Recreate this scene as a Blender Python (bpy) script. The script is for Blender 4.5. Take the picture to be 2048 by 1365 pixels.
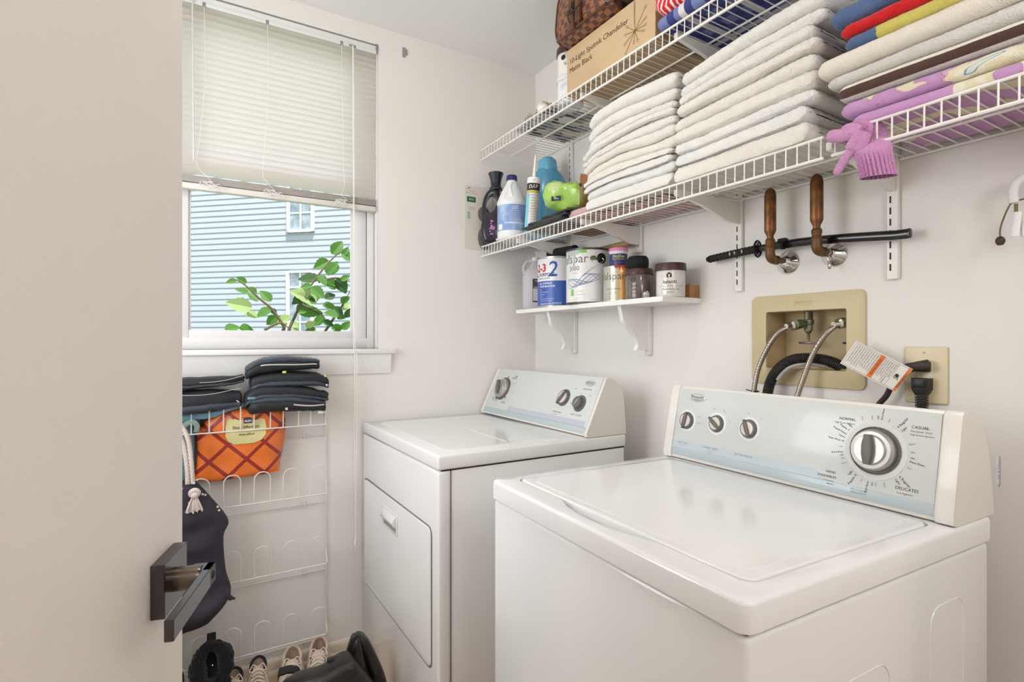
import bpy, bmesh, math, random
from mathutils import Vector, Matrix, noise
# ---------------------------------------------------------------- scene reset
for o in list(bpy.data.objects): bpy.data.objects.remove(o, do_unlink=True)
SC = bpy.context.scene
COL = SC.collection
PI = math.pi
R = math.radians
# ---------------------------------------------------------------- camera
FPX = 1081.0; YAW = R(31.08); CAMZ = 1.2
cam = bpy.data.cameras.new('camera'); cam.sensor_width = 36.0; cam.lens = FPX/2048*36
cam.clip_start = 0.02; cam.clip_end = 200
camo = bpy.data.objects.new('camera', cam); COL.objects.link(camo)
camo.location = (0, 0, CAMZ); camo.rotation_euler = (PI/2, 0, -YAW)
cam.shift_y = 0.0005
SC.camera = camo
# ---------------------------------------------------------------- world, sun, lamps, exposure
w = bpy.data.worlds.new('sky'); SC.world = w; w.use_nodes = True
nt = w.node_tree; bg = nt.nodes['Background']
sky = nt.nodes.new('ShaderNodeTexSky'); sky.sky_type = 'HOSEK_WILKIE'; sky.turbidity = 3.0
sky.sun_direction = (0.0, -0.34, 0.94)
mixn = nt.nodes.new('ShaderNodeMix'); mixn.data_type = 'RGBA'; mixn.inputs[0].default_value = 0.55      # thin bright cloud over the blue
nt.links.new(sky.outputs[0], mixn.inputs[6]); mixn.inputs[7].default_value = (1.0, 1.0, 1.0, 1)
nt.links.new(mixn.outputs[2], bg.inputs[0]); bg.inputs[1].default_value = 2.7
def lamp(name, kind, loc, energy, color, size=0.3, rot=(0, 0, 0), sy=None):
    l = bpy.data.lights.new(name, kind); l.energy = energy; l.color = color
    if kind == 'AREA':
        l.size = size
        if sy: l.shape = 'RECTANGLE'; l.size_y = sy
        else: l.shape = 'DISK'
    elif kind == 'SUN': l.angle = R(0.6)
    else: l.shadow_soft_size = size
    o = bpy.data.objects.new(name, l); COL.objects.link(o); o.location = loc; o.rotation_euler = rot
    return o
sun = lamp('sun', 'SUN', (0, 0, 8), 9.5, (1, 0.97, 0.92))
sun.rotation_euler = Vector((0.0, -0.34, 0.94)).to_track_quat('Z', 'Y').to_euler()
CEIL = 2.457
lamp('ceiling_bulb', 'POINT', (0.42, 1.02, CEIL-0.14), 7.0, (1, 0.97, 0.935), 0.09)
lamp('hall_fill_bulb', 'POINT', (0.2, -0.75, CEIL-0.14), 11.0, (1, 0.99, 0.975), 0.09)  # added lamp, unseen in the hall, fills the room through the doorway
lamp('camera_flash', 'POINT', (0.76, -0.30, 1.60), 10.0, (1, 1, 1), 0.16)      # the photographer's diffused flash, behind and above the camera
lamp('added_fill_light', 'AREA', (-0.66, 1.30, 1.50), 17.0, (0.94, 0.975, 1.0), 0.95, (0, R(-90), 0), 1.05)   # added fill light outside an added left-wall window, unseen behind the open door
SC.view_settings.view_transform = 'Standard'; SC.view_settings.look = 'None'
SC.view_settings.exposure = -0.13; SC.view_settings.gamma = 1.0; SC.view_settings.use_curve_mapping = False
# ---------------------------------------------------------------- maths helpers
FW = Vector((math.sin(YAW), math.cos(YAW), 0)); RT = Vector((math.cos(YAW), -math.sin(YAW), 0))
def _ray(u, v): return FW + (u-1024)/FPX*RT + Vector((0, 0, (683.5-v)/FPX))
def ax(u, v, x): d = _ray(u, v); return Vector((0, 0, CAMZ)) + d*(x/d.x)       # point on the plane X = x
def ay(u, v, y): d = _ray(u, v); return Vector((0, 0, CAMZ)) + d*(y/d.y)       # point on the plane Y = y
def az(u, v, z): d = _ray(u, v); return Vector((0, 0, CAMZ)) + d*((z-CAMZ)/d.z)
def clamp(a, b, c): return max(b, min(c, a))
def V(*a): return Vector(a)
# ---------------------------------------------------------------- materials
def lin(c):
    c = c/255.0
    return c/12.92 if c <= 0.04045 else ((c+0.055)/1.055)**2.4
MATS = {}
def mat(name, rgb, rough=0.5, metal=0.0, bump=None, var=None, coat=0.0, trans=0.0, ior=1.45, emit=0.0, alpha=1.0, sub=0.0, spec=None, sheen=0.0):
    """rgb 0-255; bump=(scale,strength,distance); var=(scale,rgb2,lo,hi) blends a second colour in by noise."""
    m = bpy.data.materials.new(name); m.use_nodes = True
    n = m.node_tree.nodes; L = m.node_tree.links; b = n['Principled BSDF']
    c = (lin(rgb[0]), lin(rgb[1]), lin(rgb[2]), 1)
    b.inputs['Base Color'].default_value = c; b.inputs['Roughness'].default_value = rough
    b.inputs['Metallic'].default_value = metal; b.inputs['Coat Weight'].default_value = coat
    b.inputs['Coat Roughness'].default_value = 0.08
    b.inputs['Transmission Weight'].default_value = trans; b.inputs['IOR'].default_value = ior
    b.inputs['Alpha'].default_value = alpha
    if sheen: b.inputs['Sheen Weight'].default_value = sheen; b.inputs['Sheen Roughness'].default_value = 0.5
    if spec is not None: b.inputs['Specular IOR Level'].default_value = spec
    if emit: b.inputs['Emission Color'].default_value = c; b.inputs['Emission Strength'].default_value = emit
    tc = n.new('ShaderNodeTexCoord')
    if var:
        t = n.new('ShaderNodeTexNoise'); t.inputs['Scale'].default_value = var[0]; t.inputs['Detail'].default_value = 4
        L.new(tc.outputs['Object'], t.inputs['Vector'])
        rp = n.new('ShaderNodeValToRGB'); rp.color_ramp.elements[0].position = var[2]; rp.color_ramp.elements[1].position = var[3]
        rp.color_ramp.elements[0].color = c; rp.color_ramp.elements[1].color = (lin(var[1][0]), lin(var[1][1]), lin(var[1][2]), 1)
        L.new(t.outputs[0], rp.inputs[0]); L.new(rp.outputs[0], b.inputs['Base Color'])
    if bump:
        t = n.new('ShaderNodeTexNoise'); t.inputs['Scale'].default_value = bump[0]; t.inputs['Detail'].default_value = 3
        L.new(tc.outputs['Object'], t.inputs['Vector'])
        bp = n.new('ShaderNodeBump'); bp.inputs['Strength'].default_value = bump[1]; bp.inputs['Distance'].default_value = bump[2]
        L.new(t.outputs[0], bp.inputs['Height']); L.new(bp.outputs[0], b.inputs['Normal'])
    MATS[name] = m
    return m
def node_mat(name, rough=0.6):
    m = bpy.data.materials.new(name); m.use_nodes = True
    n = m.node_tree.nodes; b = n['Principled BSDF']; b.inputs['Roughness'].default_value = rough
    MATS[name] = m
    return m, n, m.node_tree.links, b
def rgba(r, g, b): return (lin(r), lin(g), lin(b), 1)
# ---------------------------------------------------------------- mesh builder
class MB:
    def __init__(s): s.bm = bmesh.new(); s.mi = 0
    def _merge(s, t, M=None):
        for f in t.faces: f.material_index = s.mi
        me = bpy.data.meshes.new('t'); t.to_mesh(me); t.free()
        if M is not None: me.transform(M)
        s.bm.from_mesh(me); bpy.data.meshes.remove(me)
    def box(s, x0, x1, y0, y1, z0, z1, bev=0.0, seg=2, M=None):
        t = bmesh.new(); bmesh.ops.create_cube(t, size=1)
        for v in t.verts:
            v.co = ((x0+x1)/2+v.co.x*(x1-x0), (y0+y1)/2+v.co.y*(y1-y0), (z0+z1)/2+v.co.z*(z1-z0))
        if bev: bmesh.ops.bevel(t, geom=t.edges[:], offset=bev, segments=seg, affect='EDGES', profile=0.5)
        s._merge(t, M); return s
    def grid(s, fn, nu, nv, cu=False, cv=False, mfn=None):
        """fn(i,j)->Vector for i in range(nu), j in range(nv)"""
        vs = [[s.bm.verts.new(fn(i, j)) for j in range(nv)] for i in range(nu)]
        for i in range(nu if cu else nu-1):
            for j in range(nv if cv else nv-1):
                q = [vs[i][j], vs[(i+1) % nu][j], vs[(i+1) % nu][(j+1) % nv], vs[i][(j+1) % nv]]
                try:
                    f = s.bm.faces.new(q); f.material_index = mfn(i, j) if mfn else s.mi
                except ValueError: pass
        return vs
    def fan(s, ring, flip=False):
        r = list(ring)
        if flip: r.reverse()
        try:
            f = s.bm.faces.new(r); f.material_index = s.mi
        except ValueError: pass
    def tube(s, pts, r, seg=8, closed=False, cap=True, flat=None):
        """flat=(direction Vector, factor): squash the section along a direction"""
        P = [Vector(p) for p in pts]; n = len(P)
        rr = r if isinstance(r, (list, tuple)) else [r]*n
        T = []
        for i in range(n):
            a = P[(i-1) % n] if (closed or i > 0) else P[i]; b = P[(i+1) % n] if (closed or i < n-1) else P[i]
            d = (b-a); T.append(d.normalized() if d.length > 1e-9 else Vector((0, 0, 1)))
        ref = Vector((0, 0, 1)) if abs(T[0].z) < 0.9 else Vector((1, 0, 0))
        N = (ref - T[0]*ref.dot(T[0])).normalized(); rings = []
        for i in range(n):
            N = N - T[i]*N.dot(T[i])
            if N.length < 1e-6: N = T[i].orthogonal()
            N.normalize(); B = T[i].cross(N)
            ring = []
            for k in range(seg):
                a = 2*PI*k/seg; off = (N*math.cos(a)+B*math.sin(a))*rr[i]
                if flat: off = off - flat[0]*off.dot(flat[0])*(1-flat[1])
                ring.append(s.bm.verts.new(P[i]+off))
            rings.append(ring)
        for i in range(n if closed else n-1):
            A = rings[i]; Bq = rings[(i+1) % n]
            for k in range(seg):
                f = s.bm.faces.new((A[k], A[(k+1) % seg], Bq[(k+1) % seg], Bq[k])); f.material_index = s.mi
        if cap and not closed:
            s.fan(rings[0], True); s.fan(rings[-1])
        return s
    def lathe(s, prof, c=(0, 0, 0), axis=(0, 0, 1), seg=32, cap=True, sx=1.0, sy=1.0, up=None, a0=0, a1=2*PI):
        """prof: list of (radius, height along axis)"""
        A = Vector(axis).normalized(); c = Vector(c)
        X = (Vector(up) if up else (Vector((1, 0, 0)) if abs(A.x) < 0.9 else Vector((0, 1, 0))))
        X = (X - A*X.dot(A)).normalized(); Y = A.cross(X)
        full = abs(a1-a0-2*PI) < 1e-6
        m = seg if full else seg+1
        rings = []
        for r, h in prof:
            rings.append([s.bm.verts.new(c+A*h+X*(math.cos(a0+(a1-a0)*k/seg)*r*sx)+Y*(math.sin(a0+(a1-a0)*k/seg)*r*sy)) for k in range(m)])
        for i in range(len(rings)-1):
            for k in range(seg):
                q = (rings[i][k], rings[i][(k+1) % m], rings[i+1][(k+1) % m], rings[i+1][k])
                try:
                    f = s.bm.faces.new(q); f.material_index = s.mi
                except ValueError: pass
        if cap and full: s.fan(rings[0], True); s.fan(rings[-1])
        return s
    def prism(s, pts, o, a, b, n, t, bev=0.0, seg=2):
        """polygon pts (p,q) at o + a*p + b*q, extruded by n*t"""
        tb = bmesh.new(); o = Vector(o); a = Vector(a); b = Vector(b); n = Vector(n)
        lo = [tb.verts.new(o+a*p+b*q) for p, q in pts]; hi = [tb.verts.new(o+a*p+b*q+n*t) for p, q in pts]
        tb.faces.new(lo[::-1]); top = tb.faces.new(hi)
        k = len(pts)
        for i in range(k): tb.faces.new((lo[i], lo[(i+1) % k], hi[(i+1) % k], hi[i]))
        bmesh.ops.recalc_face_normals(tb, faces=tb.faces[:])
        if bev: bmesh.ops.bevel(tb, geom=list(top.edges), offset=bev, segments=seg, affect='EDGES', profile=0.5)
        s._merge(tb); return s
    def plate_hole(s, outer, inner, o, a, b, n, t, round_=0.006):
        """flat plate with a hole: outer/inner loops of (p,q); soft outer rim"""
        tb = bmesh.new(); o = Vector(o); a = Vector(a); b = Vector(b); n = Vector(n)
        def ring(loop, h, ins=0.0):
            out = []
            k = len(loop)
            for i in range(k):
                p = Vector(loop[i]); d0 = (p-Vector(loop[i-1])); d1 = (Vector(loop[(i+1) % k])-p)
                d = (d0.normalized()+d1.normalized()) if d0.length > 1e-9 and d1.length > 1e-9 else d1
                d.normalize(); nn = Vector((-d.y, d.x))
                q = p+nn*ins
                out.append(tb.verts.new(o+a*q.x+b*q.y+n*h))
            return out
        def bridge(A, B):
            k = len(A)
            for i in range(k): tb.faces.new((A[i], A[(i+1) % k], B[(i+1) % k], B[i]))
        rs = [ring(outer, 0), ring(outer, t-round_), ring(outer, t-round_*0.3, round_*0.3), ring(outer, t, round_)]
        for i in range(3): bridge(rs[i], rs[i+1])
        it = ring(inner, t); ib = ring(inner, 0); bridge(ib, it)
        def fill(A, B):
            e = []
            for L in (A, B):
                for i in range(len(L)):
                    x = tb.edges.get((L[i], L[(i+1) % len(L)])) or tb.edges.new((L[i], L[(i+1) % len(L)])); e.append(x)
            bmesh.ops.triangle_fill(tb, use_beauty=True, use_dissolve=False, edges=e)
        fill(rs[3], it); fill(rs[0], ib)
        bmesh.ops.recalc_face_normals(tb, faces=tb.faces[:])
        s._merge(tb); return s
    def text(s, body, size, fn, align='CENTER', mi=None, sx=1.0, shear=0.0, bold=0.0):
        vs, fs = glyphs(body, align, bold, size > 0.02)
        new = [s.bm.verts.new(fn((x+shear*y)*size*sx, y*size)) for x, y in vs]
        for f in fs:
            try:
                q = s.bm.faces.new([new[i] for i in f]); q.material_index = s.mi if mi is None else mi
            except ValueError: pass
        return s
    def poly(s, pts, mi=None):
        f = s.bm.faces.new([s.bm.verts.new(p) for p in pts]); f.material_index = s.mi if mi is None else mi
        return s
    def jitter(s, amp, scale, seed=0):
        for v in s.bm.verts:
            v.co += noise.noise_vector(v.co*scale+Vector((seed, seed*1.7, seed*0.3)))*amp
        return s
_G = {}
def glyphs(body, align='CENTER', bold=0.0, cut=False):
    k = (body, align, bold, cut)
    if k not in _G:
        cu = bpy.data.curves.new('txt', 'FONT'); cu.body = body; cu.align_x = align; cu.align_y = 'CENTER'; cu.size = 1; cu.resolution_u = 2
        cu.offset = bold
        ob = bpy.data.objects.new('txt', cu)
        me = bpy.data.meshes.new_from_object(ob)
        if cut:      # big letters are sliced upright so that they can follow a round can
            t = bmesh.new(); t.from_mesh(me); xs = [v.co.x for v in t.verts]; x = min(xs)+0.09
            while x < max(xs):
                bmesh.ops.bisect_plane(t, geom=t.verts[:]+t.edges[:]+t.faces[:], plane_co=(x, 0, 0), plane_no=(1, 0, 0)); x += 0.09
            t.to_mesh(me); t.free()
        _G[k] = ([(v.co.x, v.co.y) for v in me.vertices], [tuple(p.vertices) for p in me.polygons])
        bpy.data.objects.remove(ob); bpy.data.meshes.remove(me); bpy.data.curves.remove(cu)
    return _G[k]
def flat(o, r, u): o = Vector(o); r = Vector(r); u = Vector(u); return lambda x, y: o+r*x+u*y
def oncyl(c, rad, phi, z0): return lambda x, y: Vector((c[0]+rad*math.cos(phi+x/rad), c[1]+rad*math.sin(phi+x/rad), z0+y))
def facing(c): return math.atan2(-c[1], -c[0])          # the side of an upright round thing that looks into the doorway
def rrect(x0, x1, y0, y1, r, k=6):
    out = []
    for cx, cy, a in ((x1-r, y0+r, -90), (x1-r, y1-r, 0), (x0+r, y1-r, 90), (x0+r, y0+r, 180)):
        for i in range(k+1):
            t = R(a+90*i/k); out.append((cx+r*math.cos(t), cy+r*math.sin(t)))
    return out
def arcpts(c, r, a0, a1, n, ex, ey):
    c = Vector(c); ex = Vector(ex); ey = Vector(ey)
    return [c+ex*(r*math.cos(a0+(a1-a0)*i/n))+ey*(r*math.sin(a0+(a1-a0)*i/n)) for i in range(n+1)]
def spline(pts, n=6):
    P = [Vector(p) for p in pts]; out = []
    for i in range(len(P)-1):
        p0 = P[max(i-1, 0)]; p1 = P[i]; p2 = P[i+1]; p3 = P[min(i+2, len(P)-1)]
        for k in range(n):
            t = k/n; out.append(0.5*((2*p1)+(p2-p0)*t+(2*p0-5*p1+4*p2-p3)*t*t+(3*p1-p0-3*p2+p3)*t**3))
    out.append(P[-1]); return out
# ---------------------------------------------------------------- objects
INV = {}
def _mesh(name, mb, mats):
    me = bpy.data.meshes.new(name)
    mb.bm.to_mesh(me); mb.bm.free()
    for m in (mats if isinstance(mats, (list, tuple)) else [mats]): me.materials.append(m)
    return me
def _shade(me, ang):
    if ang is None: return
    me.polygons.foreach_set('use_smooth', [True]*len(me.polygons))
    me.set_sharp_from_angle(angle=R(ang))
def tag(o, label, cat, group=None, kind=None):
    if label: o['label'] = label
    if cat: o['category'] = cat
    if group: o['group'] = group
    if kind: o['kind'] = kind
    return o
def thing(name, label, cat, loc, rotz=0.0, group=None):
    o = bpy.data.objects.new(name, None); COL.objects.link(o); o.location = loc; o.rotation_euler = (0, 0, rotz)
    o.empty_display_size = 0.05
    INV[o.name] = (Matrix.Translation(Vector(loc)) @ Matrix.Rotation(rotz, 4, 'Z')).inverted()
    return tag(o, label, cat, group)
def part(name, mb, mats, parent, ang=40, local=False, label=None, kind=None):
    me = _mesh(name, mb, mats)
    root = parent
    while root.parent: root = root.parent
    if not local and root.name in INV: me.transform(INV[root.name])
    me.update(); _shade(me, ang)
    o = bpy.data.objects.new(name, me); COL.objects.link(o); o.parent = parent
    if label: o['label'] = label
    if kind: o['kind'] = kind
    return o
def solo(name, mb, mats, label, cat, group=None, kind=None, ang=40):
    """a thing that is one mesh; origin at the middle of its base"""
    me = _mesh(name, mb, mats)
    xs = [v.co.x for v in me.vertices]; ys = [v.co.y for v in me.vertices]; zs = [v.co.z for v in me.vertices]
    c = Vector(((min(xs)+max(xs))/2, (min(ys)+max(ys))/2, min(zs)))
    me.transform(Matrix.Translation(-c)); me.update(); _shade(me, ang)
    o = bpy.data.objects.new(name, me); COL.objects.link(o); o.location = c
    INV[o.name] = Matrix.Translation(-c)
    return tag(o, label, cat, group, kind)
def struct(name, mb, mats, parent=None, ang=40):
    if parent: return part(name, mb, mats, parent, ang)
    me = _mesh(name, mb, mats); me.update(); _shade(me, ang)
    o = bpy.data.objects.new(name, me); COL.objects.link(o); o['kind'] = 'structure'
    INV[o.name] = Matrix.Identity(4)
    return o
def dup(root, loc, label, group=None, rotz=None):
    r = root.copy(); COL.objects.link(r); r.location = loc; r['label'] = label
    if rotz is not None: r.rotation_euler = (0, 0, rotz)
    if group: r['group'] = group
    for ch in list(root.children):
        c = ch.copy(); COL.objects.link(c); c.parent = r
        for g in list(ch.children):
            d = g.copy(); COL.objects.link(d); d.parent = c
    return r
random.seed(7)
# ---------------------------------------------------------------- shared materials
XB, YA = 1.41, 2.126
wall_m = mat('painted_wall', (238, 234, 230), 0.62, bump=(160, 0.12, 0.002), var=(2.3, (234, 230, 225), 0.35, 0.75))
ceil_m = mat('ceiling_paint', (238, 236, 233), 0.8, bump=(120, 0.1, 0.002))
trim_m = mat('white_trim', (240, 238, 235), 0.35)
door_m = mat('door_paint', (232, 224, 217), 0.4, bump=(260, 0.25, 0.0012))
floor_m = mat('tan_floor', (206, 180, 150), 0.5, var=(9, (190, 160, 128), 0.35, 0.7))
white_m = mat('white_enamel', (240, 239, 238), 0.16, coat=0.5)
wire_m = mat('white_vinyl_wire', (240, 236, 230), 0.35)
black_m = mat('black_plastic', (26, 25, 25), 0.4)
chrome_m = mat('chrome', (225, 225, 225), 0.12, metal=1.0)
ink_m = mat('black_ink', (35, 35, 38), 0.6)
grey_ink = mat('grey_ink', (110, 114, 118), 0.6)
red_ink = mat('red_ink', (190, 55, 60), 0.6)
white_ink = mat('white_ink', (245, 245, 245), 0.55)
# ---------------------------------------------------------------- room shell
XL, YF = -0.56, 0.19                 # left wall, wall with the doorway
WX0, WX1, WZ0, WZ1 = -0.085, 0.658, 1.172, 2.386   # window opening
b = MB(); b.box(XL-0.1, WX0, YA, YA+0.14, 0, CEIL); b.box(WX1, XB+0.1, YA, YA+0.14, 0, CEIL)
b.box(WX0, WX1, YA, YA+0.14, 0, WZ0); b.box(WX0, WX1, YA, YA+0.14, WZ1, CEIL)
struct('wall_back', b, wall_m)
BY0, BY1, BZ0, BZ1 = 0.719, 0.938, 1.124, 1.284    # laundry box recess
b = MB(); b.box(XB, XB+0.12, BY1, YA+0.14, 0, CEIL); b.box(XB, XB+0.12, -1.3, BY0, 0, CEIL)
b.box(XB, XB+0.12, BY0, BY1, 0, BZ0); b.box(XB, XB+0.12, BY0, BY1, BZ1, CEIL)
struct('wall_right', b, wall_m)
b = MB(); b.box(XL-0.1, XL, -1.3, 0.76, 0, CEIL); b.box(XL-0.1, XL, 1.84, YA+0.14, 0, CEIL); b.box(XL-0.1, XL, 0.76, 1.84, 0, 1.0); b.box(XL-0.1, XL, 0.76, 1.84, 2.0, CEIL)
struct('wall_left', b, wall_m)
b = MB()
for q in ((0.76, 0.80, 1.0, 2.0), (1.80, 1.84, 1.0, 2.0), (0.76, 1.84, 1.0, 1.04), (0.76, 1.84, 1.96, 2.0), (0.76, 1.84, 1.485, 1.515)): b.box(XL-0.07, XL-0.02, *q, 0.003)
struct('fill_window', b, trim_m)  # added window, unseen behind the door, made for the fill light
DX0, DX1, DH = -0.235, 1.34, 2.06                  # doorway
b = MB(); b.box(XL, DX0, YF-0.11, YF, 0, CEIL); b.box(DX1, XB, YF-0.11, YF, 0, CEIL); b.box(DX0, DX1, YF-0.11, YF, DH, CEIL)
struct('wall_front', b, wall_m)
b = MB(); b.box(XL-0.1, XB+0.12, -1.42, -1.3, 0, CEIL); struct('wall_hall', b, wall_m)
b = MB(); b.box(XL-0.1, XB+0.12, -1.42, YA+0.14, CEIL, CEIL+0.1); struct('ceiling', b, ceil_m)
b = MB(); b.box(XL-0.1, XB+0.12, -1.42, YA+0.14, -0.1, 0); struct('floor', b, floor_m)
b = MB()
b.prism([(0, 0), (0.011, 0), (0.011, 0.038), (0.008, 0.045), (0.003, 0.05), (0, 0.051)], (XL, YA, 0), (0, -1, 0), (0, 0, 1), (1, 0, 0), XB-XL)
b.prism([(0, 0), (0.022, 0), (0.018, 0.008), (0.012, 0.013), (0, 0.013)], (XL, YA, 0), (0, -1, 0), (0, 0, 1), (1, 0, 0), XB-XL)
struct('baseboard_back', b, mat('warm_lit_baseboard', (226, 212, 194), 0.45))  # white trim, with the warm light on it put into the colour
b = MB(); b.box(DX0-0.06, DX0, YF, YF+0.012, 0, DH+0.06); b.box(DX1, DX1+0.06, YF, YF+0.012, 0, DH+0.06); b.box(DX0, DX1, YF, YF+0.012, DH, DH+0.06)
struct('trim_1', b, trim_m)
# scuffs and a torn tape scrap on the back wall
b = MB(); b.box(-0.012, 0.003, -0.002, 0, -0.02, 0.02); b.box(0.003, 0.01, -0.003, 0, -0.008, 0.014); b.jitter(0.002, 200)
for v in b.bm.verts: v.co += V(0.769, YA-0.0005, 2.385)
solo('tape_scrap', b, mat('grey_tape', (150, 150, 146), 0.6), 'small grey scrap of torn tape stuck high on the wall beside the window', 'tape')
# ceiling lamp fixtures (out of the picture: the room light, and an added hall lamp for fill)
def dome(x, y, label):
    t = thing('ceiling_lamp', label, 'ceiling light', (x, y, CEIL-0.1))
    m = MB(); m.lathe([(0.15, 0), (0.16, -0.012), (0.155, -0.03), (0.15, -0.03)], (x, y, CEIL)); part('base', m, trim_m, t)
    m = MB(); m.lathe([(0.03, -0.03), (0.026, -0.05), (0.02, -0.05), (0.02, -0.03)], (x, y, CEIL)); part('socket', m, trim_m, t)
dome(0.42, 0.98, 'round white ceiling light over the washer and dryer')
dome(0.2, -0.75, 'added unseen ceiling light filling the room from the hall doorway')
# ---------------------------------------------------------------- window
glass_m = mat('clear_glass', (255, 255, 255), 0.0, trans=1.0, ior=1.02, spec=0.1)
vinyl_m = mat('white_window_vinyl', (228, 226, 226), 0.4)
FY0, FY1 = YA+0.035, YA+0.075
b = MB()
b.box(WX0, WX0+0.035, FY0-0.004, FY1, WZ0, WZ1, 0.002); b.box(WX1-0.007, WX1-0.0005, FY0-0.03, FY1, WZ0+0.0005, WZ1, 0.001)
b.box(0.622, WX1-0.009, FY0-0.004, FY1, WZ0, WZ1, 0.002)
b.box(WX0+0.034, 0.6225, FY0-0.003, FY1-0.001, WZ0, WZ0+0.041, 0.002); b.box(WX0+0.034, 0.6225, FY0, FY1-0.001, WZ1-0.04, WZ1, 0.002)
win1 = struct('window_1', b, vinyl_m)
GX0, GX1, GZ0, GZM = 0.007, 0.567, 1.240, 1.80
def sash(x0, x1, z0, z1, y, gx0, gx1, gz0, gz1):
    m = MB()
    m.box(x0, gx0, y, y+0.028, z0, z1, 0.003); m.box(gx1, x1, y, y+0.028, z0, z1, 0.003)
    m.box(gx0, gx1, y, y+0.028, z0, gz0, 0.003); m.box(gx0, gx1, y, y+0.028, gz1, z1, 0.003)
    m.box(gx0-0.001, gx0+0.007, y+0.008, y+0.02, gz0, gz1, 0.001); m.box(gx1-0.007, gx1+0.001, y+0.008, y+0.02, gz0, gz1, 0.001)
    s = struct('window_sash', m, vinyl_m, win1)
    m = MB(); m.box(gx0, gx1, y+0.012, y+0.016, gz0, gz1); struct('window_pane', m, glass_m, s)
sash(-0.05, 0.619, 1.209, 1.835, FY0, GX0, GX1, GZ0, GZM)
sash(-0.05, 0.619, 1.80, 2.345, FY0+0.03, GX0, GX1, 1.835, 2.31)
b = MB(); b.box(WX0-0.06, 0.72, YA-0.032, FY0+0.005, 1.152, 1.172, 0.004); struct('window_sill', b, trim_m, win1)
b = MB(); AP = [(0, 0), (0.008, 0), (0.010, 0.012), (0.013, 0.016), (0.013, 0.03), (0.016, 0.036), (0.016, 0.058), (0.02, 0.068), (0.02, 0.078), (0, 0.078)]
b.prism(AP, (WX0-0.05, YA, 1.074), (0, -1, 0), (0, 0, 1), (1, 0, 0), 0.705-WX0+0.05); struct('window_apron', b, trim_m, win1)
# ---------------------------------------------------------------- mini blind
slat_m, n, L, bs = node_mat('blind_slat', 0.4)
bs.inputs['Base Color'].default_value = rgba(226, 218, 210)
tl = n.new('ShaderNodeBsdfTranslucent'); tl.inputs[0].default_value = rgba(255, 253, 250)
mx = n.new('ShaderNodeMixShader'); mx.inputs[0].default_value = 0.62
L.new(bs.outputs[0], mx.inputs[1]); L.new(tl.outputs[0], mx.inputs[2]); L.new(mx.outputs[0], n['Material Output'].inputs[0])
cord_m = mat('blind_cord', (246, 244, 240), 0.6)
BX0, BX1, BYC = -0.078, 0.648, YA-0.002+0.012
bl = thing('window_blind', 'white mini blind raised part way over the window, cords hanging at right', 'blind', ((BX0+BX1)/2, BYC, 1.715))
b = MB(); b.box(BX0, BX1, BYC-0.013, BYC+0.013, 2.352, 2.378, 0.002); b.box(BX0, BX1, BYC-0.016, BYC-0.012, 2.344, 2.358, 0.001)
part('headrail', b, mat('blind_rail', (232, 234, 232), 0.35), bl)
clip_m = mat('blind_clip', (150, 152, 150), 0.3, metal=0.4)
for q in [(x-0.005, x+0.005, BYC-0.018, BYC-0.012, 2.343, 2.357) for x in (BX0+0.13, 0.25, 0.512)]+[(0.54, 0.566, BYC-0.018, BYC-0.014, 2.345, 2.354), (BX1-0.002, BX1+0.004, BYC-0.016, BYC, 2.35, 2.386)]:
    b = MB(); b.box(*q, 0.001); part('clip', b, clip_m, bl)
b = MB(); pitch = 0.0212; z = 2.335; tilt = R(-52); hw = 0.0142; k = 0
while z > 1.772:
    b.grid(lambda i, j: V(BX0+(BX1-BX0)*i/6, BYC+(j/4-0.5)*2*hw*math.cos(tilt)-math.sin(tilt)*0.0022*(1-(j/2-1)**2), z+(j/4-0.5)*2*hw*math.sin(tilt)+math.cos(tilt)*0.0022*(1-(j/2-1)**2)+0.0012*noise.noise(V(i*0.7, k*3.1, 0))), 7, 5)
    z -= pitch; k += 1
part('slats', b, slat_m, bl)
b = MB()
for q in range(9): b.box(BX0, BX1, BYC-0.0125, BYC+0.0125, 1.742+q*0.0026, 1.7434+q*0.0026, 0.0004, 1)
part('stacked_slats', b, mat('blind_slat_closed', (214, 206, 200), 0.5), bl)
b = MB(); b.box(BX0, BX1, BYC-0.0135, BYC+0.0135, 1.717, 1.738, 0.004); part('bottom_rail', b, mat('blind_bottom', (226, 220, 214), 0.45), bl)
b = MB(); yc = BYC-0.0165
for x, dx in ((BX0+0.13, -0.02), (0.25, -0.015), (0.512, 0.01)):
    b.tube(spline([(x, yc, 2.345), (x+0.003, yc, 2.1), (x+dx*0.6, yc, 1.9), (x+dx, yc, 1.80), (x-dx*0.4, yc-0.003, 1.765)], 5), 0.0007, 5)
    loop = [V(x-dx*0.4, yc-0.003, 1.765)]; random.seed(int(x*100)+3)
    for q in range(26):
        a = q*1.9; loop.append(V(x+0.004*q*(1 if dx < 0 else -0.2)*0.5+0.022*math.cos(a), yc-0.004-0.003*random.random(), 1.742-0.0006*q+0.010*math.sin(a*1.3)))
    b.tube(spline(loop, 4), 0.0007, 4)
part('lift_cord', b, cord_m, bl)
b = MB(); b.tube([(0.553, yc-0.003, 2.35), (0.556, yc-0.003, 1.75), (0.556, yc-0.006, 1.18), (0.555, yc-0.03, 1.16), (0.553, yc-0.032, 0.9), (0.556, yc-0.03, 0.44)], 0.0014, 6)
b.tube([(0.557, yc-0.003, 2.35), (0.561, yc-0.004, 1.3), (0.562, yc-0.006, 1.18), (0.561, yc-0.035, 1.15), (0.562, yc-0.03, 0.8), (0.558, yc-0.03, 0.44)], 0.0012, 6)
b.tube([(0.538, yc-0.01, 1.28), (0.552, yc-0.01, 1.272)], 0.001, 5)
part('pull_cord', b, cord_m, bl)
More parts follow.
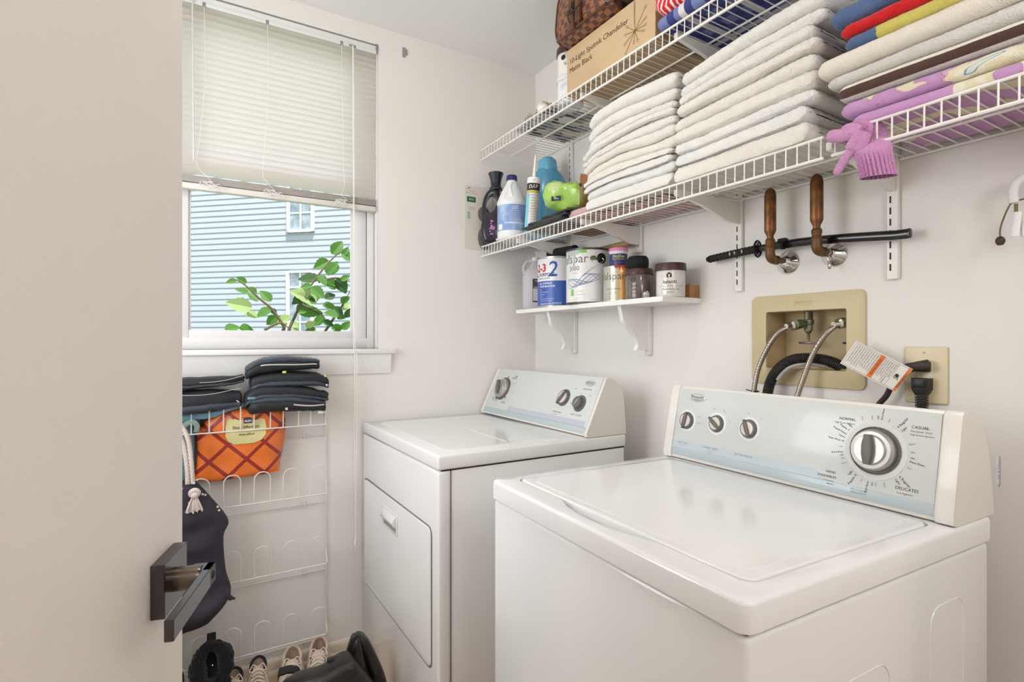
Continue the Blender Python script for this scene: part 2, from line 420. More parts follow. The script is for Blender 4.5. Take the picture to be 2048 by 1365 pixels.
b = MB(); b.lathe([(0.002, 0.02), (0.004, 0.012), (0.0055, 0.0), (0.006, -0.012), (0.003, -0.016)], (0.557, yc-0.03, 0.43), seg=12)
b.tube([(0.557, yc-0.03, 0.414), (0.555, yc-0.028, 0.39)], [0.004, 0.001], 6)
part('tassel', b, cord_m, bl)
b = MB(); b.tube([(BX0+0.096, yc-0.003, 2.35), (BX0+0.1, yc-0.005, 1.81)], 0.0028, 6); b.tube(arcpts((BX0+0.095, yc-0.004, 2.352), 0.009, -0.5, PI+0.6, 8, (1, 0, 0), (0, 0, 1)), 0.0012, 6)
part('tilt_wand', b, mat('clear_wand', (236, 238, 238), 0.2, trans=0.2), bl)
# ---------------------------------------------------------------- outside: the neighbour's house, shrub, lawn
b = MB(); b.box(-20, 20, YA+0.14, 30, -0.4, -0.3); struct('ground', b, mat('lawn', (96, 122, 70), 0.9, var=(3, (70, 96, 50), 0.3, 0.7)))
HP = V(1.235, 10.115, 0); HA = V(0.7317, -0.6816, 0); HN = V(-0.6816, -0.7317, 0)
def hw_(s, h, z): return HP+HA*s+HN*h+V(0, 0, z)
house = thing('neighbour_house', 'pale blue-grey clapboard house seen through the window with white grid windows', 'house', (HP.x, HP.y, -0.3))
b = MB(); ex = 0.0976; z = -0.3
wins = [(0.345, 0.857, 3.05, 4.5), (0.337, 0.85, 1.0, 2.39)]
while z < 5.2:
    b.prism([(0, z), (0.0115, z), (0.002, z+ex+0.004), (0, z+ex+0.012)], HP-HA*5, HN, (0, 0, 1), HA, 8.5)
    z += ex
part('siding', b, mat('blue_grey_siding', (166, 174, 187), 0.6), house)
b = MB(); b.box(-5, 3.5, -3, -0.02, -0.3, 5.2, M=Matrix(((HA.x, HN.x, 0, HP.x), (HA.y, HN.y, 0, HP.y), (0, 0, 1, 0), (0, 0, 0, 1)))); part('wall', b, mat('house_wall', (180, 190, 200), 0.7), house)
HM = Matrix(((HA.x, HN.x, 0, HP.x), (HA.y, HN.y, 0, HP.y), (0, 0, 1, 0), (0, 0, 0, 1)))
hwin = mat('house_window_frame', (248, 248, 246), 0.4)
hgl = mat('house_window_glass', (120, 136, 150), 0.08, spec=0.8, var=(6, (170, 184, 194), 0.4, 0.7))
for s0, s1, z0, z1 in wins:
    m = MB(); t = 0.055
    for q in ((s0, s0+t, z0, z1), (s1-t, s1, z0, z1), (s0, s1, z0, z0+t*0.9), (s0, s1, z1-t*0.5, z1)): m.box(q[0], q[1], 0, 0.05, q[2], q[3], 0.006, M=HM)
    m.box((s0+s1)/2-0.011, (s0+s1)/2+0.011, 0.005, 0.03, z0, z1, M=HM)
    zz = z0+0.33 if z0 > 2 else z1-0.27
    while z0 < zz < z1: m.box(s0, s1, 0.005, 0.03, zz-0.011, zz+0.011, M=HM); zz += 0.46 if z0 > 2 else -0.59
    f = part('window', m, hwin, house)
    m = MB(); m.box(s0+t/2, s1-t/2, 0.002, 0.022, z0, z1, M=HM); part('pane', m, hgl, f)
def leaf(m, c, d, up, ln, wd, curl, mi):
    """serrated oval leaf with a folded midrib"""
    d = d.normalized(); s = d.cross(up).normalized(); nrm = s.cross(d)
    N = 13; rows = []
    for i in range(N):
        t = i/(N-1); hwid = wd*0.5*math.sin(PI*min(1, t**0.75))**0.85*(1+0.07*(1 if i % 2 else -1)) if 0 < i < N-1 else 0.0004
        p = c+d*(ln*t)+nrm*(-curl*ln*t*t)
        rows.append([p-s*hwid+nrm*hwid*0.35, p, p+s*hwid+nrm*hwid*0.35])
    m.mi = mi; m.grid(lambda i, j: rows[i][j], N, 3)
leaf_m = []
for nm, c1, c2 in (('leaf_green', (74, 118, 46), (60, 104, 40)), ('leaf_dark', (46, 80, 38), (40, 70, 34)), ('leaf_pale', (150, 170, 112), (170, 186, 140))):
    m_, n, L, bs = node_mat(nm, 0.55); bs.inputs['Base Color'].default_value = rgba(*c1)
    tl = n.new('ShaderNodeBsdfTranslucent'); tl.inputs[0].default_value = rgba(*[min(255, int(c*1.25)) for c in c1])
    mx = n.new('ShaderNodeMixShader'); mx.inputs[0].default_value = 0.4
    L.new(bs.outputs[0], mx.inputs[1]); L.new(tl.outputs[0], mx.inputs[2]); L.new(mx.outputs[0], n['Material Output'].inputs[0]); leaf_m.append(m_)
def cw(x, y): return 360+x*420/1592, 340+y*360/1365
shrub = thing('leafy_shrub', 'green leafy shrub with serrated leaves growing up outside the window', 'shrub', (0.36, 3.05, -0.3))
b = MB(); fol = MB(); Y0 = 2.95
def atl(x, y, Y=Y0): return ay(*cw(x, y), Y)
stems = [([(830, 1200), (950, 950), (1055, 790), (1180, 650), (1280, 580)], Y0), ([(790, 1190), (700, 1060), (600, 975), (500, 880), (420, 830)], Y0-0.08), ([(1050, 850), (1180, 820), (1290, 850)], Y0+0.1), ([(1150, 1150), (1230, 1030), (1290, 920)], Y0+0.05), ([(640, 1215), (760, 1160), (830, 1210)], Y0-0.1), ([(900, 1010), (1000, 1060), (1090, 1110)], Y0+0.05)]
for pts, yy in stems: b.tube(spline([atl(x, y, yy) for x, y in pts], 5), [0.0075-0.0055*i/(5*(len(pts)-1)) for i in range(5*(len(pts)-1)+1)], 6)
root = V(0.36, 3.05, -0.3); top = atl(830, 1200)
b.tube(spline([root, (0.37, 3.04, 0.3), (0.36, 3.0, 0.8), top], 6), [0.02-0.012*i/18 for i in range(19)], 8)
b.tube(spline([(0.37, 3.03, 0.5), (0.34, 2.95, 0.9), atl(790, 1190, Y0-0.08)], 6), 0.008, 7)
b.tube(spline([(0.37, 3.03, 0.6), (0.5, 3.05, 1.0), atl(1150, 1150, Y0+0.05)], 6), 0.007, 7)
part('branches', b, mat('bark', (96, 82, 62), 0.8), shrub)
# leaves: base x,y, tip x,y on the view through the window, shade
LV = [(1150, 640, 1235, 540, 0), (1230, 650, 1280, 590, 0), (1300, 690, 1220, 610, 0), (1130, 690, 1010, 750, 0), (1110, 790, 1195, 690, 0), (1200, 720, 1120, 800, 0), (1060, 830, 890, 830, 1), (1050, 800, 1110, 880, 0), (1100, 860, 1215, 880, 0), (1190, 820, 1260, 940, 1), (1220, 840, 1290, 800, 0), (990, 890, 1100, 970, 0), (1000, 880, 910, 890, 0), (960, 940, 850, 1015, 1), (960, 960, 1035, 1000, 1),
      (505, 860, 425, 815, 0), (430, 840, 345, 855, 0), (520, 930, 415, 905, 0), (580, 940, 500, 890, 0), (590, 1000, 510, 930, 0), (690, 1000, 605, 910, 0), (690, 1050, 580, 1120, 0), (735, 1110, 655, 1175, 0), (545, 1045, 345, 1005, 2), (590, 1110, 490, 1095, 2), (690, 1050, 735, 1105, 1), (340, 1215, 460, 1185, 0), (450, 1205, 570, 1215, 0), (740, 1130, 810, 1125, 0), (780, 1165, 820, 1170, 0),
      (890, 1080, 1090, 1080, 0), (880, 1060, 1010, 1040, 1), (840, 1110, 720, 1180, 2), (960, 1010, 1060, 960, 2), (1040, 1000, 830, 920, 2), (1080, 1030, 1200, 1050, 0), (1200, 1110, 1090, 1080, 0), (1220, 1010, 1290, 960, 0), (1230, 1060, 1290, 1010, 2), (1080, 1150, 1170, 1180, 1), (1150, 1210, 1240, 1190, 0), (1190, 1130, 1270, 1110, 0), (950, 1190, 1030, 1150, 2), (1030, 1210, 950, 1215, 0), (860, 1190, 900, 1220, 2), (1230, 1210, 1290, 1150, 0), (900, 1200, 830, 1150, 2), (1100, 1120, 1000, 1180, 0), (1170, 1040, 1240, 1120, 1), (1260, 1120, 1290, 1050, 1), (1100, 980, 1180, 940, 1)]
random.seed(11)
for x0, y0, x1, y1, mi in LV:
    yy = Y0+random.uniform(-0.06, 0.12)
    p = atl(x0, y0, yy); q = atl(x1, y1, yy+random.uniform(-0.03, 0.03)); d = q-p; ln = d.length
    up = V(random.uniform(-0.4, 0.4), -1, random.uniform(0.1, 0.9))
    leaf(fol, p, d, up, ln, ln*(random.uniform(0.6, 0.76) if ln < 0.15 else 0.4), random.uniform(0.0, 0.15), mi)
for i in range(260):
    a = random.uniform(0, 2*PI); zz = random.uniform(0.1, 1.0); rr = random.uniform(0.05, 0.4)
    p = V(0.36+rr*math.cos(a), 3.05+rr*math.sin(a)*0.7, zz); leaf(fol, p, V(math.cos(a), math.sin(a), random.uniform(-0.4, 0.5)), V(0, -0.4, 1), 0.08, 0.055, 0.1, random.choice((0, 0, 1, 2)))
part('foliage', fol, leaf_m, shrub, 25)
# ---------------------------------------------------------------- the open door
DOOR = R(73.2); DC, DS = math.cos(DOOR), math.sin(DOOR)
b = MB(); b.box(0, 0.763, 0, 0.035, 0.012, 2.04, 0.0015, 1)
door = struct('door_1', b, door_m); door.location = (-0.225, 0.188, 0); door.rotation_euler = (0, 0, DOOR)
blk = mat('black_steel', (88, 85, 85), 0.2, metal=0.95); blk2 = mat('dark_bronze', (112, 100, 90), 0.28, metal=0.9)
b = MB(); b.box(0.645, 0.727, -0.0165, 0.0, 0.853, 0.921, 0.0008, 1)
hd = part('door_handle', b, blk, door, 30, local=True)
b = MB(); b.lathe([(0.0155, 0.016), (0.0155, 0.042), (0.014, 0.046)], (0.688, 0, 0.8855), axis=(0, -1, 0), seg=28); part('neck', b, blk2, hd, 40, local=True)
b = MB(); b.box(0.545, 0.705, -0.0585, -0.0485, 0.873, 0.8975, 0.001, 1); b.box(0.678, 0.705, -0.0585, -0.032, 0.873, 0.8975, 0.001, 1)
part('lever', b, blk, hd, 30, local=True)
b = MB(); b.lathe([(0.0058, 0.0584), (0.0058, 0.0592), (0.0042, 0.0592), (0.0042, 0.0586)], (0.694, 0, 0.8845), axis=(0, -1, 0), seg=20); b.box(0.6932, 0.6948, -0.0591, -0.0585, 0.8815, 0.8875)
part('lock_slot', b, black_m, hd, 40, local=True)
# ---------------------------------------------------------------- washer and dryer
panel_m = mat('console_silver', (210, 213, 210), 0.28, coat=0.3)
band_m = mat('console_band', (182, 195, 199), 0.3, coat=0.3)
lblue_m = mat('console_pale_blue', (194, 204, 210), 0.35)
offw_m = mat('console_end_cap', (232, 227, 219), 0.3, coat=0.3)
knob_m = mat('knob_grey', (104, 102, 98), 0.38)
knobl_m = mat('knob_face', (224, 212, 202), 0.3, metal=0.25)
knobs_m = mat('knob_silver', (186, 182, 176), 0.34, metal=0.6)
dark_m = mat('gap_black', (30, 28, 27), 0.8)
paleink = mat('pale_ink', (150, 154, 158), 0.6)
mint_m = mat('console_ring', (216, 214, 209), 0.35)
def knob(name, m_parent, fc, a, c, r, h, ang, kind, local, skirt=None):
    """round control knob on the console face: fc(a,b,n) -> point; ang = direction of the grip"""
    o = fc(a, c, 0); N = (fc(a, c, 1)-o).normalized(); Rr = fc(a-1, c, 0)-o if True else None
    Rr = Rr.normalized(); U = N.cross(Rr)
    if skirt:
        m = MB(); m.lathe([(skirt, 0.0015), (skirt, 0.0031), (r*0.9, 0.0033)], o, N, 36); part('dial_ring', m, white_m if kind != 'dial' else mint_m, m_parent, 40, local)
    m = MB()
    if kind == 'dial':
        m.lathe([(r, 0.0), (r, 0.006), (r*0.955, 0.009), (r*0.93, 0.0065), (r*0.86, 0.0065)], o, N, 48)
    elif kind == 'small_grey':
        m.lathe([(r, 0), (r, 0.004), (r*0.96, 0.006), (r*0.72, 0.007), (r*0.68, h), (r*0.6, h+0.001)], o, N, 36)
    else:
        m.lathe([(r, 0), (r, 0.003), (r*0.93, h*0.7), (r*0.86, h), (r*0.8, h)], o, N, 36)
    k = part(name, m, knob_m, m_parent, 40, local)
    m = MB(); ri = r*0.86 if kind == 'dial' else r*0.72
    if kind == 'dial':
        m.lathe([(ri, 0.006), (ri*0.98, 0.017), (ri*0.9, 0.021), (ri*0.74, 0.0215), (ri*0.7, 0.026), (ri*0.68, 0.027)], o, N, 48)
    elif kind == 'small_grey':
        m.lathe([(ri*0.9, h), (ri*0.86, h+0.0015), (0.001, h+0.0018)], o, N, 32)
    else: m.lathe([(ri, h*0.98), (ri*0.98, h+0.0015), (0.001, h+0.002)], o, N, 32)
    part('knob_face', m, knobs_m if kind == 'dial' else (knobl_m if kind != 'small_grey' else knob_m), k, 40, local)
    # the raised grip across the face
    d = Rr*math.cos(ang)+U*math.sin(ang); e = N.cross(d)
    ln = r*0.62 if kind == 'dial' else r*0.96; hh = 0.036 if kind == 'dial' else h+0.007
    base = 0.024 if kind == 'dial' else h*0.9
    wd = r*0.2 if kind == 'dial' else r*0.2
    if kind == 'small_grey': ln = r*0.6; wd = r*0.05; hh = h+0.003
    m = MB()
    pts = [(-ln, -wd*0.55), (-ln*0.3, -wd), (ln*0.3, -wd), (ln, -wd*0.55), (ln, wd*0.55), (ln*0.3, wd), (-ln*0.3, wd), (-ln, wd*0.55)]
    m.prism(pts, o+N*base, d, e, N, hh-base, 0.0012)
    part('knob_grip', m, knob_m if kind != 'small_grey' else knobl_m, k, 40, local)
    return k
def console(T, local, prof, fc, y0, y1, ylo, yhi, flen):
    """console body between y0..y1 with face panel ylo..yhi; fc maps (y, up, out)"""
    m = MB()
    m.prism(prof, (0, y0+0.004, 0), (1, 0, 0), (0, 0, 1), (0, 1, 0), y1-y0-0.008)
    body = part('console', m, offw_m, T, 35, local)
    caps = []
    for a, bq in ((y0, ylo), (yhi, y1)):
        m = MB()
        cx = sum(p[0] for p in prof)/len(prof); cz = sum(p[1] for p in prof)/len(prof)
        gp = [(cx+(p[0]-cx)*1.015-(0.003 if p[0] < cx else 0), cz+(p[1]-cz)*1.008) for p in prof]
        gp = [(x, max(z, prof[0][1]+0.0006)) for x, z in gp]
        m.prism(gp, (0, a, 0), (1, 0, 0), (0, 0, 1), (0, 1, 0), bq-a, 0.005, 3)
        part('end_cap', m, offw_m, body, 35, local)
    m = MB()
    m.mi = 0; m.prism([(ylo, 0.016), (yhi, 0.016), (yhi, flen), (ylo, flen)], fc(0, 0, 0), fc(1, 0, 0)-fc(0, 0, 0), (fc(0, 1, 0)-fc(0, 0, 0)), fc(0, 0, 1)-fc(0, 0, 0), 0.0025, 0.0008)
    m.mi = 1; m.prism([(ylo, -0.004), (yhi, -0.004), (yhi, 0.016), (ylo, 0.016)], fc(0, 0, 0), fc(1, 0, 0)-fc(0, 0, 0), (fc(0, 1, 0)-fc(0, 0, 0)), fc(0, 0, 1)-fc(0, 0, 0), 0.0022, 0.0008)
    pn = part('control_panel', m, [panel_m, band_m], body, 35, local)
    return body, pn
# ------------------------------------------------ washer (its own frame: x depth, y to the left, z up)
WL = (0.576, 0.4106, 0)
W = thing('washing_machine', 'white top-loading washing machine with a large round dial, nearest the doorway', 'washing machine', WL, R(-1.95))
b = MB(); b.box(0.006, 0.668, 0.004, 0.676, 0.012, 0.8395, 0.01, 3)
cab = part('cabinet', b, white_m, W, 40, True)
b = MB()      # pressed panels in the right side
def press(x0, x1, z0, z1):
    lp = rrect(x0, x1, z0, z1, 0.03, 6)
    pts = [V(x, 0.004, z) for x, z in lp]; b.tube(pts, 0.0013, 6, closed=True)
press(0.20, 0.33, 0.12, 0.72); press(0.455, 0.57, 0.12, 0.765)
part('side_pressing', b, white_m, cab, 40, True)
b = MB()
outer = rrect(0.0, 0.676, 0.0, 0.68, 0.018, 6)
LX0, LX1, LY0, LY1 = 0.055, 0.525, 0.036, 0.644
inn = rrect(LX0-0.004, LX1+0.003, LY0-0.004, LY1+0.004, 0.02, 6)
# front edge of the opening carries the finger recess
q = []
for p in inn:
    q.append(p)
i0 = max(range(len(q)), key=lambda i: (q[i][0] < LX0+0.001)*10-abs(q[i][1]-(LY1-0.016)))
fr = [(LX0-0.004, LY1-0.03), (LX0-0.004, 0.468), (LX0-0.010, 0.448), (LX0-0.020, 0.425), (LX0-0.027, 0.39), (LX0-0.029, 0.34), (LX0-0.027, 0.29), (LX0-0.020, 0.25), (LX0-0.010, 0.222), (LX0-0.004, 0.2), (LX0-0.004, LY0+0.03)]
right = [p for p in inn if not (p[0] <= LX0-0.004+1e-6)]
# rebuild the loop: walk rrect order, inserting the recess along the front edge
seq = []
for k, p in enumerate(inn):
    seq.append(p)
# rrect runs: lower-right corner, upper-right, upper-left, lower-left; the front edge (x min) lies between upper-left and lower-left
ncor = 7
seq = inn[:ncor*3]+fr+inn[ncor*3:]
b.plate_hole(outer, seq, (0, 0, 0.8435), (1, 0, 0), (0, 1, 0), (0, 0, 1), 0.0405, 0.007)
b.box(0.012, 0.664, 0.012, 0.668, 0.8435, 0.868)
top = part('top_panel', b, white_m, W, 50, True)
b = MB(); b.box(0.01, 0.664, 0.008, 0.672, 0.8394, 0.8436); part('gap', b, dark_m, top, 40, True)
b = MB(); b.prism(rrect(LX0, LX1, LY0, LY1, 0.018, 6), (0, 0, 0.8695), (1, 0, 0), (0, 1, 0), (0, 0, 1), 0.0165, 0.004, 3)
b.prism(rrect(LX0+0.02, LX1-0.015, LY0+0.02, LY1-0.02, 0.03, 6), (0, 0, 0.886), (1, 0, 0), (0, 1, 0), (0, 0, 1), 0.0006, 0.0005, 1)
part('lid', b, white_m, W, 40, True)
WP = [(0.548, 0.8842), (0.5385, 0.888), (0.5365, 0.9), (0.5705, 1.070), (0.577, 1.0775), (0.590, 1.0765), (0.614, 1.064), (0.638, 1.048), (0.655, 1.030), (0.667, 1.0), (0.676, 0.96), (0.686, 0.905), (0.687, 0.8842)]
def wf(y, c, n): return V(0.5384+0.180*c-0.984*n, y, 0.899+0.984*c+0.180*n)
body, pn = console(W, True, WP, wf, 0.004, 0.676, 0.034, 0.646, 0.1755)
lift = 0.0029
def wt(m, s, y, c, size, rot=0.0, align='CENTER', mi=0, bold=0.0, sx=1.0):
    o = wf(y, c, lift); rr = V(0, -1, 0); uu = V(0.18, 0, 0.984)
    r2 = rr*math.cos(rot)+uu*math.sin(rot); u2 = uu*math.cos(rot)-rr*math.sin(rot)
    m.text(s, size, flat(o, r2, u2), align, mi, sx=sx, bold=bold)
b = MB()      # coloured zones of the panel
b.prism([(0.646, 0.0165), (0.225, 0.0165), (0.252, 0.036), (0.646, 0.036)], wf(0, 0, 0.0024), (0, 1, 0), (0.18, 0, 0.984), wf(0, 0, 1)-wf(0, 0, 0), 0.0004)
part('panel_band', b, lblue_m, pn, 40, True)
b = MB(); DY_, DC_ = 0.137, 0.0925
for s, y, c, sz in (('NORMAL', 0.194, 0.146, 0.0105), ('CASUAL', 0.0655, 0.146, 0.0105), ('DELICATES', 0.078, 0.032, 0.0105), ('HAND', 0.216, 0.035, 0.0095), ('WASHABLES', 0.2235, 0.0255, 0.0095)): wt(b, s, y, c, sz*0.74, bold=0.0)
for s, y, c, sz in (('High & Low Agitation', 0.198, 0.1375, 0.0058), ('Permanent  Press', 0.0635, 0.1385, 0.0062), ('High & Low Agitation', 0.0615, 0.132, 0.0056), ('Low Agitation', 0.0805, 0.0235, 0.006), ('Intermittent', 0.2185, 0.0175, 0.0055), ('Agitation', 0.2155, 0.0115, 0.0055)): wt(b, s, y, c, sz*0.78, mi=1)
def rad(s, deg, dist, size, mi=0, bold=0.0, off=0.0):
    """text standing on a spoke of the dial, deg clockwise from the top"""
    a = R(90-deg); y = DY_-math.cos(a)*dist-off*math.sin(a); c = DC_+math.sin(a)*dist-off*math.cos(a)*-1*0
    rot = a; al = 'LEFT'
    if math.cos(a) < -0.02: rot = a+PI; al = 'RIGHT'
    wt(b, s, DY_-math.cos(a)*dist, DC_+math.sin(a)*dist, size, rot, al, mi, bold)
for s, d, sz, mi, bo in (('Rinse', -26, 0.0052, 2, 0), ('Spin', -10, 0.0052, 2, 0), ('OFF', 0, 0.0055, 0, 0.02), ('Extra Rinse', 6, 0.0062, 0, 0), ('Spin', 18, 0.0052, 2, 0), ('9 Regular', 36, 0.0085, 0, 0), ('Light', 44, 0.0075, 0, 0), ('Rinse', 70, 0.006, 2, 0), ('Spin', 83, 0.006, 2, 0), ('OFF', 93, 0.0055, 0, 0.02), ('Extra Rinse', 99, 0.0068, 0, 0), ('Spin', 110, 0.006, 2, 0),
                      ('6 Regular', 131, 0.0085, 0, 0), ('Light', 139, 0.0075, 0, 0), ('Rinse', 160, 0.0055, 2, 0), ('Spin', 174, 0.0055, 2, 0), ('OFF', 180, 0.0055, 0, 0.02), ('Extra Rinse', 187, 0.0065, 0, 0), ('Spin', 198, 0.0055, 2, 0), ('Regular 6', 210, 0.0085, 0, 0), ('Light', 219, 0.0075, 0, 0), ('Rinse', 238, 0.006, 2, 0), ('Spin', 247, 0.0055, 2, 0), ('OFF', 252, 0.0055, 0, 0.02), ('Extra Rinse', 258, 0.0066, 0, 0), ('Spin', 268, 0.0058, 2, 0),
                      ('Super Wash 18', 278, 0.0066, 0, 0), ('Heavy', 286, 0.0066, 0, 0), ('Regular/Heavy', 293, 0.0066, 0, 0), ('Regular 9', 301, 0.007, 0, 0), ('Light', 310, 0.007, 0, 0)):
    rad(s, d, 0.060, sz*0.78, mi, 0.0)
wt(b, 'PULL TO START', 0.160, 0.0115, 0.0044, mi=2); wt(b, 'PUSH TO STOP', 0.160, 0.006, 0.0044, mi=2)
for s, y, c, sz in (('LOAD SIZE', 0.612, 0.030, 0.0062), ('WASH TEMP', 0.520, 0.0305, 0.0072), ('EXTRA RINSE', 0.423, 0.030, 0.0072)): wt(b, s, y, c, sz, mi=1, sx=1.15)
for s, y, c in (('water level', 0.611, 0.0235), ('rinse is cold', 0.520, 0.0235), ('all cycles', 0.519, 0.018)): wt(b, s, y, c, 0.0045, mi=2)
for s, y, c, rt_ in (('On', 0.385, 0.122, -0.7), ('Off', 0.421, 0.131, 0.2), ('Cold', 0.522, 0.1305, 0.3), ('Warm', 0.490, 0.127, -0.6), ('Hot', 0.472, 0.105, -1.2), ('Max', 0.566, 0.105, 0), ('Min', 0.641, 0.098, 0), ('Medium', 0.5655, 0.088, 0)): wt(b, s, y, c, 0.0046, rt_, mi=2)
for d in (-26, -10, 18, 70, 83, 110, 160, 174, 198, 238, 247, 268):
    a = R(90-d); 
part('lettering', b, [ink_m, grey_ink, paleink], pn, None, True)
b = MB()
for d, big in ((0, 0), (93, 0), (180, 0), (252, 0), (32, 1), (126, 1), (204, 1), (275, 1)):
    a = R(90-d); o = wf(DY_-math.cos(a)*0.051, DC_+math.sin(a)*0.051, 0.0024)
    rr = V(0, -1, 0)*math.cos(a)+V(0.18, 0, 0.984)*math.sin(a); uu = (wf(0, 0, 1)-wf(0, 0, 0)).cross(rr)
    nn = wf(0, 0, 1)-wf(0, 0, 0)
    if not big: b.prism([(-0.006, -0.0006), (0.005, -0.0006), (0.005, 0.0006), (-0.006, 0.0006)], o, rr, uu, nn, 0.0006)
    else:
        for q in ((-0.003, -0.0026, 0.005, -0.0018), (-0.003, 0.0018, 0.005, 0.0026), (-0.003, -0.0026, -0.0022, 0.0026), (0.0042, -0.0026, 0.005, 0.0026)):
            b.prism([(q[0], q[1]), (q[2], q[1]), (q[2], q[3]), (q[0], q[3])], o, rr, uu, nn, 0.0006)
        b.prism([(-0.006, 0.0040), (0.006, 0.0040), (0.006, 0.0046), (-0.006, 0.0046)], o, rr, uu, nn, 0.0006)
part('dial_marks', b, red_ink, pn, 40, True)
knob('timer_dial', body, wf, DY_, DC_, 0.0455, 0.01, R(93), 'dial', True, skirt=0.056)
knob('control_knob', body, wf, 0.606, 0.0905, 0.0232, 0.010, R(80), 'plain', True, skirt=0.0285)
knob('control_knob', body, wf, 0.5095, 0.0945, 0.0222, 0.010, R(-38), 'plain', True, skirt=0.0285)
knob('control_knob', body, wf, 0.416, 0.0945, 0.0228, 0.010, R(-66), 'plain', True, skirt=0.0285)
def badge(T, fc, y, c, local, rx, rz):
    o = fc(y, c, 0); N = (fc(y, c, 1)-o).normalized(); up = fc(y, c+1, 0)-o
    m = MB(); m.lathe([(1.0, 0.002), (0.97, 0.0045), (0.85, 0.0055), (0.8, 0.005), (0.4, 0.0056), (0.01, 0.0058)], o, N, 36, sx=rz, sy=rx, up=up)
    bd = part('badge', m, mat('badge_silver', (214, 216, 214), 0.25, metal=0.5) if 'badge_silver' not in MATS else MATS['badge_silver'], T, 40, local)
    m = MB(); r_ = (fc(y-1, c, 0)-o).normalized(); u_ = up.normalized()
    m.text('Whirlpool', rz*0.95, flat(o+N*0.0062+u_*0.001, r_, u_), 'CENTER', shear=0.2)
    m.tube([o+N*0.006+r_*(rx*0.7*math.cos(t))+u_*(rz*0.62*math.sin(t)) for t in [R(190+i*16) for i in range(11)]], 0.0003, 4)
    part('lettering', m, grey_ink, bd, None, local)
badge(body, wf, 0.580, 0.1545, True, 0.0285, 0.0100)
# a paper label hanging off the back of the console
b = MB(); b.box(0.688, 0.703, -0.0005, 0.0002, 0.934, 0.991)
b.mi = 1; b.box(0.7005, 0.7012, -0.0009, -0.0006, 0.937, 0.988); b.box(0.6895, 0.7012, -0.0009, -0.0006, 0.937, 0.9377); b.text('ENERGY & SERVICE', 0.0068, flat((0.6955, -0.001, 0.962), (0, 0, -1), (1, 0, 0))); b.text('Keep this label', 0.0045, flat((0.6915, -0.001, 0.962), (0, 0, -1), (1, 0, 0)))
part('paper_label', b, [white_ink, mat('navy_ink', (50, 54, 90), 0.6)], W, None, True)
for x, y in ((0.06, 0.06), (0.06, 0.62), (0.61, 0.06), (0.61, 0.62)):
    b = MB(); b.lathe([(0.022, 0), (0.022, 0.008), (0.01, 0.01), (0.01, 0.014)], (x, y, 0), seg=16); part('foot', b, black_m, W, 40, True)
# ------------------------------------------------ dryer (axis aligned)
DRY = thing('clothes_dryer', 'white front-loading clothes dryer in the corner by the window wall', 'dryer', (0.94, 1.744, 0))
b = MB(); b.box(0.6, 1.278, 1.378, 2.11, 0.012, 0.841, 0.006, 3)
cab = part('cabinet', b, white_m, DRY)
b = MB(); b.box(0.592, 0.630, 1.3745, 2.1125, 0.012, 0.8405, 0.008, 3)
fpn = part('front_panel', b, white_m, DRY)
b = MB(); b.box(0.6302, 0.6318, 1.376, 2.111, 0.02, 0.842); b.box(0.605, 1.276, 1.38, 2.108, 0.8398, 0.8442); part('gap', b, dark_m, DRY)
b = MB(); b.box(0.591, 1.281, 1.3735, 2.114, 0.8438, 0.8855, 0.007, 3)
b.prism(rrect(0.64, 1.09, 1.43, 2.06, 0.03, 6), (0, 0, 0.8855), (1, 0, 0), (0, 1, 0), (0, 0, 1), 0.0008, 0.0007, 1)
for q in ((0.86, 1.05, 1.455, 1.4565), (0.86, 0.8615, 1.455, 1.72), (0.86, 1.05, 1.7185, 1.72)): b.box(q[0], q[1], q[2], q[3], 0.886, 0.8872)
part('top_panel', b, white_m, DRY)
b = MB()
dl_ = rrect(1.4205, 2.0795, 0.2775, 0.6725, 0.022, 6)
b.prism(dl_, (0.5915, 0, 0), (0, 1, 0), (0, 0, 1), (-1, 0, 0), 0.0045, 0.003, 3)
dd = part('door', b, white_m, fpn)
b = MB(); b.tube([V(0.5905, p[0]*1.0, p[1]) for p in rrect(1.4175, 2.0825, 0.2745, 0.6755, 0.024, 6)], 0.0016, 6, closed=True); part('door_gap', b, mat('shadow_gap', (120, 118, 116), 0.8), fpn)
b = MB()
b.plate_hole(rrect(1.690, 1.840, 0.566, 0.635, 0.006, 3), rrect(1.698, 1.832, 0.573, 0.618, 0.004, 3), (0.5865, 0, 0), (0, 1, 0), (0, 0, 1), (-1, 0, 0), 0.0035, 0.001)
h = part('handle', b, white_m, dd)
b = MB(); b.box(0.5862, 0.5868, 1.698, 1.832, 0.573, 0.6); part('handle_recess', b, mat('recess_grey', (150, 148, 146), 0.5), h)
b = MB()
b.prism([(0, 0), (0.014, 0.012), (0.016, 0.02), (0.008, 0.036), (0, 0.04)], (0.5862, 1.70, 0.588), (-1, 0, 0), (0, 0, 1), (0, 1, 0), 0.13, 0.001)
part('handle_grip', b, white_m, h)
DP = [(1.127, 0.886), (1.117, 0.8895), (1.1165, 0.901), (1.198, 1.072), (1.206, 1.0785), (1.216, 1.0765), (1.238, 1.066), (1.258, 1.05), (1.267, 1.03), (1.274, 0.98), (1.281, 0.9), (1.281, 0.886)]
def df(y, c, n): return V(1.118+0.418*c-0.908*n, y, 0.901+0.908*c+0.418*n)
body, pn = console(DRY, False, DP, df, 1.3755, 2.1125, 1.392, 2.09, 0.193)
b = MB(); b.prism([(1.405, 0.0165), (1.912, 0.0165), (1.896, 0.036), (1.405, 0.036)], df(0, 0, 0.0024), (0, 1, 0), df(0, 1, 0)-df(0, 0, 0), df(0, 0, 1)-df(0, 0, 0), 0.0004)
part('panel_band', b, mat('console_lilac_grey', (190, 194, 206), 0.35), pn)
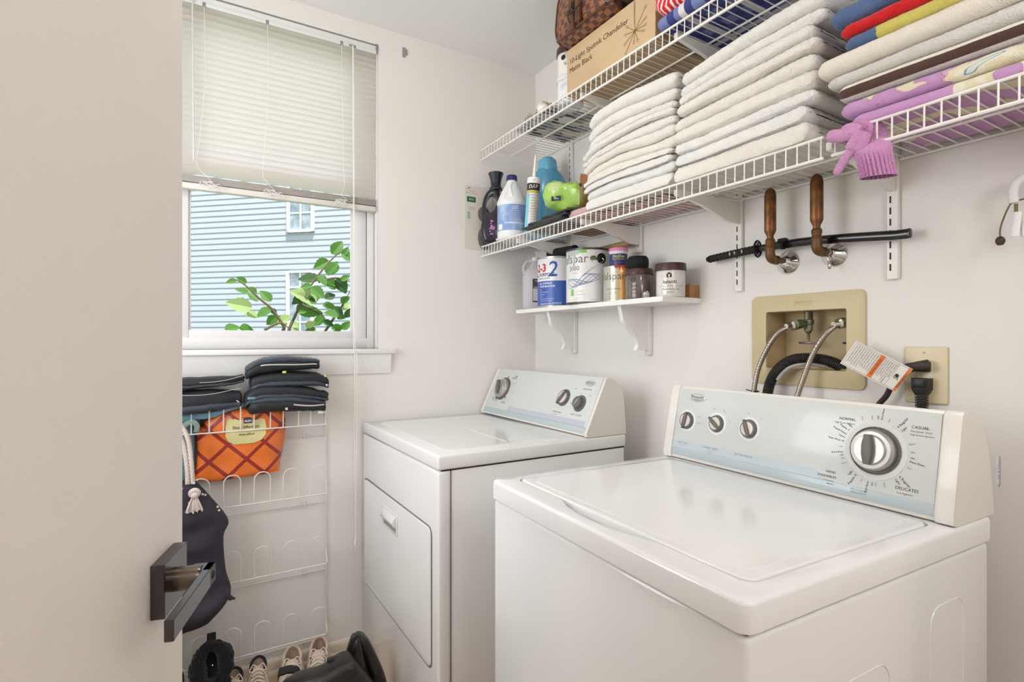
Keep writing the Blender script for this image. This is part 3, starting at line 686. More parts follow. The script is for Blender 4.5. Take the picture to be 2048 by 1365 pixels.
def dt(m, s, y, c, size, rot=0.0, mi=0):
    o = df(y, c, lift); rr = V(0, -1, 0); uu = V(0.418, 0, 0.908)
    m.text(s, size, flat(o, rr*math.cos(rot)+uu*math.sin(rot), uu*math.cos(rot)-rr*math.sin(rot)), 'CENTER', mi)
b = MB()
for s, y, c, sz, mi in (('TIMED', 1.93, 0.166, 0.0085, 0), ('DRYING', 1.935, 0.157, 0.0085, 0), ('AUTOMATIC', 2.035, 0.060, 0.008, 0), ('DRY', 2.04, 0.0515, 0.008, 0), ('AIR ONLY', 1.955, 0.047, 0.008, 0), ('TEMPERATURE', 1.575, 0.05, 0.0075, 1), ('dry level', 1.58, 0.0415, 0.006, 1), ('PUSH TO START', 1.465, 0.052, 0.0085, 1), ('WRINKLE GUARD', 1.452, 0.147, 0.0062, 1)): dt(b, s, y, c, sz, 0, mi)
for i, (s, d) in enumerate((('More Dry', 30), ('Less Dry', 60), ('Cool', 100), ('Off', 150), ('Heavy', 200), ('60', 260), ('40', 290), ('20', 320))):
    a = R(90-d); dt(b, s, 1.99-math.cos(a)*0.075, 0.106+math.sin(a)*0.062, 0.0058, 0, 1)
for s, y, c in (('High', 1.515, 0.145), ('Low', 1.60, 0.095), ('Medium', 1.51, 0.09), ('On', 1.425, 0.125), ('Off', 1.475, 0.130)): dt(b, s, y, c, 0.0055, 0, 1)
part('lettering', b, [ink_m, grey_ink], pn, None)
b = MB()
for d in (8, 130, 205, 300):
    a = R(90-d); o = df(1.998-math.cos(a)*0.055, 0.106+math.sin(a)*0.055, 0.0024); rr = V(0, -1, 0)*math.cos(a)+V(0.418, 0, 0.908)*math.sin(a); nn = df(0, 0, 1)-df(0, 0, 0)
    b.prism([(-0.006, -0.0018), (0.006, -0.0018), (0.006, 0.0018), (-0.006, 0.0018)], o, rr, nn.cross(rr), nn, 0.0006)
part('dial_marks', b, ink_m, pn)
knob('timer_dial', body, df, 1.998, 0.106, 0.05, 0.01, R(-62), 'dial', False)
knob('control_knob', body, df, 1.563, 0.106, 0.032, 0.012, R(60), 'plain', False)
knob('control_knob', body, df, 1.466, 0.094, 0.030, 0.02, R(62), 'small_grey', False)
badge(body, df, 1.447, 0.170, False, 0.026, 0.0105)
for x, y in ((0.65, 1.42), (0.65, 2.06), (1.22, 1.42), (1.22, 2.06)):
    b = MB(); b.lathe([(0.02, 0), (0.02, 0.008), (0.01, 0.01), (0.01, 0.014)], (x, y, 0), seg=16); part('foot', b, black_m, DRY)
# ---------------------------------------------------------------- shelf standards, brackets, wire shelves on the right wall
slot_m = mat('slot_dark', (60, 56, 52), 0.8)
STY = (1.841, 1.434, 1.0245, 0.617, 0.21)
STN = ('farthest from the doorway, near the corner', 'second from the corner', 'over the left end of the sword', 'under the pink glove', 'nearest the doorway')
STB = (1.60, 1.52, 1.348, 1.344, 1.30)
for y, nm, zb in zip(STY, STN, STB):
    t = thing('shelf_standard', 'white slotted metal shelf standard on the right wall, '+nm, 'shelf standard', (XB, y, zb), group='slotted shelf standards')
    b = MB(); b.box(XB-0.011, XB, y-0.0125, y+0.0125, zb, 2.20, 0.002, 1); rail = part('rail', b, wire_m, t)
    b = MB(); z = zb+0.02
    while z < 2.19: b.box(XB-0.0115, XB-0.0108, y+0.002, y+0.0055, z, z+0.016); z += 0.0262
    part('slots', b, slot_m, rail)
def bracket(y, zdeck, label, grp):
    t = thing('shelf_bracket', label, 'shelf bracket', (XB-0.011, y, zdeck-0.07), group=grp)
    b = MB(); zt = zdeck-0.009
    b.prism([(0, 0), (0.265, 0), (0.265, -0.014), (0.16, -0.03), (0.05, -0.062), (0.0, -0.064)], (XB-0.0112, y-0.006, zt), (-1, 0, 0), (0, 0, 1), (0, 1, 0), 0.012, 0.002)
    part('arm', b, wire_m, t)
    b = MB(); b.box(XB-0.276, XB-0.262, y-0.0065, y+0.0065, zt-0.017, zt+0.0005, 0.002, 1); part('tip', b, wire_m, t)
for y, nm in zip(STY, ('nearest the corner', 'second from the corner', 'third from the corner, under the white towels', 'behind the pink gloves', 'nearest the doorway')):
    bracket(y, 1.620, 'white shelf bracket under the lower wire shelf, '+nm, 'lower shelf brackets')
for y, nm in zip(STY[1:], ('under the cardboard box, left end', 'between the cardboard box and the blue blanket', 'under the blue blanket', 'nearest the doorway')):
    bracket(y, 2.045, 'white shelf bracket under the upper wire shelf, '+nm, 'upper shelf brackets')
def wire_shelf(name, label, y0, y1, zd, xf):
    t = thing(name, label, 'wire shelf', ((xf+XB)/2, (y0+y1)/2, zd-0.05), group='white wire shelves')
    zl = zd-0.045
    b = MB()
    for x, z, r in ((xf, zd-0.002, 0.0033), (xf-0.001, zl, 0.0036), (XB-0.012, zd-0.003, 0.003), (1.262, zd-0.0045, 0.003)):
        b.tube([(x, y0, z), (x, y1, z)], r, 8)
    fr = part('rails', b, wire_m, t)
    b = MB(); y = y0+0.004
    while y < y1:
        b.tube([(XB-0.010, y, zd), (xf+0.004, y, zd), (xf-0.0015, y, zd-0.004), (xf-0.0025, y, zl)], 0.0016, 6); y += 0.0254
    part('cross_wires', b, wire_m, t)
    return t
wire_shelf('wire_shelf', 'long lower white wire shelf carrying bottles and white towels on the right wall', 0.618, 2.112, 1.620, 1.117)
wire_shelf('wire_shelf', 'short lower white wire shelf carrying the coloured beach towels at right', -0.02, 0.601, 1.620, 1.117)
wire_shelf('wire_shelf', 'upper white wire shelf carrying the cardboard box below the ceiling', -0.02, 2.112, 2.045, 1.115)
# ---------------------------------------------------------------- painted board shelf on two scrolled brackets
t = thing('wall_shelf', 'short white painted wooden shelf holding paint cans below the wire shelf', 'shelf', (1.32, 1.6, 1.15))
b = MB(); b.box(1.237, XB, 1.168, 2.02, 1.3215, 1.3385, 0.0012, 1); part('board', b, trim_m, t)
def scroll(y, xt):
    m = MB(); dp = XB-0.02-xt
    pr = [(0, 0), (dp, 0), (dp-0.004, -0.02)]
    for i in range(9):
        q = i/8; pr.append((dp*(0.93-0.52*(0.5-0.5*math.cos(PI*q)))+0.006*math.sin(PI*q), -0.03-0.09*q))
    pr += [(dp*0.36, -0.134), (dp*0.42, -0.148), (dp*0.44, -0.152), (0, -0.152)]
    m.prism(pr, (XB-0.02, y-0.009, 1.3215), (-1, 0, 0), (0, 0, 1), (0, 1, 0), 0.018, 0.0012, 1)
    m.box(XB-0.0205, XB, y-0.011, y+0.011, 1.152, 1.3215, 0.002, 1)
    part('scroll_bracket', m, trim_m, t)
scroll(1.812, 1.262); scroll(1.388, 1.262)
# ---------------------------------------------------------------- laundry outlet box in the wall
tan_m = mat('tan_plastic', (206, 190, 150), 0.42, bump=(300, 0.08, 0.001)); tan2 = mat('tan_recess', (196, 176, 136), 0.5)
brass_m = mat('green_brass', (128, 138, 116), 0.45, metal=0.6, var=(60, (96, 84, 58), 0.4, 0.65)); steel_m = mat('braided_steel', (170, 160, 148), 0.32, metal=0.85)
lb = thing('laundry_outlet_box', 'tan plastic washing machine outlet box set in the right wall', 'outlet box', (XB, 0.83, 1.08))
b = MB()
b.plate_hole(rrect(0.677, 0.983, 1.081, 1.328, 0.016, 6), rrect(BY0+0.001, BY1-0.001, BZ0+0.001, BZ1-0.001, 0.006, 6), (XB-0.0005, 0, 0), (0, 1, 0), (0, 0, 1), (-1, 0, 0), 0.007, 0.003)
fp = part('faceplate', b, tan_m, lb)
b = MB(); b.box(XB, XB+0.085, BY0, BY0+0.002, BZ0, BZ1); b.box(XB, XB+0.085, BY1-0.002, BY1, BZ0, BZ1); b.box(XB, XB+0.085, BY0, BY1, BZ1-0.002, BZ1); b.box(XB, XB+0.085, BY0, BY1, BZ0, BZ0+0.002); b.box(XB+0.083, XB+0.086, BY0, BY1, BZ0, BZ1)
b.lathe([(0.022, 0), (0.024, 0.004), (0.02, 0.004)], (XB+0.045, 0.745, BZ0+0.002), seg=24)
part('recess', b, tan2, lb)
b = MB(); b.text('Jameco', 0.017, flat((XB-0.0078, 0.829, 1.3055), (0, -1, 0), (0, 0, 1)), sx=1.0)
b.box(XB-0.0078, XB-0.0074, 0.806, 0.843, 1.2965, 1.2972); part('lettering', b, mat('embossed_tan', (172, 156, 118), 0.5), fp, None)
def valve(y, knobcol):
    m = MB(); x = XB+0.038
    m.lathe([(0.011, 0), (0.011, 0.016), (0.0135, 0.018), (0.0135, 0.03), (0.011, 0.032), (0.011, 0.052)], (x, y, 1.229), seg=14)
    m.lathe([(0.008, 0), (0.008, 0.022), (0.0125, 0.024), (0.0125, 0.034), (0.013, 0.045)], (x, y, 1.25), (-1, 0.25, -0.1), seg=14)
    m.lathe([(0.0035, 0), (0.0035, 0.025), (0.007, 0.027), (0.009, 0.035)], (x, y, 1.197), seg=10)
    v = part('valve', m, brass_m, lb)
    m = MB(); m.lathe([(0.006, -0.003), (0.026, -0.0025), (0.027, 0.0), (0.026, 0.0025), (0.006, 0.003)], (x, y, 1.196), seg=20, sx=0.35); part('valve_handle', m, knobcol, v)
valve(0.842, mat('worn_valve_handle', (150, 132, 122), 0.4, metal=0.6, var=(80, (52, 50, 70), 0.4, 0.6))); valve(0.726, mat('blue_valve_handle', (44, 54, 92), 0.4, metal=0.3))
def hose(name, pts, label, y, grp):
    t = thing(name, label, 'hose', pts[-1], group=grp)
    P = spline(pts, 8); m = MB(); m.tube(P, 0.0068, 12)
    n = len(P)
    part('braid', m, braid_m, t)
    m = MB(); d = (Vector(P[0])-Vector(P[2])).normalized(); m.lathe([(0.0075, -0.02), (0.0085, -0.006), (0.0135, -0.002), (0.0145, 0.012), (0.012, 0.013)], P[0], V(0.85, -0.25, 0.12), seg=16)
    part('coupling', m, chrome_m, t)
    return t
braid_m, n, L, bs = node_mat('steel_braid', 0.35); bs.inputs['Metallic'].default_value = 0.8
tc = n.new('ShaderNodeTexCoord'); wv = n.new('ShaderNodeTexWave'); wv.inputs['Scale'].default_value = 260; wv.inputs['Distortion'].default_value = 3; L.new(tc.outputs['Object'], wv.inputs[0])
rp = n.new('ShaderNodeValToRGB'); rp.color_ramp.elements[0].color = rgba(120, 106, 92); rp.color_ramp.elements[1].color = rgba(190, 182, 172); L.new(wv.outputs[0], rp.inputs[0]); L.new(rp.outputs[0], bs.inputs[0])
hose('braided_hose', [(XB-0.004, 0.862, 1.243), (XB-0.03, 0.884, 1.225), (XB-0.04, 0.912, 1.18), (XB-0.05, 0.933, 1.12), (XB-0.06, 0.940, 1.05), (XB-0.07, 0.945, 0.93), (XB-0.09, 0.94, 0.80)], 'braided steel water hose on the left valve of the laundry box', 0, 'braided water hoses')
hose('braided_hose', [(XB-0.004, 0.738, 1.245), (XB-0.03, 0.755, 1.222), (XB-0.04, 0.784, 1.17), (XB-0.055, 0.803, 1.10), (XB-0.07, 0.815, 1.03), (XB-0.085, 0.82, 0.92), (XB-0.095, 0.82, 0.80)], 'braided steel water hose on the right valve of the laundry box', 0, 'braided water hoses')
t = thing('drain_hose', 'black corrugated drain hose arching into the laundry box', 'hose', (XB-0.05, 0.9, 0.8))
P = spline([(XB+0.045, 0.748, 1.128), (XB+0.01, 0.768, 1.148), (XB-0.025, 0.805, 1.157), (XB-0.04, 0.85, 1.147), (XB-0.045, 0.888, 1.11), (XB-0.048, 0.905, 1.06), (XB-0.05, 0.91, 0.98), (XB-0.06, 0.91, 0.80)], 22)
b = MB(); b.tube(P, [0.0145 if i % 2 else 0.0122 for i in range(len(P))], 14); part('corrugated_tube', b, mat('black_rubber', (44, 41, 40), 0.5), t)
b = MB(); Q = [Vector(p) for p in P[20:92]]
cen = V(XB-0.03, 0.83, 1.07)
b.tube([q+(cen-q).normalized()*0.0165+V(-0.004, 0, 0) for q in Q], 0.0055, 8, flat=(V(0, 0, 1), 0.9)); part('hose_guide', b, mat('grey_hose_guide', (176, 168, 166), 0.45), t)
b = MB(); b.tube(arcpts((XB-0.056, 0.936, 1.062), 0.0085, 0, 2*PI, 14, (1, 0, 0), (0, 1, 0.1)), 0.0014, 5); b.tube([(XB-0.064, 0.94, 1.062), (XB-0.075, 0.953, 1.066)], 0.0014, 5); part('cable_tie', b, black_m, t)
# ---------------------------------------------------------------- electric outlet and two plugs
op = thing('electric_outlet', 'ivory electric outlet plate on the right wall behind the washer', 'outlet', (XB, 0.5535, 1.063))
ivory = mat('ivory_plate', (222, 208, 174), 0.35)
b = MB(); b.box(XB-0.006, XB, 0.5125, 0.5945, 1.0625, 1.1885, 0.0035, 3); pl = part('cover_plate', b, ivory, op)
b = MB(); b.prism(rrect(0.5395, 0.573, 1.092, 1.159, 0.003, 4), (XB-0.0055, 0, 0), (0, 1, 0), (0, 0, 1), (-1, 0, 0), 0.0022, 0.0008, 1); part('receptacle', b, mat('ivory_receptacle', (226, 214, 182), 0.3), op)
for z in (1.1755, 1.0755):
    b = MB(); b.lathe([(0.0032, 0), (0.003, 0.001), (0.001, 0.0013)], (XB-0.006, 0.5565, z), (-1, 0, 0), seg=12); b.box(XB-0.0076, XB-0.0072, 0.5535, 0.5595, z-0.0004, z+0.0004); part('screw', b, tan_m, op)
t = thing('power_cord', 'black grounded power plug and cord hanging straight down from the lower socket', 'power cord', (XB-0.02, 0.556, 0.8))
b = MB(); b.prism([(-0.0165, 0.0), (0.0165, 0.0), (0.0165, 0.024), (0.0105, 0.036), (-0.0105, 0.036), (-0.0165, 0.024)], (XB-0.0085, 0.5545, 1.119), (0, 1, 0), (0, 0, -1), (-1, 0, 0), 0.024, 0.003)
b.box(XB-0.0345, XB-0.032, 0.543, 0.566, 1.099, 1.115, 0.001); part('plug', b, black_m, t)
b = MB(); z = 1.084
for i in range(6): b.box(XB-0.03, XB-0.012, 0.5445, 0.5645, z-0.0042, z, 0.001, 1); b.box(XB-0.027, XB-0.015, 0.548, 0.561, z-0.0062, z-0.004); z -= 0.0058
part('strain_relief', b, black_m, t)
b = MB(); b.tube(spline([(XB-0.021, 0.5545, 1.06), (XB-0.022, 0.5545, 1.0), (XB-0.04, 0.555, 0.92), (XB-0.06, 0.56, 0.8)], 6), 0.0058, 10, flat=(V(1, 0, 0), 0.8)); part('cable', b, black_m, t)
t = thing('power_cord', 'brown-black angled power plug and cord in the upper socket, carrying the warning tag', 'power cord', (XB-0.03, 0.62, 0.8))
brn = mat('brown_black_rubber', (52, 43, 37), 0.42)
b = MB(); b.tube(spline([(XB-0.018, 0.541, 1.1475), (XB-0.022, 0.552, 1.146), (XB-0.026, 0.567, 1.1435), (XB-0.031, 0.582, 1.1405)], 4), [0.0125, 0.0135, 0.0135, 0.013, 0.0125, 0.012, 0.0115, 0.011, 0.0105, 0.0105, 0.0105, 0.010, 0.009], 14)
b.box(XB-0.022, XB-0.0078, 0.541, 0.568, 1.1325, 1.156, 0.003); part('plug', b, brn, t)
b = MB(); b.tube(spline([(XB-0.031, 0.580, 1.141), (XB-0.036, 0.592, 1.132), (XB-0.035, 0.604, 1.110), (XB-0.03, 0.620, 1.076), (XB-0.03, 0.642, 1.043), (XB-0.035, 0.66, 0.98), (XB-0.06, 0.66, 0.8)], 6), 0.0062, 10); part('cable', b, mat('dark_brown_cable', (48, 39, 34), 0.4), t)
# warning tag on the cord
TX = XB-0.047
c0, c1, c2, c3 = ax(1712, 682, TX), ax(1826, 739, TX+0.003), ax(1790, 784, TX+0.003), ax(1680, 727, TX)
tg = thing('warning_tag', 'white paper warning tag with two orange bands wrapped on the power cord', 'tag', (TX, 0.64, 1.086))
def tq(p, q, n=0.0):     # p along the long side 0..1, q across 0..1 from the top
    return (c0*(1-p)+c1*p)*(1-q)+(c3*(1-p)+c2*p)*q+V(-n, 0, 0)
b = MB(); b.grid(lambda i, j: tq(i/8, j/4), 9, 5); b.grid(lambda i, j: tq(i/8, j/4, -0.0006), 9, 5)
pap = part('paper', b, mat('tag_paper', (232, 226, 218), 0.55), tg)
def tbox(m, p0, p1, q0, q1, mi, n=0.0003):
    m.poly([tq(p0, q0, n), tq(p0, q1, n), tq(p1, q1, n), tq(p1, q0, n)], mi)
b = MB(); tbox(b, 0.955, 0.998, 0.01, 0.99, 0); tbox(b, 0.485, 0.560, 0.045, 0.955, 0); part('orange_band', b, mat('orange_band', (238, 122, 40), 0.55), pap, None)
b = MB()
for p0, p1, q0, q1 in ((0.03, 0.95, 0.04, 0.047), (0.03, 0.95, 0.953, 0.96), (0.03, 0.033, 0.04, 0.96), (0.95, 0.953, 0.02, 0.98), (0.80, 0.803, 0.04, 0.96), (0.482, 0.485, 0.04, 0.96), (0.56, 0.563, 0.04, 0.96)): tbox(b, p0, p1, q0, q1, 0, 0.0006)
ac = (c3-c0).normalized(); al_ = (c1-c0).normalized()
def tt(s, p, q, size, mi=0, align='LEFT', bold=0.0): b.text(s, size, flat(tq(p, q, 0.0008), ac, al_), align, mi, bold=bold)
tt('! ADVERTENCIA', 0.522, 0.12, 0.0066, 0); tt('! WARNING', 0.977, 0.2, 0.0075, 0)
LN = ['Peligro de choque electrico', 'Conecte a un contacto de', 'pared de conexion a tierra', 'de 3 terminales. No quite', 'la terminal de tierra. No', 'use un adaptador. No use un', 'cable electrico de extension.', 'No seguir estas instrucciones', 'puede ocasionar la muerte,', 'incendio o choque electrico.']
for i, s in enumerate(LN): tt(s, 0.455-i*0.042, 0.08+0.0*i, 0.0042)
LN2 = ['Plug into a grounded', '3 prong outlet. Do not remove', 'ground prong. Do not use an', 'adapter. Do not use an', 'extension cord. Failure to', 'follow these instructions']
for i, s in enumerate(LN2): tt(s, 0.775-i*0.036, 0.1, 0.0042)
b.lathe([(0.004, 0), (0.0041, 0.0003), (0.0005, 0.0004)], tq(0.87, 0.45, 0.0008), (-1, 0, 0), seg=10); b.tube([tq(0.83, 0.5, 0.001), tq(0.86, 0.58, 0.001), tq(0.9, 0.5, 0.001), tq(0.915, 0.6, 0.001)], 0.0006, 4)
part('lettering', b, ink_m, pap, None)
# ---------------------------------------------------------------- copper water hammer arresters
cop_m = mat('aged_copper', (150, 98, 60), 0.42, metal=0.75, var=(28, (86, 62, 46), 0.35, 0.7)); copd = mat('brown_copper', (116, 82, 54), 0.5, metal=0.65, var=(60, (84, 96, 78), 0.55, 0.75))
def arrester(y, z0, label, clamp_):
    x = 1.333
    t = thing('pipe_stub', label, 'pipe', (x, y, z0-0.03), group='copper pipe stubs')
    m = MB(); m.lathe([(0.0085, 0.035), (0.0085, 0.045), (0.0145, 0.058), (0.0148, 0.066), (0.0148, 0.152), (0.0125, 0.164), (0.006, 0.172), (0.001, 0.1735)], (x, y, z0), seg=24); part('chamber', m, cop_m, t)
    m = MB(); m.lathe([(0.0115, 0.006), (0.0125, 0.008), (0.0125, 0.014), (0.011, 0.016), (0.011, 0.026), (0.0122, 0.027), (0.0122, 0.034), (0.0095, 0.038)], (x, y, z0), seg=20)
    m.tube(spline([(x, y, z0+0.012), (x, y, z0-0.004), (x+0.006, y, z0-0.014), (x+0.018, y, z0-0.017), (x+0.03, y, z0-0.017)], 5), [0.0118]*5+[0.0125]*5+[0.0122]*5+[0.0112]*6, 16)
    m.lathe([(0.0125, 0), (0.0125, 0.007)], (x+0.022, y, z0-0.017), (1, 0, 0), seg=18)
    m.tube([(x+0.028, y, z0-0.017), (XB+0.01, y, z0-0.017)], 0.0082, 14); part('elbow', m, copd, t)
    m = MB(); m.lathe([(0.009, 0.024), (0.013, 0.022), (0.02, 0.014), (0.028, 0.006), (0.0325, 0.0015), (0.033, 0.0)], (XB, y-0.002, z0-0.02), (-1, 0, 0), seg=36); m.box(XB-0.012, XB-0.004, y-0.031, y-0.026, z0-0.021, z0-0.019); part('escutcheon', m, chrome_m, t)
    if clamp_:
        m = MB(); m.lathe([(0.0095, 0.0), (0.0105, 0.0), (0.0105, 0.012), (0.0095, 0.012)], (x+0.037, y, z0-0.017), (1, 0, 0), seg=18, cap=False)
        m.tube(spline([(x+0.042, y-0.002, z0-0.027), (x+0.042, y-0.006, z0-0.04), (x+0.04, y-0.009, z0-0.052), (x+0.043, y-0.008, z0-0.058)], 4), 0.0042, 6, flat=(V(1, 0, 0), 0.4)); part('clamp', m, steel_m, t)
arrester(0.8785, 1.436, 'left capped copper pipe stub on the right wall holding the sword', False); arrester(0.7545, 1.441, 'right capped copper pipe stub on the right wall holding the sword', True)
# ---------------------------------------------------------------- the sword lying on the pipes
t = thing('sword', 'black sheathed katana sword resting across the two copper pipe stubs', 'sword', (1.376, 0.84, 1.43))
SX = 1.374
def sw(s):      # s 0..1 from handle end to sheath tip
    y = 1.110-s*0.536; return V(SX+0.002, y, 1.4525+0.014*math.sin(PI*min(1, s*1.05))*1.0-0.012*s)
b = MB(); P = [sw(i/40*0.30) for i in range(41)]
b.tube(P, [0.0105+(0.0012 if i % 3 else -0.0006) for i in range(41)], 12, flat=(V(1, 0, 0), 0.72)); b.lathe([(0.011, -0.003), (0.0118, 0), (0.0118, 0.006)], P[0], (0, -1, 0), seg=14, sy=0.75)
hnd = part('handle', b, mat('black_cord_wrap', (28, 26, 25), 0.7, bump=(500, 0.5, 0.001)), t)
b = MB()
for i in (20, 24, 30): p = sw(0.30*i/40); b.prism([(-0.003, 0), (0, 0.006), (0.003, 0), (0, -0.006)], p+V(-0.0085, 0, 0), (0, 1, 0.4), (0, 0, 1), (-1, 0, 0), 0.0012)
part('handle_lozenges', b, mat('pale_ray_skin', (190, 176, 160), 0.6), hnd)
b = MB(); g = sw(0.308)
outer = [(0.0245*math.cos(2*PI*i/24), 0.0245*math.sin(2*PI*i/24)) for i in range(24)]
b.tube([g+V(x, 0, z) for x, z in [(0.0225*0.72*math.cos(2*PI*i/24), 0.0225*math.sin(2*PI*i/24)) for i in range(24)]], 0.0026, 6, closed=True)
for i in range(10): a = 2*PI*i/10; b.tube([g+V(0.008*math.cos(a), 0, 0.011*math.sin(a)), g+V(0.0158*math.cos(a), 0, 0.022*math.sin(a))], 0.0017, 5)
b.lathe([(0.0115, -0.002), (0.0115, 0.002)], g, (0, 1, 0), seg=18, sx=0.8); part('guard', b, mat('black_iron', (30, 30, 31), 0.45, metal=0.4), t)
b = MB(); P = [sw(0.32+i/30*0.68) for i in range(31)]; b.tube(P, [0.0098]*3+[0.0112]*28, 16, flat=(V(1, 0, 0), 0.66)); b.box(SX-0.007, SX+0.008, 0.568, 0.5745, P[-1].z-0.0108, P[-1].z+0.0108, 0.004)
sh = part('sheath', b, mat('black_lacquer', (22, 21, 22), 0.16, coat=0.6), t)
b = MB(); p = sw(0.45); b.box(SX-0.008, SX+0.008, p.y-0.012, p.y+0.012, p.z+0.006, p.z+0.0165, 0.003); b.lathe([(0.0128, -0.004), (0.0128, 0.004)], p, (0, 1, 0), seg=18, sx=0.75); part('cord_knob', b, mat('black_iron_b', (30, 30, 31), 0.5), sh)
# ---------------------------------------------------------------- clip hanger at the right edge
t = thing('clip_hanger', 'bent wire hook with a dark ball tip and white plastic clips at right edge', 'hanger', (1.36, 0.38, 1.39))
wire = mat('dark_brass_wire', (120, 104, 70), 0.4, metal=0.7)
b = MB(); b.tube(spline([ax(2001, 478, 1.36), ax(2000, 462, 1.36), ax(2006, 440, 1.36), ax(2020, 410, 1.36), ax(2035, 402, 1.365), ax(2060, 396, 1.37), ax(2085, 398, 1.405)], 6), 0.0015, 8); b.tube([ax(2032, 408, 1.362), ax(2032, 425, 1.362)], 0.003, 8); part('wire', b, wire, t)
b = MB(); p = ax(2000.5, 482, 1.36); b.lathe([(0.0005, -0.009), (0.005, -0.008), (0.0078, -0.002), (0.0075, 0.003), (0.0045, 0.0075), (0.001, 0.009)], p, seg=16); part('ball_tip', b, mat('dark_wood_ball', (70, 52, 40), 0.4), t)
pw = mat('white_plastic', (242, 242, 240), 0.35)
b = MB(); b.tube(spline([ax(2028, 406, 1.358), ax(2026, 385, 1.358), ax(2032, 365, 1.358), ax(2050, 354, 1.36), ax(2075, 354, 1.365), ax(2092, 372, 1.37)], 6), 0.0078, 12, flat=(V(1, 0, 0), 0.6)); part('hook', b, pw, t)
b = MB()
def wdg(a, c_, w0, w1, x): b.tube([ax(*a, x), ax((a[0]+c_[0])/2, (a[1]+c_[1])/2, x), ax(*c_, x)], [w0, (w0+w1)/2, w1], 10, flat=(V(1, 0, 0), 0.6))
wdg((2036, 424), (2029, 473), 0.0065, 0.0072, 1.358); wdg((2044, 424), (2052, 473), 0.0055, 0.0072, 1.366); part('clip', b, pw, t)
# ---------------------------------------------------------------- towels
def terry(name, c1, c2=None, strength=0.9):
    m, n, L, bs = node_mat(name, 0.95)
    bs.inputs['Sheen Weight'].default_value = 0.25; bs.inputs['Specular IOR Level'].default_value = 0.1
    tc = n.new('ShaderNodeTexCoord')
    no = n.new('ShaderNodeTexNoise'); no.inputs['Scale'].default_value = 420; no.inputs['Detail'].default_value = 2; L.new(tc.outputs['Object'], no.inputs['Vector'])
    bp = n.new('ShaderNodeBump'); bp.inputs['Strength'].default_value = strength; bp.inputs['Distance'].default_value = 0.0042
    L.new(no.outputs[0], bp.inputs['Height']); L.new(bp.outputs[0], bs.inputs['Normal'])
    n2 = n.new('ShaderNodeTexNoise'); n2.inputs['Scale'].default_value = 14; L.new(tc.outputs['Object'], n2.inputs['Vector'])
    rp = n.new('ShaderNodeValToRGB'); rp.color_ramp.elements[0].position = 0.35; rp.color_ramp.elements[1].position = 0.7
    rp.color_ramp.elements[0].color = rgba(*c1); rp.color_ramp.elements[1].color = rgba(*(c2 or c1)); L.new(n2.outputs[0], rp.inputs[0]); L.new(rp.outputs[0], bs.inputs['Base Color'])
    return m
def _stad(nu):
    """section samples: (side, along, angle) going round a slab whose front and back edges are half round"""
    out = []
    nf = int(nu*0.36); nb = int(nu*0.14); ns = (nu-nf-nb)//2
    for k in range(nf): out.append(('f', PI/2+PI*(k+0.5)/nf))
    for k in range(ns): out.append(('d', (k+0.5)/ns))
    for k in range(nb): out.append(('b', -PI/2+PI*(k+0.5)/nb))
    for k in range(ns): out.append(('u', 1-(k+0.5)/ns))
    return out
def folded(mb, y0, y1, x0, x1, zb, zt, seed, mfn=None, nu=44, nv=84, rim=0.022, amp=0.0016, xw=None, fuzz=0.0009, rnd=1.25):
    """one folded cloth: slab along Y with rounded edges; zb/zt give the under and upper surface at (x,y)"""
    st = _stad(nu); nu = len(st)
    def fn(i, j):
        kind, q = st[i]; s = j/(nv-1); s = s-0.11*math.sin(2*PI*s)
        y = y0+(y1-y0)*s
        de = min(y-y0, y1-y); c = math.sqrt(max(0.0, 1-(1-min(1, de/rim))**2)) if de < rim else 1.0
        xa, xe = x0+rim*0.7*(1-c), x1-rim*0.3*(1-c)
        h = (zt(xa, y)-zb(xa, y))/2; r = h*rnd
        if kind == 'f': x = xa+r*(1-abs(math.cos(q))**0.85); pz = math.copysign(abs(math.sin(q))**0.8, math.sin(q)); nx, nz_ = math.cos(q), math.sin(q)
        elif kind == 'b': x = xe-r*(1-math.cos(q)); pz = math.sin(q); nx, nz_ = math.cos(q), math.sin(q)
        elif kind == 'd': x = xa+r+(xe-xa-2*r)*q**1.5; pz = -1; nx, nz_ = 0, -1
        else: x = xa+r+(xe-xa-2*r)*q**1.5; pz = 1; nx, nz_ = 0, 1
        zz0, zz1 = zb(x, y), zt(x, y); z = (zz0+zz1)/2+(zz1-zz0)/2*pz*max(c, 0.02)
        nz = noise.noise(V(x*9, y*9, z*22+seed*3.3))*amp*2+noise.noise(V(x*38, y*38, z*60+seed*5))*amp+noise.noise(V(x*210, y*210, z*260+seed))*fuzz*2
        return V(x, y, z)+V(nx*nz, 0.3*nz*(1 if s > 0.5 else -1), nz_*nz*0.6)
    mb.grid(fn, nu, nv, cu=True, mfn=(lambda i, j: mfn(st[i][0], math.sin(st[i][1]) if st[i][0] == 'f' else (1 if st[i][0] == 'u' else -1), j/(nv-1))) if mfn else None)
white_t = [terry('white_terry_%d' % i, c, d) for i, (c, d) in enumerate((((245, 241, 237), (241, 237, 232)), ((245, 240, 232), (242, 235, 225)), ((243, 241, 238), (247, 243, 239))))]
ordn = ['topmost', 'second', 'third', 'fourth', 'fifth', 'sixth', 'seventh', 'eighth', 'ninth', 'tenth', 'bottom']
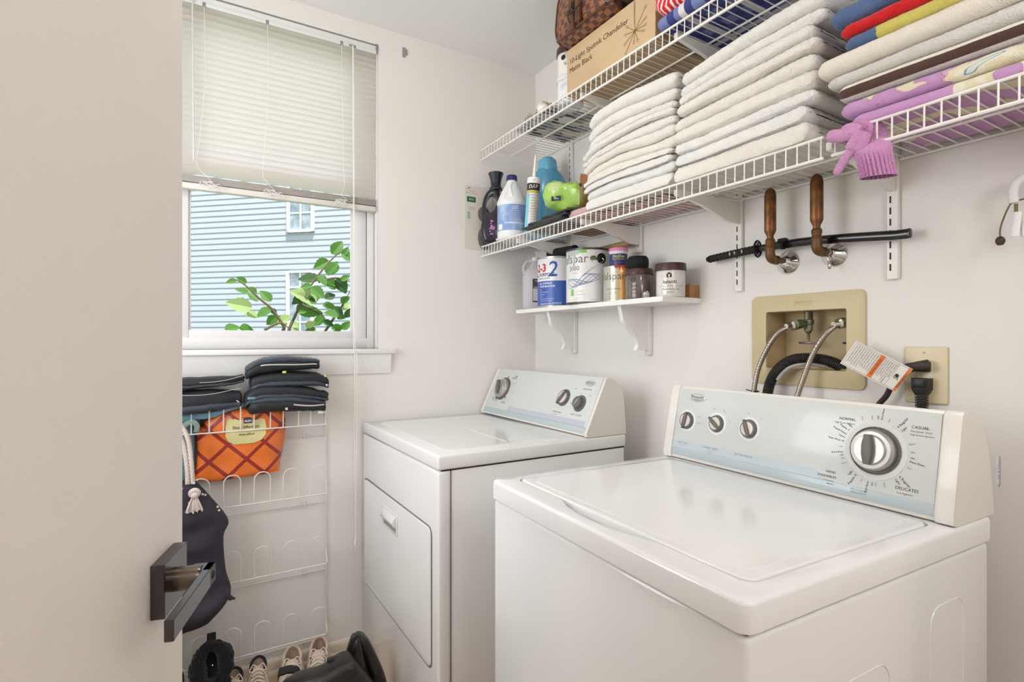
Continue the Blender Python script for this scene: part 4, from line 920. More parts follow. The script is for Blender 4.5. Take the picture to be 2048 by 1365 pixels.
def stack(n, y0, y1, xf, zlo, ztop, label, grp, lefts, thick, wave, seed, rights=None):
    """n folded white towels; ztop(y) is the top of the pile, lefts = how far each one reaches at the corner end"""
    tot = sum(thick); acc = [0]
    for t_ in thick: acc.append(acc[-1]+t_/tot)
    def lev(k):
        f = acc[k]
        def z(x, y):
            base = zlo(x, y); tp = ztop(x, y)
            w = wave*noise.noise(V(y*5.5, k*0.55+seed, 0.3))*(0.25+math.sin(PI*f)) if 0 < k < n else 0
            return base+(tp-base)*f+w
        return z
    for k in range(n):
        m = MB(); r = random.Random(seed*50+k)
        ya = y0+(rights[k] if rights else r.uniform(-0.008, 0.008)); yb = y1+lefts[k]
        lo, hi = lev(k), lev(k+1)
        folded(m, ya, yb, xf+r.uniform(-0.006, 0.007)-(0.012 if k == 0 else (0.005 if k < 3 else 0)), 1.393, lambda x, y: lo(x, y)+0.0004, lambda x, y: hi(x, y)-0.0004, seed+k, rim=0.018, fuzz=0.0016, amp=0.0018)
        kk = n-1-k
        nm = 'topmost' if kk == 0 else ('bottom' if k == 0 else ordn[kk]+' from the top')
        solo('towel', m, white_t[r.randrange(3)], nm+' folded white towel in the '+label, 'towel', grp, ang=70)
def lo1(x, y): return 1.640-0.015*clamp((1.20-x)/0.07, 0, 1)-0.022*clamp((1.122-x)/0.012, 0, 1)
def top1(x, y):
    s = clamp((y-1.03)/0.36, 0, 1); return 1.932-0.006*s+0.018*math.sin(PI*s*0.9)*(1 if s < 1 else 0)-0.05*max(0, (s-0.86)/0.14)**2*0.5-0.03*clamp((x-1.25)/0.14, 0, 1)
stack(11, 1.018, 1.385, 1.122, lo1, top1, 'left white stack on the lower shelf', 'white towels in the left stack', [0.006, 0.012, 0.02, 0.022, 0.018, 0.026, 0.036, 0.026, 0.008, 0.004, -0.006], [1.25, 1.05, 0.8, 0.8, 0.95, 0.95, 0.95, 0.8, 0.8, 1.1, 1.45], 0.011, 3)
def lo2(x, y): return 1.6245-0.018*clamp((1.122-x)/0.012, 0, 1)
def top2(x, y):
    s = clamp((y-0.6)/0.42, 0, 1); return 1.938-0.035*s*s-0.02*clamp((x-1.25)/0.14, 0, 1)
stack(9, 0.62, 1.018, 1.118, lo2, top2, 'right white stack on the lower shelf', 'white towels in the right stack', [0, -0.004, 0.0, 0.004, 0.008, -0.012, -0.016, -0.014, -0.022], [1.45, 1.1, 1.0, 1.25, 1.2, 0.95, 0.9, 0.9, 1.25], 0.009, 17, [0.03, 0.035, 0.015, 0.012, 0.02, 0.012, 0.02, 0.0, -0.01])
# coloured beach towels at right
G3 = 'beach towels stacked at right'
def zl(zz, tilt=0.0, droop=0.0): return lambda x, y: zz+tilt*(y-0.45)-droop*clamp((1.17-x)/0.07, 0, 1)**1.5
Y3 = -0.0
lil, n, L, bs = node_mat('lilac_print_terry', 0.95); bs.inputs['Sheen Weight'].default_value = 0.2
tc = n.new('ShaderNodeTexCoord'); n1 = n.new('ShaderNodeTexNoise'); n1.inputs['Scale'].default_value = 9; n1.inputs['Distortion'].default_value = 1.2; L.new(tc.outputs['Object'], n1.inputs['Vector'])
rp = n.new('ShaderNodeValToRGB'); cr = rp.color_ramp; cr.interpolation = 'CONSTANT'
cr.elements[0].position = 0; cr.elements[0].color = rgba(198, 150, 198); cr.elements[1].position = 0.53; cr.elements[1].color = rgba(226, 216, 184)
for p_, c_ in ((0.46, (196, 146, 196)), (0.505, (160, 134, 110)), (0.515, (214, 170, 200)), (0.60, (232, 226, 206)), (0.64, (120, 160, 172)), (0.65, (214, 222, 214))): e = cr.elements.new(p_); e.color = rgba(*c_)
L.new(n1.outputs[0], rp.inputs[0]); L.new(rp.outputs[0], bs.inputs['Base Color'])
n2 = n.new('ShaderNodeTexNoise'); n2.inputs['Scale'].default_value = 450; L.new(tc.outputs['Object'], n2.inputs['Vector']); bp = n.new('ShaderNodeBump'); bp.inputs['Distance'].default_value = 0.003; bp.inputs['Strength'].default_value = 0.6; L.new(n2.outputs[0], bp.inputs['Height']); L.new(bp.outputs[0], bs.inputs['Normal'])
lilac_t = terry('lilac_terry', (196, 146, 196), (204, 156, 200), 0.5)
m = MB()
folded(m, Y3, 0.566, 1.112, 1.39, zl(1.624, 0, 0.012), zl(1.644, 0, 0.006), 1, amp=0.001, fuzz=0.0004, mfn=lambda k, h, q: 1 if (k == 'f' and q > 0.62) else 0)
folded(m, Y3, 0.588, 1.114, 1.39, zl(1.644, 0, 0.005), zl(1.672, 0.01), 2, amp=0.001, fuzz=0.0004, mfn=lambda k, h, q: 0)
solo('beach_towel', m, [lil, lilac_t], 'lilac beach towel with cream swirls, bottom of the right-hand coloured stack', 'towel', G3, ang=70)
brown_t = terry('brown_terry', (92, 66, 60), (84, 60, 54), 0.8); cream_t = terry('cream_terry', (234, 226, 212), (238, 230, 216), 0.7); grey_t = terry('pale_grey_terry', (216, 212, 206), (222, 218, 212), 0.8)
m = MB(); folded(m, Y3, 0.592, 1.108, 1.388, zl(1.673, 0.01), zl(1.705, 0.015), 3, amp=0.0008, fuzz=0.0004, nu=64, mfn=lambda k, h, q: (1 if (k == 'f' and -0.62 < h < 0.30) else (2 if h <= -0.62 else 0)))
solo('beach_towel', m, [cream_t, brown_t, grey_t], 'cream beach towel with a brown band, above the lilac towel', 'towel', G3, ang=70)
m = MB(); folded(m, Y3, 0.612, 1.110, 1.388, zl(1.706, 0.015), zl(1.732, -0.01), 5, amp=0.001)
solo('beach_towel', m, grey_t, 'pale grey-white towel in the right-hand stack, just above the brown banded one', 'towel', G3, ang=70)
m = MB(); folded(m, Y3, 0.628, 1.102, 1.388, zl(1.733, -0.01), zl(1.772, -0.005), 6, amp=0.0012, fuzz=0.0005)
solo('beach_towel', m, cream_t, 'thick cream towel in the right-hand stack, under the red and blue one', 'towel', G3, ang=70)
blue_t = terry('blue_terry', (92, 116, 158), (80, 102, 144), 0.9); red_t = terry('red_terry', (214, 34, 40), (204, 28, 34), 0.7); yel_t = terry('yellow_terry', (214, 200, 108), (206, 192, 100), 0.7)
m = MB()
folded(m, Y3, 0.582, 1.114, 1.388, zl(1.773, -0.005), zl(1.800, 0.0), 7, amp=0.0014, mfn=lambda k, h, q: 2 if q < 0.78 else 0)
folded(m, Y3, 0.588, 1.112, 1.388, zl(1.800, 0.0), zl(1.826, 0.0), 8, amp=0.0014, mfn=lambda k, h, q: 1)
folded(m, Y3, 0.606, 1.112, 1.388, zl(1.826, 0.0), zl(1.868, 0.0), 9, amp=0.0018, mfn=lambda k, h, q: 0)
solo('beach_towel', m, [blue_t, red_t, yel_t], 'blue, red and yellow beach towel on top of the right-hand stack', 'towel', G3, ang=70)
# ---------------------------------------------------------------- pink bath glove draped over the shelf edge
glv = terry('pink_knit', (216, 152, 200), (222, 164, 210), 1.0)
t = thing('bath_glove', 'pink knitted bath glove draped over the lower shelf edge under the towels', 'glove', (1.12, 0.57, 1.53))
gx = 1.108
b = MB()
def gp(u, v, x=gx): return ax(u, v, x)
cuff = [((1718, 282), (1782, 270), 1.14), ((1712, 296), (1784, 284), 1.118), ((1707, 308), (1784, 300), 1.108), ((1714, 325), (1787, 316), 1.108), ((1718, 342), (1790, 333), 1.108), ((1721, 356), (1793, 346), 1.108), ((1720, 360), (1794, 349), 1.108)]
NS = 104
def cfn(i, j):
    (l, r_, x) = cuff[j]; A = ax(l[0], l[1], x); B = ax(r_[0], r_[1], x); c = (A+B)/2; hw2 = (B-A)/2; a = 2*PI*i/NS
    rib = 1+0.075*math.cos(a*13)*(1 if j > 2 else 0.3)
    return c+hw2*math.cos(a)*(1+0.02*math.cos(a*26))+V((0.0165+(0.0028 if j > 2 else 0.0008)*math.cos(a*26))*math.sin(a), 0, 0)+V(0, 0, 0.0015*noise.noise(V(i, j, 3)))
b.grid(cfn, NS, len(cuff), cu=True)
part('cuff', b, glv, t, 70)
b = MB(); b.tube(spline([gp(1750, 292, 1.14), gp(1740, 270, 1.145), gp(1730, 262, 1.125), gp(1722, 262, 1.112)], 4), [0.028, 0.029, 0.029, 0.028, 0.027, 0.026, 0.025, 0.024, 0.023, 0.021, 0.02, 0.019, 0.016], 14, flat=(V(1, 0, 0), 0.55)); part('palm', b, glv, t, 70)
for pts, r0 in (([(1716, 264), (1700, 268), (1680, 272), (1655, 272)], 0.0125), ([(1722, 262), (1716, 275), (1707, 290), (1699, 302)], 0.0125), ([(1733, 266), (1728, 280), (1720, 295), (1714, 304)], 0.010), ([(1708, 298), (1696, 310), (1684, 328), (1671, 350)], 0.0085), ([(1720, 262), (1708, 256), (1694, 258), (1688, 264)], 0.0095)):
    m = MB(); P = spline([gp(u, v, gx-0.008) for u, v in pts], 5); k = len(P)
    m.tube(P, [r0*(0.95+0.1*math.sin(PI*i/(k-1))) if i < k-2 else r0*(0.85 if i == k-2 else 0.45) for i in range(k)], 12, flat=(V(1, 0, 0), 0.7)); part('finger', m, glv, t, 70)
# ---------------------------------------------------------------- bottles and packets at the corner end of the lower wire shelf
ZD = 1.6222
def bottle_mesh(m, c, prof, ang, rot, seg=36, sq=2.6):
    """upright bottle with a flattened super-elliptic section: prof = (half width, half depth, z)"""
    ca, sa = math.cos(rot), math.sin(rot)
    def fn(i, j):
        hw_, hd, z = prof[j]; a = 2*PI*i/seg
        x = math.copysign(abs(math.cos(a))**(2/sq), math.cos(a))*hw_; y = math.copysign(abs(math.sin(a))**(2/sq), math.sin(a))*hd
        return V(c[0]+x*ca-y*sa, c[1]+x*sa+y*ca, c[2]+z)
    vs = m.grid(fn, seg, len(prof), cu=True)
    m.fan([vs[i][0] for i in range(seg)], True); m.fan([vs[i][-1] for i in range(seg)])
def view_rot(c): return math.atan2(-c[0], c[1])       # turn a bottle's broad side to the doorway
def frame(c):
    r = view_rot(c); return V(math.cos(r), math.sin(r), 0), V(math.sin(r), -math.cos(r), 0)   # right, toward viewer
# dark softener bottle with a side handle
c = V(1.143, 2.055, ZD); rr, nn = frame(c)
t = thing('bottle', 'dark purple-black fabric softener bottle with a loop handle, last on the lower shelf', 'bottle', c)
purp = mat('dark_violet_plastic', (30, 28, 40), 0.25, coat=0.3)
b = MB()
OUT = [(-0.026, 0.0), (0.030, 0.0), (0.046, 0.008), (0.052, 0.04), (0.053, 0.09), (0.050, 0.13), (0.044, 0.17), (0.036, 0.205), (0.026, 0.230), (0.012, 0.238), (-0.008, 0.238), (-0.024, 0.228), (-0.038, 0.205), (-0.047, 0.17), (-0.050, 0.135), (-0.0495, 0.10), (-0.052, 0.07), (-0.050, 0.04), (-0.042, 0.012)]
HOL = [(0.000, 0.213), (-0.010, 0.212), (-0.021, 0.200), (-0.029, 0.180), (-0.0315, 0.158), (-0.029, 0.140), (-0.020, 0.130), (-0.006, 0.134), (0.006, 0.148), (0.016, 0.170), (0.018, 0.190), (0.011, 0.206)]
def dens(L_, n_):
    P = spline([V(a[0], a[1], 0) for a in L_+[L_[0]]], n_)[:-1]; return [(p.x, p.y) for p in P]
def bcl(m, sgn):
    """one half of the bottle: rounded outline and rounded handle opening"""
    o2 = dens(OUT, 4); h2 = dens(HOL[::-1], 4)
    k = len(o2); m.plate_hole(o2, h2, c, rr, V(0, 0, 1), nn*sgn, 0.028, 0.014)
bcl(b, 1); bcl(b, -1)
body = part('body', b, purp, t, 75)
b = MB(); b.lathe([(0.028, 0.235), (0.029, 0.24), (0.0275, 0.246), (0.022, 0.25), (0.022, 0.262), (0.026, 0.285), (0.0325, 0.303), (0.034, 0.309), (0.031, 0.311), (0.024, 0.304), (0.0, 0.303)], c+rr*0.012, seg=11); part('cap', b, purp, t, 20)
b = MB(); b.mi = 0
q = c+nn*0.0287+rr*0.012
b.poly([q+rr*-0.016+V(0, 0, 0.02), q+rr*0.024+V(0, 0, 0.02), q+rr*0.024+V(0, 0, 0.075), q+rr*-0.016+V(0, 0, 0.082)], 0)
b.poly([q+nn*0.0004+rr*-0.002+V(0, 0, 0.036), q+nn*0.0004+rr*0.023+V(0, 0, 0.036), q+nn*0.0004+rr*0.023+V(0, 0, 0.056), q+nn*0.0004+rr*-0.002+V(0, 0, 0.058)], 3)
random.seed(5)
for i in range(26):
    a = random.uniform(0, 6.28); d_ = random.uniform(0.001, 0.016); s_ = 0.0034
    p = q+nn*0.0008+rr*(-0.018+d_*math.cos(a)*0.8)+V(0, 0, 0.068+d_*1.9*math.sin(a)); b.poly([p+rr*s_*math.cos(k_*1.05)+V(0, 0, s_*math.sin(k_*1.05)) for k_ in range(6)], 1+(i % 2)*2-(i % 2))
b.lathe([(0.0045, 0), (0.0048, 0.0004)], q+rr*0.004+V(0, 0, 0.016), nn, seg=14)
for f in b.bm.faces[-16:]: f.material_index = 4
part('label', b, [mat('plum_label', (58, 40, 66), 0.4), mat('pink_flowers', (214, 140, 190), 0.5), mat('lilac_flowers', (170, 130, 200), 0.5), mat('grey_text_block', (96, 92, 104), 0.5), white_ink], body, None)
# bleach jug
c = V(1.172, 1.946, ZD); rr, nn = frame(c)
t = thing('bleach_jug', 'white bleach jug with blue label and navy cap on the lower shelf', 'jug', c)
wp = mat('white_hdpe', (240, 240, 240), 0.35, sub=0.1)
b = MB(); b.lathe([(0.050, 0), (0.058, 0.004), (0.0605, 0.012), (0.0605, 0.145), (0.0625, 0.15), (0.0625, 0.158), (0.058, 0.17), (0.05, 0.19), (0.038, 0.215), (0.026, 0.237), (0.0195, 0.248), (0.0195, 0.254)], c, seg=48)
for v_ in b.bm.verts:      # pinch for the moulded handle
    d = v_.co-c; s_ = d.dot(nn)*0.0+d.dot(rr)
    if 0.165 < d.z < 0.24 and d.dot(nn) > 0 and -0.03 < s_ < 0.0: v_.co -= nn*0.016*math.exp(-((s_+0.014)/0.009)**2)*math.sin(PI*(d.z-0.165)/0.075)
body = part('body', b, wp, t, 60)
b = MB(); b.tube(spline([c+rr*0.004+nn*0.05+V(0, 0, 0.168), c+rr*-0.004+nn*0.043+V(0, 0, 0.195), c+rr*-0.006+nn*0.03+V(0, 0, 0.222), c+nn*0.02+V(0, 0, 0.238)], 5), 0.0085, 10); part('handle', b, wp, body, 60)
b = MB(); b.lathe([(0.0215, 0.252), (0.0215, 0.272), (0.02, 0.2745), (0.0, 0.2745)], c, seg=28)
for i in range(28): a = 2*PI*i/28; b.tube([c+V(0.0217*math.cos(a), 0.0217*math.sin(a), 0.254), c+V(0.0217*math.cos(a), 0.0217*math.sin(a), 0.27)], 0.0008, 4)
part('cap', b, mat('navy_cap', (44, 54, 104), 0.35), t)
b = MB(); ph = facing(c)
b.lathe([(0.0609, 0.035), (0.0609, 0.142)], c, seg=40, cap=False, a0=ph-1.35, a1=ph+1.45, up=(1, 0, 0)); lb_ = part('label', b, mat('blue_label', (132, 164, 214), 0.4, var=(26, (186, 204, 230), 0.45, 0.7)), body)
b = MB()
LT = ['Regular', 'BLEACH', 'Whitens and brightens', 'removes stains and odors', 'Use in standard and HE', 'washers. Pour into the', 'dispenser before adding', 'clothes. Keep out of reach', 'of children. Rinse well.']
for i, s in enumerate(LT): b.text(s, 0.008 if i < 2 else 0.0052, oncyl(c, 0.0612, ph+0.25, ZD+0.132-i*0.0088))
b.lathe([(0.0611, 0.04), (0.0611, 0.062)], c, seg=8, cap=False, a0=ph-1.1, a1=ph-0.7); b.lathe([(0.0611, 0.064), (0.0611, 0.067)], c, seg=14, cap=False, a0=ph-0.5, a1=ph+1.3)
part('lettering', b, white_ink, lb_, None)
# caulk tube leaning
t = thing('caulk_tube', 'white caulk cartridge with long pointed nozzle and black and yellow band', 'caulk tube', (1.17, 1.785, ZD))
p0 = V(1.170, 1.800, ZD+0.004); p1 = V(1.176, 1.782, ZD+0.222); A = (p1-p0).normalized()
b = MB(); b.lathe([(0.0245, 0), (0.025, 0.002), (0.025, 0.205)], p0, A, 32); body = part('cartridge', b, mat('caulk_white', (232, 232, 224), 0.4), t)
b = MB(); b.lathe([(0.0263, 0.196), (0.0268, 0.198), (0.0268, 0.214), (0.025, 0.219), (0.0085, 0.222), (0.0075, 0.226), (0.003, 0.31), (0.0, 0.312)], p0, A, 28); part('nozzle', b, pw, t)
b = MB(); ph = facing(p0)
for mi_, z0, z1, a_, bq in ((1, 0.168, 0.196, -1.5, 1.5), (2, 0.158, 0.167, -1.5, 1.5), (3, 0.02, 0.156, -1.5, -0.55), (4, 0.003, 0.032, -1.5, 1.5)):
    b.mi = mi_-1; b.lathe([(0.02525, z0), (0.02525, z1)], p0, A, 20, cap=False, up=(1, 0, 0), a0=ph+a_, a1=ph+bq)
lb_ = part('label', b, [mat('black_band', (40, 38, 36), 0.5), mat('yellow_band', (206, 186, 84), 0.5), mat('sky_blue_label', (142, 206, 226), 0.5), mat('aqua_label', (96, 188, 220), 0.5)], body)
b = MB()
def onA(x, y, off=0.0254, sp=0.0):
    a = ph+sp+x/0.025; 
    return p0+A*y+V(math.cos(a), math.sin(a), 0)*off
b.mi = 1; b.text('DAP', 0.02, lambda x, y: onA(x, y+0.181), bold=0.01); b.mi = 0
for i in range(11): b.text(['KITCHEN & BATH', 'siliconized', 'acrylic latex', 'sealant caulk', 'seals gaps', 'water tight', 'mold resistant', 'white', 'interior', 'exterior', '10.1 fl oz'][i], 0.0058, lambda x, y: onA(x, y+0.148-i*0.0105, sp=0.15))
b.text('caulk', 0.005, lambda x, y: onA(x, y+0.206, 0.0272))
part('lettering', b, [grey_ink, white_ink], lb_, None)
# big blue detergent bottle
c = V(1.300, 1.868, ZD); rr, nn = frame(c)
t = thing('detergent_bottle', 'big light blue laundry bottle standing behind the green packet', 'bottle', c)
b = MB(); bottle_mesh(b, c, [(0.07, 0.045, 0), (0.08, 0.05, 0.008), (0.082, 0.052, 0.08), (0.084, 0.052, 0.20), (0.080, 0.05, 0.235), (0.068, 0.046, 0.265), (0.050, 0.042, 0.287), (0.040, 0.04, 0.297)], 0, view_rot(c), 44, 2.4); part('body', b, mat('azure_plastic', (84, 158, 194), 0.3, coat=0.3), t, 60)
b = MB(); b.lathe([(0.042, 0.290), (0.0425, 0.308), (0.0395, 0.311), (0.0395, 0.328), (0.036, 0.338), (0.026, 0.342), (0.024, 0.348), (0.0, 0.349)], c, seg=32); part('cap', b, mat('pale_azure_cap', (110, 182, 212), 0.3), t)
# flattened brown carton behind
t = thing('cardboard_carton', 'open brown cardboard carton with raised flaps behind the green packet', 'box', (1.34, 1.6, ZD))
kraft = mat('kraft_brown', (166, 114, 70), 0.75, var=(18, (182, 128, 82), 0.4, 0.7))
b = MB(); b.box(1.285, 1.395, 1.47, 1.70, ZD, 1.80, 0.001, 1); bx = part('body', b, kraft, t)
b = MB(); b.prism([(0, 0), (0.15, 0), (0.155, 0.05), (0.13, 0.085), (0.05, 0.08), (0.01, 0.05)], (1.382, 1.69, 1.80), (0, -1, 0), (0.05, 0, 1), (1, 0, 0), 0.003)
b.prism([(0, 0), (0.035, 0), (0.05, 0.075), (0.022, 0.085)], (1.36, 1.735, 1.795), (0.3, -1, 0), (0, 0.2, 1), (1, 0, 0), 0.003)
b.prism([(0, 0), (0.08, 0), (0.075, 0.055), (0.01, 0.06)], (1.300, 1.56, 1.80), (0, -1, 0), (0.35, 0, 1), (1, 0, 0), 0.003); part('flap', b, kraft, bx)
b = MB(); b.box(1.20, 1.36, 1.425, 1.462, 1.64, 1.805, 0.001, 1); solo('orange_carton', b, mat('orange_card', (234, 156, 52), 0.6), 'narrow orange carton wedged between green packet and white towels', 'box')
b = MB(); b.box(1.30, 1.385, 1.955, 1.99, ZD, 1.842, 0.002, 1); b.mi = 1; b.box(1.299, 1.386, 1.954, 1.991, 1.80, 1.838, 0.001, 1); solo('blue_orange_box', b, [mat('slate_blue_card', (86, 104, 150), 0.5), mat('orange_stripe', (226, 120, 60), 0.5)], 'small box with an orange stripe behind the white bleach jug', 'box')
# green wipes packet
c = V(1.172, 1.572, 1.663)
t = thing('wipes_packet', 'lime green crumpled plastic wipes packet lying on the black pouch', 'packet', c)
rr, nn = frame(c); gm = mat('lime_plastic', (160, 202, 92), 0.2, coat=0.6, var=(16, (206, 222, 166), 0.5, 0.68))
b = MB()
def gfn(i, j):
    a = 2*PI*i/28; s = j/15*2-1; e = (1-abs(s)**3.2)**0.5 if abs(s) < 1 else 0.0
    w_ = 0.050*max(e, 0.02); h_ = 0.054*max(e, 0.03)*(1+0.12*math.sin(3*s))
    p = c+rr*(0.083*s)+nn*(math.copysign(abs(math.cos(a))**0.8, math.cos(a))*w_)+V(0, 0, 0.056+0.012*s*-1+math.copysign(abs(math.sin(a))**0.8, math.sin(a))*h_)
    k = noise.noise(p*24)*0.014+abs(noise.noise(p*48))*0.009
    return p+(nn*math.cos(a)+V(0, 0, math.sin(a)))*k
b.grid(gfn, 28, 16, cu=True); b.bm.verts.ensure_lookup_table()
zmn = min(v.co.z for v in b.bm.verts)
for v in b.bm.verts: v.co.z = max(v.co.z, 1.6635)
body = part('wrapper', b, gm, t, 25)
nav = mat('navy_patch', (40, 52, 72), 0.4)
for (s_, zz, w_, h_, tx) in ((-0.032, 0.040, 0.017, 0.0095, 'wipes'), (0.048, 0.078, 0.010, 0.016, 'baby')):
    b = MB(); q = c+rr*s_+nn*0.0565*(1 if s_ < 0 else 0.86)+V(0, 0, zz)
    b.poly([q-rr*w_-V(0, 0, h_), q+rr*w_-V(0, 0, h_*0.6), q+rr*w_+V(0, 0, h_), q-rr*w_+V(0, 0, h_*0.7)], 0); b.text(tx, h_*0.8, flat(q+nn*0.001, rr, V(0, 0, 1)), mi=1); part('label', b, [nav, white_ink], body, None)
# black pouch, folded bag and woven cloth
b = MB()
def bfl(x0, x1, y0, y1, z0, z1, sd): folded(b, y0, y1, x0, x1, lambda x, y: z0+0.004*noise.noise(V(x*20, y*20, sd)), lambda x, y: z1+0.006*noise.noise(V(x*16, y*16, sd+4)), sd, nu=24, nv=24, rim=0.012, amp=0.002, fuzz=0)
bfl(1.098, 1.27, 1.50, 1.755, ZD+0.003, ZD+0.014, 1); bfl(1.112, 1.26, 1.49, 1.735, ZD+0.014, ZD+0.026, 2); bfl(1.118, 1.25, 1.48, 1.66, ZD+0.026, ZD+0.036, 3)
solo('folded_bag', b, mat('black_nylon', (44, 46, 50), 0.38), 'folded black nylon pouch flat on the lower shelf under the green packet', 'pouch', ang=60)
wov, n, L, bs = node_mat('red_woven_cloth', 0.8); tc = n.new('ShaderNodeTexCoord'); wv = n.new('ShaderNodeTexWave'); wv.inputs['Scale'].default_value = 55; wv.inputs['Distortion'].default_value = 7; wv.inputs['Detail Scale'].default_value = 22; wv.bands_direction = 'Y'; L.new(tc.outputs['Object'], wv.inputs[0])
rp = n.new('ShaderNodeValToRGB'); rp.color_ramp.interpolation = 'CONSTANT'; rp.color_ramp.elements[0].color = rgba(168, 62, 84); rp.color_ramp.elements[1].position = 0.5; rp.color_ramp.elements[1].color = rgba(232, 220, 220); L.new(wv.outputs[0], rp.inputs[0]); L.new(rp.outputs[0], bs.inputs[0])
b = MB()
folded(b, 1.40, 1.545, 1.135, 1.385, lambda x, y: ZD+0.0015, lambda x, y: ZD+0.0155+0.016*clamp((1.3-x)/0.1, 0, 1), 4, nu=34, nv=30, rim=0.008, amp=0.0012, fuzz=0.0003)
folded(b, 1.13, 1.405, 1.215, 1.385, lambda x, y: ZD+0.0015, lambda x, y: ZD+0.0155, 5, nu=24, nv=30, rim=0.008, amp=0.0008, fuzz=0.0002)
solo('woven_cloth', b, wov, 'red and white woven cloth spread under the left white towel stack', 'cloth', ang=60)
b = MB(); b.box(1.20, 1.28, 1.455, 1.52, 1.645, 1.675, 0.006); b.jitter(0.004, 40); solo('red_packet', b, mat('bright_red_wrap', (206, 44, 50), 0.4), 'small bright red packet peeking out right of the green packet', 'packet')
b = MB(); b.box(1.265, 1.395, 1.87, 1.95, ZD+0.001, ZD+0.009, 0.002, 1); solo('red_folder', b, mat('red_card', (188, 40, 62), 0.5), 'flat red box lying at the back of the lower wire shelf near the corner', 'box')
# blister pack hanging on the back wall
t = thing('blister_pack', 'clear plastic blister pack with green label on back wall beside the shelf', 'package', (1.11, YA-0.01, 1.606))
clr = mat('clear_plastic', (235, 228, 222), 0.12, trans=0.85, ior=1.1)
b = MB(); b.prism(rrect(1.038, 1.178, 1.606, 1.885, 0.012, 5), (0, YA-0.001, 0), (1, 0, 0), (0, 0, 1), (0, -1, 0), 0.0016, 0.0005, 1); cd = part('backing_card', b, mat('pale_card', (226, 218, 210), 0.45), t)
b = MB()
for x, z, rx, rz in ((1.138, 1.66, 0.034, 0.052), (1.13, 1.765, 0.026, 0.034), (1.135, 1.713, 0.016, 0.02)): b.lathe([(1, 0), (0.97, 0.012), (0.85, 0.018), (0.4, 0.02), (0.001, 0.02)], (x, YA-0.0026, z), (0, -1, 0), 28, sx=rx, sy=rz)
part('bubble', b, clr, t)
b = MB(); fy = YA-0.0029
for x0, x1, z0, z1, mi_ in ((1.050, 1.093, 1.812, 1.836, 0), (1.052, 1.066, 1.74, 1.768, 0)): b.poly([V(x0, fy, z0), V(x1, fy, z0), V(x1, fy, z1), V(x0, fy, z1)], mi_)
b.poly([V(1.054, fy, 1.868), V(1.068, fy, 1.876), V(1.062, fy, 1.877), V(1.052, fy, 1.87)], 0)
for i in range(4): b.text(['Keep dry', 'Made for indoor use', 'see reverse', 'lot 2041'][i], 0.007, flat((1.075, fy, 1.862-i*0.0105 if i < 2 else 1.804-i*0.008), (1, 0, 0), (0, 0, 1)), mi=1)
b.text('ECO', 0.012, flat((1.072, fy-0.0003, 1.824), (1, 0, 0), (0, 0, 1)), mi=2)
for i in range(5): b.poly([V(1.053+i*0.0026, fy-0.0002, 1.742), V(1.0542+i*0.0026, fy-0.0002, 1.742), V(1.0542+i*0.0026, fy-0.0002, 1.766), V(1.053+i*0.0026, fy-0.0002, 1.766)], 2)
part('label', b, [mat('forest_green', (44, 110, 62), 0.5), grey_ink, white_ink], cd, None)
# ---------------------------------------------------------------- things on the upper wire shelf
ZU = 2.0472
box_m = mat('tan_cardboard', (200, 172, 136), 0.7, var=(6, (192, 163, 127), 0.4, 0.7))
t = thing('cardboard_box', 'large tan cardboard chandelier box on the upper wire shelf', 'box', (1.262, 1.297, ZU))
b = MB(); b.box(1.128, 1.395, 1.092, 1.503, ZU, 2.205, 0.0015, 1); bx = part('carton', b, box_m, t)
b = MB(); f_ = lambda y, z: (1.1274, y, z)
b.text('10-Light Sputnik Chandelier', 0.0255, flat(f_(1.488, 2.158), (0, -1, 0), (0, 0, 1)), 'LEFT'); b.text('Matte Black', 0.0255, flat(f_(1.488, 2.127), (0, -1, 0), (0, 0, 1)), 'LEFT')
part('lettering', b, mat('dark_brown_ink', (56, 40, 28), 0.7), bx, None)
b = MB(); cy, cz = 1.172, 2.112; px = 1.1268
b.tube([(px, cy, cz), (px, cy, 2.199)], 0.0006, 4); b.tube([(px, cy+0.003, cz+0.02), (px, cy+0.003, 2.199)], 0.0004, 4)
for a, ln in ((20, 0.06), (48, 0.085), (-4, 0.055), (170, 0.05), (205, 0.06), (232, 0.08), (262, 0.04), (290, 0.045), (-25, 0.05), (140, 0.055)):
    d = V(0, -math.cos(R(a)), math.sin(R(a))); e = V(0, d.z, -d.y); o = V(px, cy, cz)
    b.tube([o, o+d*(ln*0.72)], 0.0006, 4); q = o+d*(ln*0.72)
    b.tube([q-e*0.003, q+e*0.003, q+e*0.003+d*0.008, q-e*0.003+d*0.008], 0.0004, 4, closed=True)
part('printed_drawing', b, mat('brown_print', (120, 84, 54), 0.7), bx, None)
